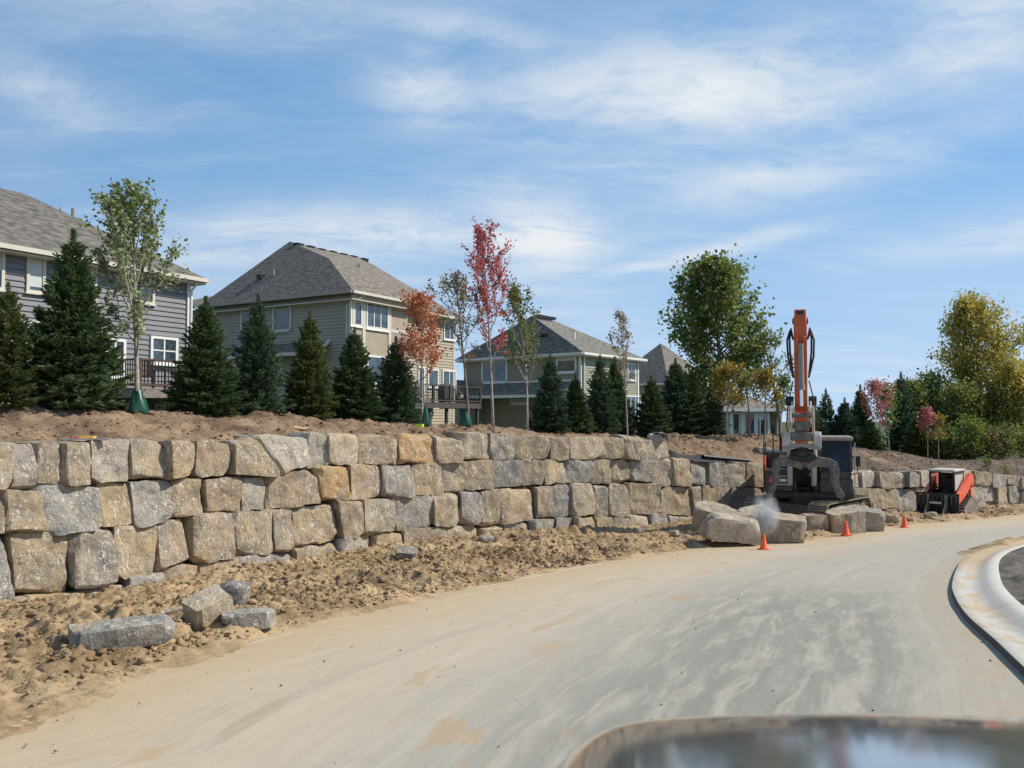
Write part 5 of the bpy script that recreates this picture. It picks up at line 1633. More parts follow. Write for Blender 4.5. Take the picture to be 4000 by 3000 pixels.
leafy(2410, 3.4, 1205, 'thin pale leaved sapling between the spruce pair and short spruce', 'sapling', 'lf_pale', name='birch_tree', ubase=2463, bark='pale_bark', seed=17, trunk_v=1530, spread_px=80, asc=60, n_br=16, leaves=900, ls=0.11, r0=0.04, sub=8, fill=0.18)
leafy(2770, 0, 1020, 'big full dark green tree beside the excavator boom', 'tree', 'lf_deep', name='linden_tree', D=45, ubase=2815, seed=19, trunk_v=1590, spread_px=250, asc=20, n_br=70, leaves=14500, ls=0.22, r0=0.17, sub=14, fill=0.26, wind=(-0.14, 0.0),
      prof_=lambda k: 1.0 * min(1, 0.62 + 1.9 * k) * (1 - 0.78 * k ** 1.6))
leafy(2965, 0, 1285, 'leaning grey trunked poplar with thin leaves left of the boom', 'tree', 'lf_green', name='poplar_tree', D=43, ubase=3060, seed=23, trunk_v=1600, spread_px=130, asc=35, n_br=18, leaves=1300, ls=0.13, r0=0.11, sub=8, fill=0.22)
leafy(2848, 0, 1425, 'left yellow young maple before the white sunroom', 'maple', 'lf_yellow', D=40, ubase=2846, bark='pale_bark', seed=29, trunk_v=1600, spread_px=125, asc=42, n_br=18, leaves=2200, ls=0.13, r0=0.05, sub=9, fill=0.25)
leafy(2985, 0, 1450, 'right yellow young maple before the white sunroom', 'maple', 'lf_yellow', D=40.5, ubase=2985, bark='bark', seed=31, trunk_v=1600, spread_px=105, asc=42, n_br=16, leaves=1700, ls=0.13, r0=0.05, sub=9, fill=0.25)
leafy(2905, 0, 1470, 'thin trunked green sapling between the two yellow maples', 'sapling', 'lf_green', D=42, ubase=2930, bark='bark', seed=37, trunk_v=1560, spread_px=55, asc=50, n_br=11, leaves=450, ls=0.15, r0=0.06, sub=5)
leafy(3075, 0, 1470, 'green leaved sapling close to the left of the boom', 'sapling', 'lf_green', D=42, ubase=3052, bark='pale_bark', seed=41, trunk_v=1640, spread_px=48, asc=60, n_br=12, leaves=520, ls=0.15, r0=0.05, sub=5)
# right-hand group
leafy(3405, 6.5, 1488, 'red leaved young maple right of the excavator cab', 'maple', 'lf_pink', ubase=3445, bark='pale_bark', seed=43, trunk_v=1680, spread_px=95, asc=48, n_br=18, leaves=1300, ls=0.14, r0=0.05, sub=9, fill=0.25)
leafy(3474, 8.5, 1510, 'narrow green tree between the red maple and slender spruce', 'tree', 'lf_fresh', name='hornbeam_tree', ubase=3474, bark='pale_bark', seed=47, trunk_v=1690, spread_px=48, asc=65, n_br=22, leaves=1300, ls=0.18, r0=0.05, sub=6, fill=0.5)
leafy(3562, 14, 1490, 'green tree behind the slender spruce', 'tree', 'lf_deep', name='ash_tree', ubase=3565, seed=53, trunk=0.12, spread_px=85, asc=45, n_br=34, leaves=3400, ls=0.24, r0=0.09, sub=7, fill=0.5)
leafy(3640, 15, 1478, 'rounded green tree left of the tall olive yellow tree', 'tree', 'lf_olive', name='ash_tree', ubase=3640, seed=59, trunk=0.1, spread_px=120, asc=36, n_br=44, leaves=5600, ls=0.25, r0=0.1, sub=7, fill=0.55)
leafy(3618, 6.0, 1600, 'small pinkish maple behind the loader', 'maple', 'lf_pink', ubase=3625, bark='pale_bark', seed=61, trunk_v=1710, spread_px=40, asc=50, n_br=12, leaves=600, ls=0.16, r0=0.035, sub=5)
leafy(3662, 5.6, 1622, 'small orange maple behind the loader', 'maple', 'lf_yellow', ubase=3667, bark='pale_bark', seed=67, trunk_v=1730, spread_px=30, asc=55, n_br=11, leaves=480, ls=0.15, r0=0.035, sub=5)
leafy(3800, 13, 1158, 'tall olive yellow tree standing above the others at right', 'tree', 'lf_gold', name='maple_tree', ubase=3850, seed=71, trunk=0.02, spread_px=215, asc=26, n_br=92, leaves=21000, ls=0.24, r0=0.2, sub=13, fill=0.32, wind=(0.06, 0),
      prof_=lambda k: 1.15 * (1 - k) ** 0.8 * min(1, 0.55 + 2 * k) + 0.12)
leafy(3760, 11, 1500, 'bushy olive green tree in front of the olive yellow tree', 'tree', 'lf_olive', name='maple_tree', ubase=3770, seed=73, trunk=0.06, spread_px=140, asc=32, n_br=44, leaves=6500, ls=0.22, r0=0.1, sub=11, fill=0.4, multi=2)
leafy(3985, 9, 1395, 'golden tree at the right edge of the picture', 'tree', 'lf_gold', name='maple_tree', ubase=4000, seed=79, trunk=0.06, spread_px=140, asc=36, n_br=50, leaves=8000, ls=0.23, r0=0.14, sub=11, fill=0.4, multi=2)
leafy(3905, 10, 1500, 'dense green tree between the olive yellow and golden trees', 'tree', 'lf_olive', name='maple_tree', ubase=3905, seed=89, trunk=0.05, spread_px=120, asc=35, n_br=40, leaves=5500, ls=0.22, r0=0.1, sub=11, fill=0.4, multi=2)
for k, (u, tb_, vt, sp_, lf, lb) in enumerate([(3790, 5.6, 1650, 55, 'lf_fresh', 'light green bush at the foot of the olive yellow tree'), (3850, 5.4, 1690, 55, 'lf_mixed', 'brownish bush right of the light green bush'), (3915, 5.2, 1680, 60, 'lf_green', 'grey green bush above the dark soil heap at right'), (3985, 5.6, 1690, 65, 'lf_olive', 'olive bush at the right edge below the golden tree'), (3715, 6.2, 1690, 50, 'lf_green', 'green bush behind the loader cab'), (3660, 7.0, 1700, 55, 'lf_olive', 'low olive bush left of the loader cab roof')]):
    leafy(u, tb_, vt, lb, 'bush', lf, name='bush', seed=101 + k, trunk=0.04, spread_px=sp_, asc=35, n_br=30, leaves=1700, ls=0.17, r0=0.03, sub=6, fill=0.6, multi=3, prof_=lambda k: 0.9)
leafy(3852, 1.6, 1795, 'small yellow green weed on the bank at right', 'weed', 'lf_fresh', name='weed_plant', seed=120, trunk=0.03, spread_px=24, asc=45, n_br=10, leaves=220, ls=0.11, r0=0.01, sub=3, multi=2, prof_=lambda k: 0.9)
leafy(3924, 1.0, 1826, 'small green seedling on top of the wall at right', 'weed', 'lf_fresh', name='weed_plant', seed=121, trunk=0.03, spread_px=13, asc=60, n_br=8, leaves=110, ls=0.10, r0=0.008, sub=3, prof_=lambda k: 0.9)

# green watering bags round the planted stems
def water_bag(u, tb_, vtop, wpx, label, seed):
    p = behind(u, tb_)
    h = ray(u, vtop)[2] * p[1] - p[2] + 0.03
    w = wpx / F * p[1] / 2
    r = empty('watering_bag', (p[0], p[1], p[2] - 0.03), seed, label, 'watering bag', 'green watering bags on the planted trees')
    prf = [(0.3, 0), (1.0, 0.02), (1.06, 0.18), (0.98, 0.35), (0.85, 0.55), (0.62, 0.78), (0.42, 0.93), (0.36, 1.0)]
    n = 26; vs = []; rr = np.random.default_rng(seed)
    for j, (a, z) in enumerate(prf):
        for k in range(n):
            an = 6.283 * k / n
            wob = 1 + 0.10 * math.sin(5 * an + j) + 0.07 * math.sin(9 * an + 2 * j + seed)
            vs.append((math.cos(an) * w * a * wob, math.sin(an) * w * a * wob, z * h + 0.03 * math.sin(3 * an) * z))
    fs = [(j * n + k, j * n + (k + 1) % n, (j + 1) * n + (k + 1) % n, (j + 1) * n + k) for j in range(len(prf) - 1) for k in range(n)]
    meshobj('bag', vs, fs, M['green_bag'], r, True)
    MB().tube([(w * 0.4, -0.02, h * 0.9), (w * 0.75, -0.05, h * 1.05), (w * 0.3, -0.03, h * 1.02)], 0.012, 5).build('strap', M['black_metal'], r, local=True)
    return r


water_bag(537, 3.9, 1525, 74, 'green watering bag round the silver green maple stem', 1)
water_bag(1662, 3.6, 1590, 32, 'green watering bag round the small orange maple stem', 2)
water_bag(1818, 3.6, 1598, 46, 'green watering bag round the sparse brown and red maple', 3)
# ------------------------------------------------------------------ excavator with grapple
def track_loop(L, H, n):
    """shoe positions (x along, z up, angle) round a track of length L and height H"""
    r = H / 2
    st_ = L - H
    per = 2 * st_ + 2 * math.pi * r
    out = []
    for i in range(n):
        d = per * i / n
        if d < st_: out.append((-st_ / 2 + d, H, 0.0))
        elif d < st_ + math.pi * r:
            a = (d - st_) / r; out.append((st_ / 2 + r * math.sin(a), r + r * math.cos(a), -a))
        elif d < 2 * st_ + math.pi * r: out.append((st_ / 2 - (d - st_ - math.pi * r), 0.0, math.pi))
        else:
            a = (d - 2 * st_ - math.pi * r) / r; out.append((-st_ / 2 - r * math.sin(a), r - r * math.cos(a), math.pi - a))
    return out


def excavator():
    D = 32.5
    x, y = (3152 - 2000) / F * D, D
    zg = -4.18
    root = empty('excavator', (x, y, zg), R(-19), 'orange and black excavator holding a steel grapple by the wall', 'excavator')
    root.scale = (1.075, 1.075, 1.075)
    B = lambda m, n, mat, par=root, **k: m.build(n, mat, par, local=True, **k)
    # undercarriage turned a little to the left of the house
    ca, sa = math.cos(R(-24)), math.sin(R(-24))
    def rot(p): return (p[0] * ca - p[1] * sa, p[0] * sa + p[1] * ca, p[2])
    H, L = 0.92, 4.3
    for sx in (-1, 1):
        m = MB()
        m.prism([(-1.75, 0.16), (1.75, 0.16), (1.75, 0.62), (1.2, 0.80), (-1.2, 0.80), (-1.75, 0.62)], 0, sx * 1.18 - 0.17, sx * 1.18 + 0.17)
        for yy in (-1.68, 1.68):
            m.tube([(sx * 1.18 - 0.2, yy, 0.46), (sx * 1.18 + 0.2, yy, 0.46)], 0.36, 20)
        for k in range(7):
            m.tube([(sx * 1.18 - 0.19, -1.25 + k * 0.42, 0.17), (sx * 1.18 + 0.19, -1.25 + k * 0.42, 0.17)], 0.11, 10)
        m.v = [rot(p) for p in m.v]
        tr_ = B(m, 'track', M['mud_steel'])
        sh = MB().bbox(-0.33, 0.33, -0.093, 0.093, -0.03, 0.012)
        sh.bbox(-0.33, 0.33, -0.09, -0.065, 0.012, 0.05).bbox(-0.33, 0.33, 0.0, 0.022, 0.012, 0.04)
        me = None
        for (a, z, an) in track_loop(L, H, 46):
            if me is None:
                o = B(sh, 'track_shoe', M['mud_steel'], tr_); me = o.data
            else: o = link('track_shoe', me, tr_)
            q = rot((sx * 1.18, a, z + 0.03))
            o.location = q
            o.rotation_euler = (Matrix.Rotation(R(-24), 4, 'Z') @ Matrix.Rotation(an, 4, 'X')).to_euler()
    m = MB().bbox(-1.02, 1.02, -0.75, 0.75, 0.42, 0.82); m.bbox(-0.6, 0.6, -1.1, 1.1, 0.46, 0.78)
    m.lathe([(0.72, 0.82), (0.75, 0.86), (0.75, 1.0), (0.70, 1.06)], 28)
    m.v = [rot(p) for p in m.v]
    B(m, 'undercarriage', M['mud_steel'])
    # upper structure (front is -y)
    m = MB().prism([(-1.46, -1.25), (-0.52, -1.35), (0.3, -1.35), (1.46, -1.3), (1.46, 2.2), (1.0, 2.75), (-1.0, 2.75), (-1.46, 2.2)], 2, 1.06, 1.24)
    B(m, 'deck_frame', M['black_metal'])
    m = MB().bevbox(-1.45, -0.52, -1.30, 0.2, 1.24, 2.02, 0.05)
    tb_ = B(m, 'tool_box', M['dark_paint'])
    B(MB().bbox(-1.12, -0.66, -1.315, -1.30, 1.48, 1.52).bbox(-1.12, -0.66, -1.315, -1.3, 1.78, 1.81).bbox(-1.0, -0.78, -1.32, -1.3, 1.60, 1.70), 'grab_rail', M['light_steel'], tb_)
    B(MB().prism([(-1.34, 1.56), (-1.18, 1.56), (-1.24, 1.76), (-1.30, 1.76)], 1, -1.318, -1.302), 'orange_marker', M['cone'], tb_)
    m = MB().bevbox(-1.45, -0.55, -0.1, 2.1, 2.0, 2.62, 0.06)
    hd = B(m, 'engine_cover', M['dark_paint'])
    B(MB().bbox(-1.0, -0.6, -0.125, -0.1, 2.18, 2.5), 'grille', M['light_steel'], hd)
    B(MB().tube([(-0.95, 0.9, 2.6), (-0.95, 0.9, 3.15), (-0.95, 1.0, 3.25)], 0.06, 10), 'exhaust', M['black_metal'])
    m = MB().prism([(-1.1, 1.9), (1.1, 1.9), (1.45, 2.1), (1.35, 2.85), (0.8, 3.1), (-0.8, 3.1), (-1.35, 2.85), (-1.45, 2.1)], 2, 1.1, 2.35)
    B(m, 'counterweight', M['dark_paint'], bevel=0.05)
    # orange side panel and hand rails at the left edge
    B(MB().prism([(-1.1, 1.45), (0.6, 1.35), (0.6, 2.42), (-0.75, 2.46), (-1.1, 2.2)], 0, -1.535, -1.455), 'side_panel', M['orange'])
    B(MB().tube([(-1.5, -1.2, 1.24), (-1.5, -1.25, 2.9), (-1.5, -0.6, 3.0), (-1.5, 0.4, 2.95), (-1.5, 0.4, 2.5)], 0.022, 6), 'hand_rail', M['black_metal'])
    B(MB().tube([(-1.2, -0.3, 2.6), (-1.2, -0.35, 3.4)], 0.025, 6).box((-1.2, -0.4, 3.45), (0.14, 0.05, 0.3)), 'mirror', M['black_metal'])
    # boom cavity
    B(MB().bbox(-0.5, 0.32, -0.6, 1.4, 1.24, 1.75).bbox(-0.5, -0.4, -1.2, 0.8, 1.24, 2.3).bbox(0.2, 0.3, -1.2, 0.8, 1.24, 2.3), 'boom_mount', M['black_metal'])
    # cab
    cx0, cx1, cy0, cy1, cz0, cz1 = 0.36, 1.44, -1.38, 0.35, 1.24, 3.16
    m = MB()
    for xx in (cx0, cx1 - 0.08):
        m.prism([(cy0, cz0 + 0.75), (cy0 + 0.09, cz0 + 0.75), (cy0 + 0.27, cz1 - 0.1), (cy0 + 0.18, cz1 - 0.1)], 0, xx, xx + 0.08)
        m.bbox(xx, xx + 0.08, cy1 - 0.09, cy1, cz0, cz1 - 0.1)
        m.bbox(xx, xx + 0.08, -0.52, -0.44, cz0, cz1 - 0.1)
    m.bevbox(cx0, cx1, cy0 - 0.02, cy1, cz0, cz0 + 0.52, 0.04)
    m.bbox(cx0 + 0.08, cx1 - 0.08, cy0 + 0.005, cy0 + 0.06, cz0 + 0.52, cz0 + 0.75)
    cab = B(m, 'cab', M['dark_paint'])
    B(MB().bevbox(cx0 - 0.03, cx1 + 0.03, cy0 + 0.10, cy1 + 0.03, cz1 - 0.1, cz1 + 0.06, 0.04), 'roof', M['steel'], cab)
    m = MB().add([(cx0 + 0.08, cy0 + 0.04, cz0 + 0.75), (cx1 - 0.08, cy0 + 0.04, cz0 + 0.75), (cx1 - 0.08, cy0 + 0.22, cz1 - 0.1), (cx0 + 0.08, cy0 + 0.22, cz1 - 0.1), (cx0 + 0.08, cy0 + 0.06, cz0 + 0.75), (cx1 - 0.08, cy0 + 0.06, cz0 + 0.75), (cx1 - 0.08, cy0 + 0.24, cz1 - 0.1), (cx0 + 0.08, cy0 + 0.24, cz1 - 0.1)],
                 [(0, 1, 2, 3), (7, 6, 5, 4), (0, 4, 5, 1), (1, 5, 6, 2), (2, 6, 7, 3), (3, 7, 4, 0)])
    B(m, 'windscreen', M['dark_glass'], cab)
    for xx in (cx0 + 0.03, cx1 - 0.05):
        B(MB().bbox(xx, xx + 0.02, cy0 + 0.25, -0.52, cz0 + 0.55, cz1 - 0.1).bbox(xx, xx + 0.02, -0.44, cy1 - 0.09, cz0 + 0.75, cz1 - 0.1), 'side_window', M['dark_glass'], cab)
    B(MB().bevbox(0.66, 1.14, -0.5, 0.05, 1.75, 1.95, 0.04).bevbox(0.66, 1.14, 0.0, 0.14, 1.9, 2.7, 0.05), 'seat', M['rubber'], cab)
    B(MB().tube([(1.36, cy0 + 0.1, 1.9), (1.58, cy0 - 0.12, 1.95), (1.6, cy0 - 0.14, 2.3)], 0.018, 6).bevbox(1.53, 1.68, cy0 - 0.19, cy0 - 0.15, 2.2, 2.55, 0.01), 'mirror', M['black_metal'])
    B(MB().tube([(1.5, cy0 + 0.05, 1.3), (1.52, cy0 + 0.02, 3.0)], 0.02, 6), 'hand_rail', M['light_steel'])
    # boom: lateral plane at bx
    bx = -0.22
    def side(poly, w, dx=0.0): return MB().prism(poly, 0, bx + dx - w / 2, bx + dx + w / 2)
    boom = side([(-0.45, 1.62), (-0.75, 1.95), (-1.62, 4.3), (-2.35, 5.9), (-3.05, 7.12), (-3.2, 7.28), (-3.36, 7.12), (-3.25, 6.9), (-2.75, 5.75), (-2.15, 4.1), (-1.5, 2.2), (-1.0, 1.5), (-0.6, 1.42)], 0.42)
    bo = B(boom, 'boom', M['orange'], bevel=0.02)
    B(side([(-0.42, 1.60), (-0.72, 1.97), (-1.10, 2.9), (-1.76, 2.92), (-1.53, 2.2), (-1.02, 1.46), (-0.6, 1.38)], 0.46), 'boom_foot_shade', M['black_metal'], bo)  # black sleeve added over the orange boom, for shade and dark hoses
    B(MB().tube([(bx - 0.25, -3.2, 7.1), (bx + 0.25, -3.2, 7.1)], 0.10, 14), 'pin', M['black_metal'], bo)
    # lift cylinders either side of the boom
    for s in (-1, 1):
        xx = bx + s * 0.40
        B(MB().tube([(xx, -1.25, 1.5), (xx, -1.75, 3.0)], 0.095, 14), 'lift_cylinder', M['light_steel'])
        B(MB().tube([(xx, -1.75, 3.0), (xx, -2.25, 4.42)], 0.05, 12), 'cylinder_rod', M['chrome'])
        B(MB().tube([(xx - s * 0.16, -2.25, 4.45), (xx + s * 0.10, -2.25, 4.45)], 0.17, 14), 'cylinder_pin', M['black_metal'])
    # dipper stick hanging down in front
    stick = side([(-3.22, 7.50), (-3.42, 7.46), (-3.62, 6.9), (-3.60, 5.9), (-3.52, 4.35), (-3.36, 4.10), (-3.18, 4.2), (-3.12, 5.4), (-2.98, 6.7), (-2.92, 7.15), (-3.05, 7.42)], 0.37)
    so = B(stick, 'stick', M['orange'], bevel=0.02)
    B(side([(-3.42, 7.45), (-3.50, 7.40), (-3.46, 7.18), (-3.40, 7.18)], 0.2), 'lug', M['black_metal'], so)
    B(side([(-3.55, 6.6), (-3.74, 6.5), (-3.70, 6.05), (-3.58, 6.0)], 0.10, -0.13).prism([(-3.55, 6.6), (-3.74, 6.5), (-3.70, 6.05), (-3.58, 6.0)], 0, bx + 0.08, bx + 0.18), 'cylinder_bracket', M['orange'], so)
    B(MB().tube([(bx, -3.72, 6.3), (bx, -3.74, 4.85)], 0.095, 16).tube([(bx, -3.74, 4.95), (bx, -3.745, 4.78)], 0.115, 16), 'bucket_cylinder', M['steel'])
    B(MB().tube([(bx, -3.745, 4.8), (bx, -3.75, 4.25)], 0.055, 12), 'cylinder_rod', M['chrome'])
    for s in (-1, 1):
        B(MB().tube([(bx + s * 0.24, -3.2, 6.55), (bx + s * 0.34, -3.35, 6.75), (bx + s * 0.42, -3.45, 6.45), (bx + s * 0.40, -3.5, 5.9), (bx + s * 0.30, -3.5, 5.45), (bx + s * 0.24, -3.4, 5.2)], 0.036, 6), 'hose', M['rubber'])
        B(MB().tube([(bx + s * 0.23, -3.0, 6.5), (bx + s * 0.30, -3.2, 6.85), (bx + s * 0.345, -3.4, 6.5), (bx + s * 0.33, -3.5, 6.0), (bx + s * 0.25, -3.5, 5.3)], 0.034, 6), 'hose', M['rubber'])
        B(MB().tube([(bx + s * 0.25, -3.3, 5.1), (bx + s * 0.42, -3.45, 4.3), (bx + s * 0.48, -3.5, 3.6), (bx + s * 0.40, -3.5, 3.25)], 0.022, 6), 'hose', M['rubber'])
        B(side([(-3.45, 4.4), (-3.55, 4.42), (-3.82, 4.2), (-3.72, 3.6), (-3.6, 3.6), (-3.62, 4.1)], 0.06, s * 0.29), 'link_arm', M['light_steel'])
        B(side([(-3.30, 4.25), (-3.42, 4.25), (-3.50, 3.55), (-3.36, 3.55)], 0.06, s * 0.22), 'link_arm', M['light_steel'])
    # coupler and rotator head
    gy = -3.55
    m = MB().bevbox(bx - 0.22, bx + 0.22, gy - 0.25, gy + 0.25, 3.42, 3.75, 0.04).tube([(bx - 0.30, gy - 0.1, 3.62), (bx + 0.30, gy - 0.1, 3.62)], 0.09, 12).tube([(bx - 0.32, gy - 0.22, 3.95), (bx + 0.32, gy - 0.22, 3.95)], 0.075, 12)
    B(m, 'coupler', M['grapple'])
    m = MB().bevbox(bx - 0.34, bx + 0.34, gy - 0.3, gy + 0.3, 3.12, 3.40, 0.03)
    hd = B(m, 'grapple_head', M['grapple'], bevel=0.0)
    for s in (-1, 1):
        B(MB().prism([(gy - 0.3, 2.86), (gy + 0.3, 2.86), (gy + 0.3, 3.28), (gy + 0.2, 3.42), (gy - 0.2, 3.42), (gy - 0.3, 3.28)], 0, bx + s * 0.47 - 0.12, bx + s * 0.47 + 0.12), 'side_plate', M['light_steel'], hd, bevel=0.03)
    B(MB().prism([(bx - 0.6, 2.92), (bx - 0.55, 2.82), (bx, 2.93), (bx + 0.55, 2.82), (bx + 0.6, 2.92), (bx, 3.06)], 1, gy - 0.34, gy + 0.3), 'lower_plate', M['steel'], hd)
    B(MB().lathe([(0.36, 2.45), (0.38, 2.5), (0.38, 2.78), (0.33, 2.84)], 24, (bx, gy, 0)), 'rotator', M['black_metal'])
    B(MB().bevbox(bx - 0.34, bx + 0.34, gy - 0.32, gy + 0.32, 2.26, 2.5, 0.04), 'grapple_frame', M['grapple'])
    for s in (-1, 1):
        B(MB().tube([(bx - 0.42 * s, gy - 0.4, 2.62), (bx + 0.35 * s, gy - 0.4, 2.52)], 0.06, 12), 'grapple_cylinder', M['black_metal'])
    # four curved tines, two a side
    def tine(s, dy, k):
        f = [(0.05, 2.36), (0.40, 2.60), (0.80, 2.55), (0.98, 2.44), (1.04, 2.20), (1.00, 1.86), (1.06, 1.62), (1.18, 1.42), (1.10, 1.24), (1.02, 1.34), (0.94, 1.56), (0.82, 1.84), (0.84, 2.10), (0.76, 2.28), (0.40, 2.30), (0.1, 2.18)]
        pl = [(bx + 0.08 + s * a * k, b_) for a, b_ in f]
        m = MB().prism(pl, 1, gy + dy - 0.075, gy + dy + 0.075)
        return B(m, 'tine', M['grapple'], bevel=0.015)
    tine(1, -0.34, 1.0); tine(1, 0.22, 0.93); tine(-1, -0.30, 0.97); tine(-1, 0.26, 1.02)
    # flat lettering plate on the tool box is a plain pale panel of plate and rivets
    B(MB().bbox(-0.93, -0.75, -1.326, -1.318, 1.60, 1.70), 'maker_plate', M['white'], tb_)
    return root


excavator()


# ------------------------------------------------------------------ compact track loader
def loader():
    D = 39.2
    p = pt(3700, 2000, D)
    zg = verge_z(p[0], p[1])
    root = empty('track_loader', (p[0], p[1], zg - 0.02), R(-44), 'red armed compact track loader with black fork frame by the wall', 'loader')
    B = lambda m, n, mat, par=root, **k: m.build(n, mat, par, local=True, **k)
    for s in (-1, 1):
        m = MB().prism([(-0.95, 0.12), (-0.75, 0.0), (0.95, 0.0), (1.2, 0.2), (1.1, 0.42), (0.35, 0.82), (0.1, 0.84), (-0.8, 0.48), (-0.98, 0.3)], 0, s * 0.80 - 0.2, s * 0.80 + 0.2)
        t = B(m, 'track', M['mud_steel'], bevel=0.02)
        lug = MB().bbox(-0.205, 0.205, -0.035, 0.035, -0.03, 0.03); me = None
        path = [(-0.95, 0.12), (-0.75, 0.0), (0.95, 0.0), (1.2, 0.2), (1.1, 0.42), (0.35, 0.82), (0.1, 0.84), (-0.8, 0.48), (-0.98, 0.3), (-0.95, 0.12)]
        for (a, b) in zip(path[:-1], path[1:]):
            ln = math.hypot(b[0] - a[0], b[1] - a[1]); n = max(1, int(ln / 0.15)); an = math.atan2(b[1] - a[1], b[0] - a[0])
            for k in range(n):
                f = (k + 0.5) / n
                if me is None: o = B(lug, 'track_lug', M['rubber'], t); me = o.data
                else: o = link('track_lug', me, t)
                o.location = (s * 0.80, a[0] + (b[0] - a[0]) * f, a[1] + (b[1] - a[1]) * f); o.rotation_euler = (an, 0, 0)
        B(MB().tube([(s * 0.80 - 0.21, -0.72, 0.24), (s * 0.8 + 0.21, -0.72, 0.24)], 0.17, 14).tube([(s * 0.80 - 0.21, 0.9, 0.22), (s * 0.8 + 0.21, 0.9, 0.22)], 0.17, 14), 'idler', M['steel'], t)
    B(MB().bevbox(-0.58, 0.58, -0.95, 1.35, 0.3, 0.95, 0.05).bevbox(-0.55, 0.55, 0.55, 1.4, 0.9, 1.35, 0.06), 'body', M['dark_paint'])
    # cab
    m = MB()
    for xx in (-0.55, 0.47):
        m.bbox(xx, xx + 0.08, -0.72, -0.62, 0.9, 2.02).bbox(xx, xx + 0.08, 0.62, 0.74, 0.9, 2.02)
        m.bbox(xx + 0.01, xx + 0.07, -0.62, 0.62, 0.9, 1.12).bbox(xx + 0.01, xx + 0.07, -0.62, 0.62, 1.9, 2.02)
    m.bbox(-0.47, 0.47, -0.7, -0.64, 0.9, 1.0)
    cab = B(m, 'cab', M['black_metal'])
    B(MB().bevbox(-0.60, 0.60, -0.82, 0.85, 2.02, 2.12, 0.03), 'roof', M['light_steel'], cab)
    B(MB().bbox(0.475, 0.545, -0.60, 0.60, 1.14, 1.88), 'side_mesh', M['light_steel'], cab)
    B(MB().bbox(-0.47, 0.47, 0.66, 0.69, 1.2, 1.9), 'rear_window', M['glass'], cab)
    B(MB().bevbox(-0.26, 0.26, -0.15, 0.3, 0.95, 1.1, 0.04).bevbox(-0.26, 0.26, 0.2, 0.34, 1.05, 1.7, 0.05), 'seat', M['rubber'], cab)
    B(MB().bbox(-0.40, -0.28, -0.4, 0.1, 1.2, 1.26).bbox(0.28, 0.4, -0.4, 0.1, 1.2, 1.26).tube([(0.34, -0.35, 1.26), (0.34, -0.38, 1.42)], 0.025, 6).tube([(-0.34, -0.35, 1.26), (-0.34, -0.38, 1.42)], 0.025, 6), 'controls', M['rubber'], cab)
    # lift arms
    for s in (-1, 1):
        arm = [(1.42, 1.50), (1.28, 1.84), (0.95, 1.90), (0.4, 1.62), (-0.55, 1.14), (-1.08, 0.95), (-1.22, 0.5), (-1.25, 0.12), (-1.08, 0.12), (-1.02, 0.50), (-0.85, 0.60), (-0.3, 0.74), (0.6, 1.14), (1.05, 1.42), (1.2, 1.20)]
        B(MB().prism(arm, 0, s * 0.72 - 0.09, s * 0.72 + 0.09), 'lift_arm', M['red'], bevel=0.015)
        B(MB().prism([(1.1, 1.5), (1.42, 1.5), (1.5, 0.9), (1.42, 0.25), (1.25, 0.25), (1.22, 0.9)], 0, s * 0.66 - 0.05, s * 0.66 + 0.05), 'rear_upright', M['red'] if s > 0 else M['dark_paint'])
        B(MB().tube([(s * 0.6, 1.0, 0.75), (s * 0.64, 0.2, 1.2)], 0.05, 10), 'lift_cylinder', M['black_metal'])
    # fork carriage in front
    fr = MB()
    for z in (0.10, 0.46, 0.98): fr.bbox(-0.92, 0.92, -1.42, -1.34, z, z + 0.09)
    for xx in (-0.92, -0.42, -0.05, 0.33, 0.84): fr.bbox(xx, xx + 0.08, -1.44, -1.36, 0.0, 1.07)
    fr.bbox(-0.86, 0.86, -1.33, -1.30, 0.15, 0.95)
    fc_ = B(fr, 'fork_frame', M['black_metal'])
    for xx in (-0.45, 0.32):
        B(MB().prism([(-1.46, 1.0), (-1.40, 1.0), (-1.40, 0.06), (-2.45, 0.03), (-2.45, 0.0), (-1.46, 0.0)], 0, xx, xx + 0.12), 'fork_tine', M['steel'], fc_)
    me = None
    for k in range(9):
        o = MB().bbox(-0.82 + k * 0.2, -0.80 + k * 0.2, -1.38, -1.36, 0.55, 0.98) if me is None else None
        if o is not None: o = B(o, 'guard_bar', M['steel'], fc_); me = o.data
        else:
            o = link('guard_bar', me, fc_); o.location = (k * 0.2, 0, 0)
    B(MB().bbox(-0.32, 0.18, -1.47, -1.455, 0.57, 0.66), 'pale_label', M['white'], fc_)
    B(MB().bbox(-0.75, -0.6, -0.98, -0.94, 0.62, 0.80), 'headlight', M['white'])
    return root


loader()
# ------------------------------------------------------------------ loose stones
def loose(name, u, v, size, rz, tone, label, seed, D=None, tilt=(0, 0), cuts=6, cat='boulder', group=None, sink=0.06, cutd=0.84, amp=0.035, zadd=0.0):
    """a loose block resting on the ground where pixel (u, v) meets it; size = length, depth, height in metres"""
    if D is None: p = verge_hit(u, v)
    else: p = pt(u, v, D)
    p[2] = verge_z(p[0], p[1]) + zadd
    P, Fq = SHELL2
    q = rough_block(P, np.array(size) / 2, seed, 0.05, cuts + 3, amp, cutd)
    Rm = np.array(Matrix.Rotation(rz, 3, 'Z') @ Matrix.Rotation(tilt[0], 3, 'X') @ Matrix.Rotation(tilt[1], 3, 'Y'))
    q = q @ Rm.T
    q[:, 2] -= q[:, 2].min() + sink
    o = meshobj(name, q, Fq, M['stone'], None, True)
    o.data.set_sharp_from_angle(angle=R(26))
    o.location = tuple(p)
    o.color = (*TONE[tone], 1)
    return tag(o, label, cat, group)


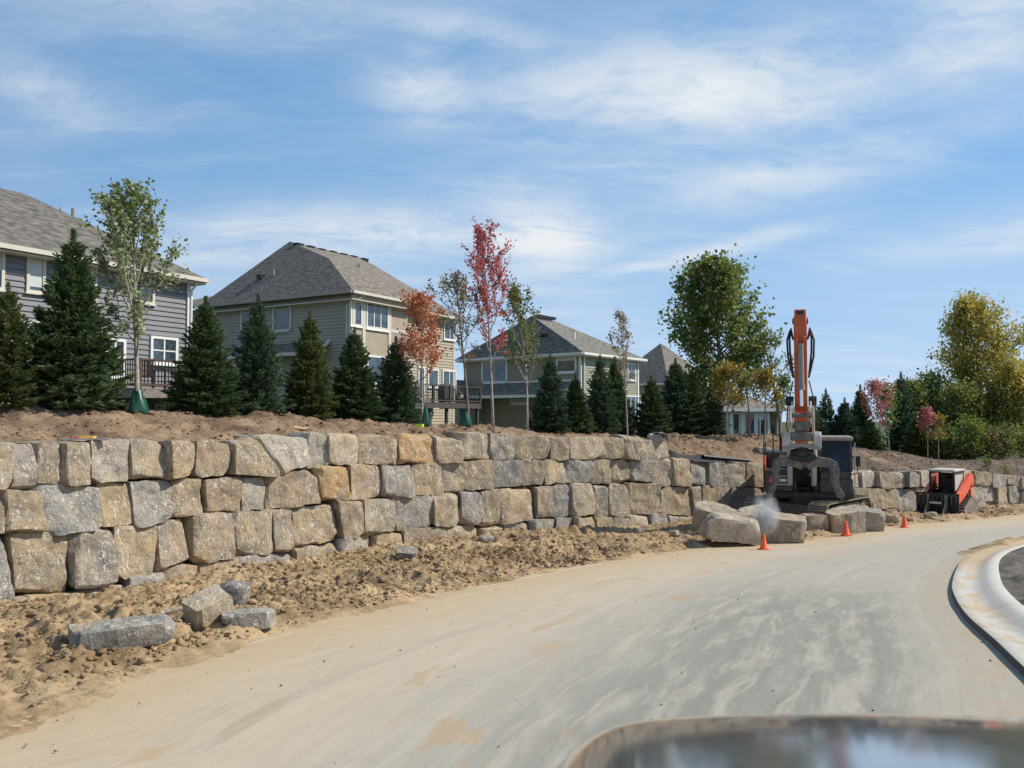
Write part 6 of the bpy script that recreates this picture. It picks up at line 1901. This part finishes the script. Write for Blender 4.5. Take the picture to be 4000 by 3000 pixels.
G = 'loose quarry blocks beside the road'
loose('boulder', 2850, 2122, (1.75, 1.0, 0.74), R(8), 'l', 'pale block nearest the road, left of the first cone', 501, group=G, D=26.2, cuts=4, cutd=0.80, amp=0.03, tilt=(0.12, 0.10))
loose('boulder', 2800, 2085, (1.45, 0.9, 0.8), R(-30), 'l', 'pale buff block wedged behind the pale block left of the first cone', 502, group=G, D=28.0, cutd=0.78, cuts=4, amp=0.03, tilt=(0.3, 0.2), zadd=0.1)
loose('boulder', 2955, 2080, (1.5, 1.0, 0.8), R(20), 'l', 'block with a broken face inside the dust cloud', 509, group=G, D=27.6, cutd=0.80, cuts=4, amp=0.03, tilt=(0.25, -0.15), zadd=0.12)
loose('boulder', 3055, 2105, (1.45, 1.0, 0.86), R(-16), 'b', 'big grey brown block right behind the first cone', 503, group=G, D=27.0, cuts=4, cutd=0.82, amp=0.03, tilt=(0.1, 0.12))
loose('boulder', 3175, 2040, (0.75, 0.7, 0.6), R(10), 't', 'small tan block under the front of the excavator', 504, group=G, D=29.8)
loose('boulder', 3290, 2080, (1.35, 0.85, 0.8), R(15), 'l', 'pale block right behind the middle cone', 505, group=G, D=29.9, cuts=4, cutd=0.82, amp=0.03, tilt=(0.1, -0.08))
loose('boulder', 3395, 2070, (0.95, 0.8, 0.78), R(-10), 'g', 'grey block just right of the block behind the middle cone', 506, group=G, D=30.5, cutd=0.82, cuts=4, amp=0.03, tilt=(0.15, 0.1))
loose('boulder', 3320, 2040, (1.5, 0.9, 0.78), R(25), 'g', 'grey block lying behind the pair at the middle cone', 507, group=G, D=31.2)
loose('slab_stone', 482, 2515, (1.12, 0.40, 0.23), R(24), 'g', 'long flat grey slab lying on the dirt at left', 511, cat='stone', cuts=7, cutd=0.86, amp=0.022, tilt=(0.12, -0.04))
loose('boulder', 812, 2425, (0.56, 0.38, 0.34), R(58), 'l', 'pale topped chunk of stone next to the long slab', 522, cat='stone', cutd=0.84, amp=0.015, cuts=2, tilt=(0.25, -0.30), sink=0.1)
loose('slab_stone', 975, 2440, (0.72, 0.3, 0.2), R(22), 'g', 'thin grey wedge of stone right of the pale topped chunk', 513, cat='stone', cutd=0.76, amp=0.015)
loose('slab_stone', 912, 2365, (0.42, 0.34, 0.34), R(10), 'd', 'small dark grey stone behind the pale topped chunk', 514, cat='stone', cutd=0.8)
loose('slab_stone', 650, 2400, (0.8, 0.3, 0.16), R(40), 't', 'half buried dusty slab left of the pale topped chunk', 515, cat='stone', cutd=0.85, sink=0.1)
loose('slab_stone', 1588, 2178, (0.55, 0.4, 0.12), R(5), 'd', 'blue grey flake of stone on the dirt before the wall', 516, cat='stone', cutd=0.85, amp=0.012, sink=0.0, tilt=(0.35, 0.1))
loose('slab_stone', 1900, 2115, (0.4, 0.25, 0.1), R(25), 'g', 'small grey chip on the dirt below the middle of the wall', 517, cat='stone', cutd=0.85, sink=0.02)
loose('slab_stone', 2490, 2080, (0.18, 0.16, 0.12), R(25), 'd', 'small dark stone at the wall foot near the loose blocks', 518, cat='stone', cutd=0.85, sink=0.02)
loose('slab_stone', 2640, 2092, (0.2, 0.12, 0.14), R(60), 'w', 'small white chip of stone left of the loose blocks', 519, cat='stone', cutd=0.85, sink=0.02)
for k, (u, v, s) in enumerate(((3480, 2030, 0.4), (3640, 2026, 0.5), (3560, 2032, 0.3))):
    loose('boulder', u, v, (s, s * 0.7, s * 0.6), R(30 * k), 't', ['lump of tan dirt left of the loader forks', 'wide lump of tan dirt in front of the loader', 'small lump of tan dirt right of the wide lump'][k], 530 + k, cat='dirt lump', cutd=0.78, amp=0.05, sink=0.12)


# things lying on the bank and the wall
def on_bank(u, tb_): return behind(u, tb_)


p = on_bank(1190, 2.4)
o = MB().box((0, 0, 0.03), (0.62, 0.2, 0.045)).build('pine_board', M['wood']); o.location = tuple(p); o.rotation_euler = (0.25, 0.1, R(18))
tag(o, 'orange pine board lying on the soil above the wall', 'board')
p = on_wall(320, 1722, -0.45)
r = empty('pry_bar', (p[0], p[1], p[2] + 0.02), R(20), 'flat grey tool with yellow and pink marking on the wall top', 'tool')
MB().prism([(-0.45, -0.05), (-0.4, -0.12), (0.5, -0.06), (0.55, 0.05), (0.0, 0.12), (-0.4, 0.06)], 2, 0, 0.035).build('blade', M['steel'], r, local=True)
MB().prism([(-0.05, -0.07), (0.22, -0.07), (0.26, 0.06), (0.05, 0.07)], 2, 0.035, 0.075).build('yellow_strap', M['yellow'], r, local=True)
MB().prism([(-0.22, -0.06), (-0.05, -0.07), (0.04, 0.06), (-0.2, 0.03)], 2, 0.035, 0.06).build('pink_strap', M['pink'], r, local=True)
p = on_bank(1640, 2.6)
o = MB().prism([(-0.12, -0.06), (0.1, -0.08), (0.14, 0.05), (0.0, 0.11), (-0.14, 0.06)], 2, 0, 0.1).build('ribbon_wad', M['lime']); o.location = tuple(p + np.array([0, 0, 0.02]))
tag(o, 'lime yellow ribbon on the soil below the orange maple', 'ribbon')

# pale rock under a flap of grey cloth at the end of the top course
p = on_wall(2560, 1722, -0.5)
o = loose('boulder', 2552, 1715, (0.55, 0.4, 0.3), 0.3, 'w', 'pale rock on the last stone of the top course', 540, D=float(p[1]), cat='stone')
o.location = (p[0] - 0.05, p[1], p[2] + 0.02)
n1, n2 = 14, 8
vs = []
for i in range(n1):
    a = -0.25 + 2.5 * i / (n1 - 1)
    for j in range(n2):
        yy = (j / (n2 - 1) - 0.5) * 0.5
        rr_ = 0.36 + 0.03 * math.sin(5 * a + 3 * yy)
        vs.append((math.sin(a - 0.9) * rr_ + 0.10, yy, max(0.0, math.cos(a - 0.9) * rr_ * 0.9)))
fsq = grid_faces(n1, n2)
o = meshobj('cloth_flap', vs, fsq, M['grey_cloth'], None, True)
sm = o.modifiers.new('thick', 'SOLIDIFY'); sm.thickness = 0.03
o.location = (p[0] + 0.03, p[1], p[2] + 0.03)
tag(o, 'grey cloth bent over the pale rock at the wall end', 'cloth')

# black pipe and filter fabric where the top course stops
a0, a1 = on_wall(2745, 1783, -0.35), on_wall(2922, 1800, -0.25)
a0[2] += 0.0
m = MB().tube([a0, a1], 0.085, 18, False).tube([a0, a1], 0.072, 18, False)
n_ = 18
o = m.build('drain_pipe', M['pipe'], smooth=True)
tag(o, 'length of black plastic pipe lying on the second stone course', 'pipe')
fa = [on_wall(2615, 1772, -0.3), on_wall(2660, 1786, -0.15), on_wall(2720, 1792, -0.1), on_wall(2800, 1797, -0.12), on_wall(2850, 1800, -0.15)]
vs = []
for i, q in enumerate(fa):
    w_ = [0.30, 0.26, 0.18, 0.2, 0.1][i]
    for j in range(7):
        t = j / 6
        vs.append(q + np.array([0.05 * math.sin(7 * t + i), -0.05 + 0.45 * t, w_ * (t - 0.45) + 0.05 * math.sin(9 * t + 2 * i)]))
o = meshobj('filter_fabric', vs, grid_faces(5, 7), M['fabric'], None, True)
sm = o.modifiers.new('thick', 'SOLIDIFY'); sm.thickness = 0.02
tag(o, 'crumpled black filter fabric left of the black pipe', 'fabric')
p = on_bank(2975, 2.2)
o = loose('slab_stone', 2975, 1690, (0.7, 0.45, 0.3), 0.4, 'd', 'dark wrapped lump on the soil left of the excavator', 541, D=float(p[1]), cat='lump')
o.location = tuple(p)


# ------------------------------------------------------------------ cones
def cone(u, v, label, hpx):
    p = ground_hit(u, v)
    h = hpx / F * p[1]
    k = h / 0.46
    r = empty('traffic_cone', (p[0], p[1], p[2] + 0.004), random.random(), label, 'cone', 'orange cones along the road edge')
    b = MB().prism([(a * 0.145 * k, c * 0.145 * k) for a, c in ((-1, -0.8), (-0.8, -1), (0.8, -1), (1, -0.8), (1, 0.8), (0.8, 1), (-0.8, 1), (-1, 0.8))], 2, 0, 0.025 * k).build('base', M['cone'], r, local=True)
    MB().lathe([(0.125 * k, 0.024 * k), (0.118 * k, 0.05 * k), (0.11 * k, 0.06 * k), (0.045 * k, 0.43 * k), (0.042 * k, 0.455 * k), (0.034 * k, 0.46 * k)], 24).build('body', M['cone'], r, smooth=True, local=True)
    return r


cone(2984, 2147, 'nearest orange cone, in front of the loose blocks', 58)
cone(3305, 2093, 'middle orange cone, below the excavator cab', 55)
cone(3533, 2061, 'farthest orange cone, left of the loader', 46)


# ------------------------------------------------------------------ clods and pebbles nobody could count
def clods(name, n, pos, size, mat, seed):
    r = np.random.default_rng(seed)
    base = np.array([(1, 0, 0), (-1, 0, 0), (0, 1, 0), (0, -1, 0), (0, 0, 1), (0, 0, -1), (.6, .6, .6), (-.6, .6, .5), (.6, -.6, .5), (-.6, -.6, .6)])
    fc = np.array([(0, 6, 8), (0, 2, 6), (6, 2, 7), (6, 7, 4), (6, 4, 8), (8, 4, 9), (8, 9, 3), (0, 8, 3), (1, 7, 2), (1, 9, 7), (7, 9, 4), (1, 3, 9), (0, 5, 2), (0, 3, 5), (1, 2, 5), (1, 5, 3)])
    n = len(pos)
    sc = size[:, None, None] * r.uniform(0.6, 1.25, (n, 1, 3)) * np.array([1.1, 0.9, 0.62])
    v = base[None] * (1 + 0.22 * r.normal(size=(n, 10, 1))) + 0.28 * r.normal(size=(n, 10, 3))
    an = r.uniform(0, 6.28, n); ca, sa = np.cos(an)[:, None], np.sin(an)[:, None]
    v = v * sc
    v = np.stack([v[..., 0] * ca - v[..., 1] * sa, v[..., 0] * sa + v[..., 1] * ca, v[..., 2]], -1) + pos[:, None, :]
    f = (fc[None] + 10 * np.arange(n)[:, None, None]).reshape(-1, 3)
    o = meshobj(name, v.reshape(-1, 3), f, mat)
    return o


r = np.random.default_rng(77)
n = 60000
s_ = r.uniform(12, 70, n); s_ = np.where(r.random(n) < 0.72, r.uniform(15, 42, n), s_)
k_ = r.random(n) ** 0.7
t_ = 0.05 + k_ * t_edge(s_) * 1.04
pp, tt_, nn = wall_at(s_)
px_, py_ = pp[:, 0] + nn[:, 0] * t_, pp[:, 1] + nn[:, 1] * t_
dens = fbm(np.stack([px_, py_, 0 * px_], -1) * 0.7, 3, 200)
kp_ = (dens + 0.5 * r.normal(size=n)) > -0.25
px_, py_, s_, t_ = px_[kp_], py_[kp_], s_[kp_], t_[kp_]
pz_ = Hverge(s_, t_, px_, py_)
sz_ = 0.006 + 0.023 * r.random(len(px_)) ** 2.2 + 0.07 * (r.random(len(px_)) ** 28)
o = clods('dirt_clods', n, np.stack([px_, py_, pz_ + sz_ * 0.25], -1), sz_ * 1.25, M['dirt'], 78)
tag(o, 'loose tan dirt clods scattered between wall and road', 'dirt', kind='stuff')
n = 22000
s_ = r.uniform(18, 85, n); tb_ = 0.9 + 4.8 * r.random(n)
pp, tt_, nn = wall_at(s_)
px_, py_ = pp[:, 0] - nn[:, 0] * tb_, pp[:, 1] - nn[:, 1] * tb_
pz_ = Hbank(s_, tb_) + bank_rough(px_, py_, tb_)
sz_ = 0.008 + 0.02 * r.random(n) ** 3 + 0.05 * (r.random(n) ** 26)
o = clods('soil_clods', n, np.stack([px_, py_, pz_ + sz_ * 0.2], -1), sz_ * 1.3, M['bank'], 79)
tag(o, 'loose brown soil clods on the bank above the wall', 'soil', kind='stuff')
n = 600
s_ = r.uniform(10, 60, n); te_ = t_edge(s_); t_ = te_ + (t_kerb(s_) - te_) * r.random(n) ** 1.9
pp, tt_, nn = wall_at(s_)
px_, py_ = pp[:, 0] + nn[:, 0] * t_, pp[:, 1] + nn[:, 1] * t_
sz_ = 0.006 + 0.012 * r.random(n) ** 3
o = clods('road_pebbles', n, np.stack([px_, py_, Hroad(px_, py_) + 0.008], -1), sz_, M['bank'], 80)
tag(o, 'small pebbles and crumbs scattered on the dusty road', 'pebbles', kind='stuff')

# ------------------------------------------------------------------ dust hanging over the broken block
p = pt(2990, 2010, 26.4)
P, Fq = block_shell(10, 10, 12)
nrm = unit(P)
q = nrm * (1 + 0.18 * fbm(nrm * 2.2, 3, 9))[:, None]
hz = np.clip((q[:, 2] + 1) / 2, 0, 1)
q = np.stack([q[:, 0] * 0.55 * (0.75 + 0.5 * hz) - 0.12 * hz, q[:, 1] * 0.45, q[:, 2] * 0.78], -1)
dust = meshobj('dust_cloud', q, Fq, None, None, True)
dust.location = tuple(p)
m = bpy.data.materials.new('stone_dust'); m.use_nodes = True
t = m.node_tree; t.nodes.clear(); N = NT(t)
vol = N.n('ShaderNodeVolumePrincipled')
vol.inputs['Color'].default_value = (0.80, 0.82, 0.85, 1)
co = N.n('ShaderNodeTexCoord').outputs['Object']
rad = N.vmath('LENGTH', N.vmath('MULTIPLY', co, (1.75, 2.2, 1.25)))
N.put(vol.inputs['Density'], N.math('MULTIPLY', N.math('MULTIPLY', N.ramp(rad, 1.0, 0.25), N.ramp(N.noise(co, 2.6, 4, 0.6), 0.30, 0.70)), 7.0))
t.links.new(vol.outputs[0], N.n('ShaderNodeOutputMaterial').inputs['Volume'])
dust.data.materials.append(m)
tag(dust, 'small puff of pale stone dust over the broken block', 'dust', kind='stuff')


# ------------------------------------------------------------------ the car the picture was taken from: bonnet, wings, nose, wheels
def car():
    hd = R(8)                                           # heading, to the right of the camera axis
    fw = np.array([math.sin(hd), math.cos(hd)]); rt = np.array([math.cos(hd), -math.sin(hd)])
    c0 = rt * 0.85                                       # middle of the car is to the right of the seat
    zr = float(Hroad(c0[0] + fw[0] * 1.2, c0[1] + fw[1] * 1.2))
    root = empty('car', (float(c0[0] + fw[0] * 1.2), float(c0[1] + fw[1] * 1.2), zr), 0, 'dark glossy car bonnet mirroring the wall in the lower right corner', 'car')
    paint, N, P = new_mat('dark_car_paint')
    co = N.n('ShaderNodeTexCoord').outputs['Object']
    N.put(P.inputs['Base Color'], N.mix(N.noise(co, 400, 2), (0.36, 0.365, 0.37), (0.44, 0.445, 0.45)))
    P.inputs['Metallic'].default_value = 0.75
    dustn = N.ramp(N.noise(co, 3.5, 6, 0.65), 0.45, 0.8)
    N.put(P.inputs['Roughness'], N.math('MULTIPLY_ADD', dustn, 0.08, 0.10))
    P.inputs['Coat Weight'].default_value = 0.6
    P.inputs['Coat Roughness'].default_value = 0.1
    pitch = -0.105                                       # the road falls away ahead
    def W3(l, w, z):                                     # lateral, forward, height above camera -> world
        q = c0 + rt * l + fw * w
        return (q[0], q[1], z)
    nl, nw = 49, 44
    vs = []
    for i in range(nl):
        l = -1.0 + 2.0 * i / (nl - 1)
        wf = 2.10 - 0.10 * l ** 2 - 0.10 * max(0, abs(l) - 0.74) ** 2 / 0.0676
        for j in range(nw):
            e = 1.25 * (j / (nw - 1)) ** 1.6              # distance back from the front edge
            w = wf - e
            z = -0.688 + math.tan(R(8.4)) * e - 0.034 * math.exp(-e / 0.24) - 0.012 * math.exp(-e / 0.02)
            z -= 0.035 * l ** 2 + 0.05 * max(0, abs(l) - 0.86) ** 2 / 0.0196
            vs.append(W3(l, w, z))
    fs = [tuple(q) for q in grid_faces(nl, nw)]
    off = origin_of(root)
    bon = meshobj('bonnet', vs, fs, paint, root, True, off)
    sm = bon.modifiers.new('thick', 'SOLIDIFY'); sm.thickness = 0.02; sm.offset = -1
    # wings either side and the nose below the bonnet edge
    for s in (-1, 1):
        vs = []
        for j in range(24):
            w = 0.78 + (1.86 - 0.78) * j / 23
            zt = -0.665 + math.tan(R(8.6)) * (2.0 - w) - 0.12
            for k in range(8):
                a = k / 7
                vs.append(W3(s * (0.985 + 0.05 * math.sin(a * 1.6)), w - 0.0, zt - 0.62 * a ** 1.3))
        meshobj('wing', vs, [tuple(q) for q in grid_faces(24, 8)], paint, root, True, off)
    vs = []
    for i in range(31):
        l = -1.0 + 2.0 * i / 30
        wf = 2.09 - 0.10 * l ** 2 - 0.10 * max(0, abs(l) - 0.74) ** 2 / 0.0676
        for k in range(9):
            a = k / 8
            vs.append(W3(l, wf + 0.03 * math.sin(a * 3.1) - 0.005, -0.77 - 0.035 * l ** 2 - 0.56 * a))
    meshobj('nose', vs, [tuple(q) for q in grid_faces(31, 9)], paint, root, True, off)
    m = MB()
    for k in range(5):
        a = W3(-0.45, 2.11, -0.90 - 0.06 * k); b = W3(0.45, 2.11, -0.90 - 0.06 * k)
        m.tube([a, b], 0.012, 6)
    m.build('grille', M['black_metal'], root)
    for s in (-1, 1):
        m = MB().tube([W3(s * 0.74, 1.99, -0.92), W3(s * 0.74, 2.06, -0.92)], [0.09, 0.10], 18)
        m.build('headlight', M['glass'], root)
        for w in (1.30,):
            c_ = np.array(W3(s * 0.90, w, zr + 0.36 - 0.0)); ax = np.array([rt[0], rt[1], 0])
            c_[2] = float(Hroad(c_[0], c_[1])) + 0.34
            ty = MB().tube([c_ - ax * 0.11, c_ - ax * 0.08, c_ + ax * 0.08, c_ + ax * 0.11], [0.30, 0.335, 0.335, 0.30], 28)
            wh = ty.build('wheel', M['rubber'], root, smooth=False)
            MB().tube([c_ - ax * 0.115, c_ + ax * 0.115], 0.21, 24).build('rim', M['light_steel'], wh)
    return root


car()
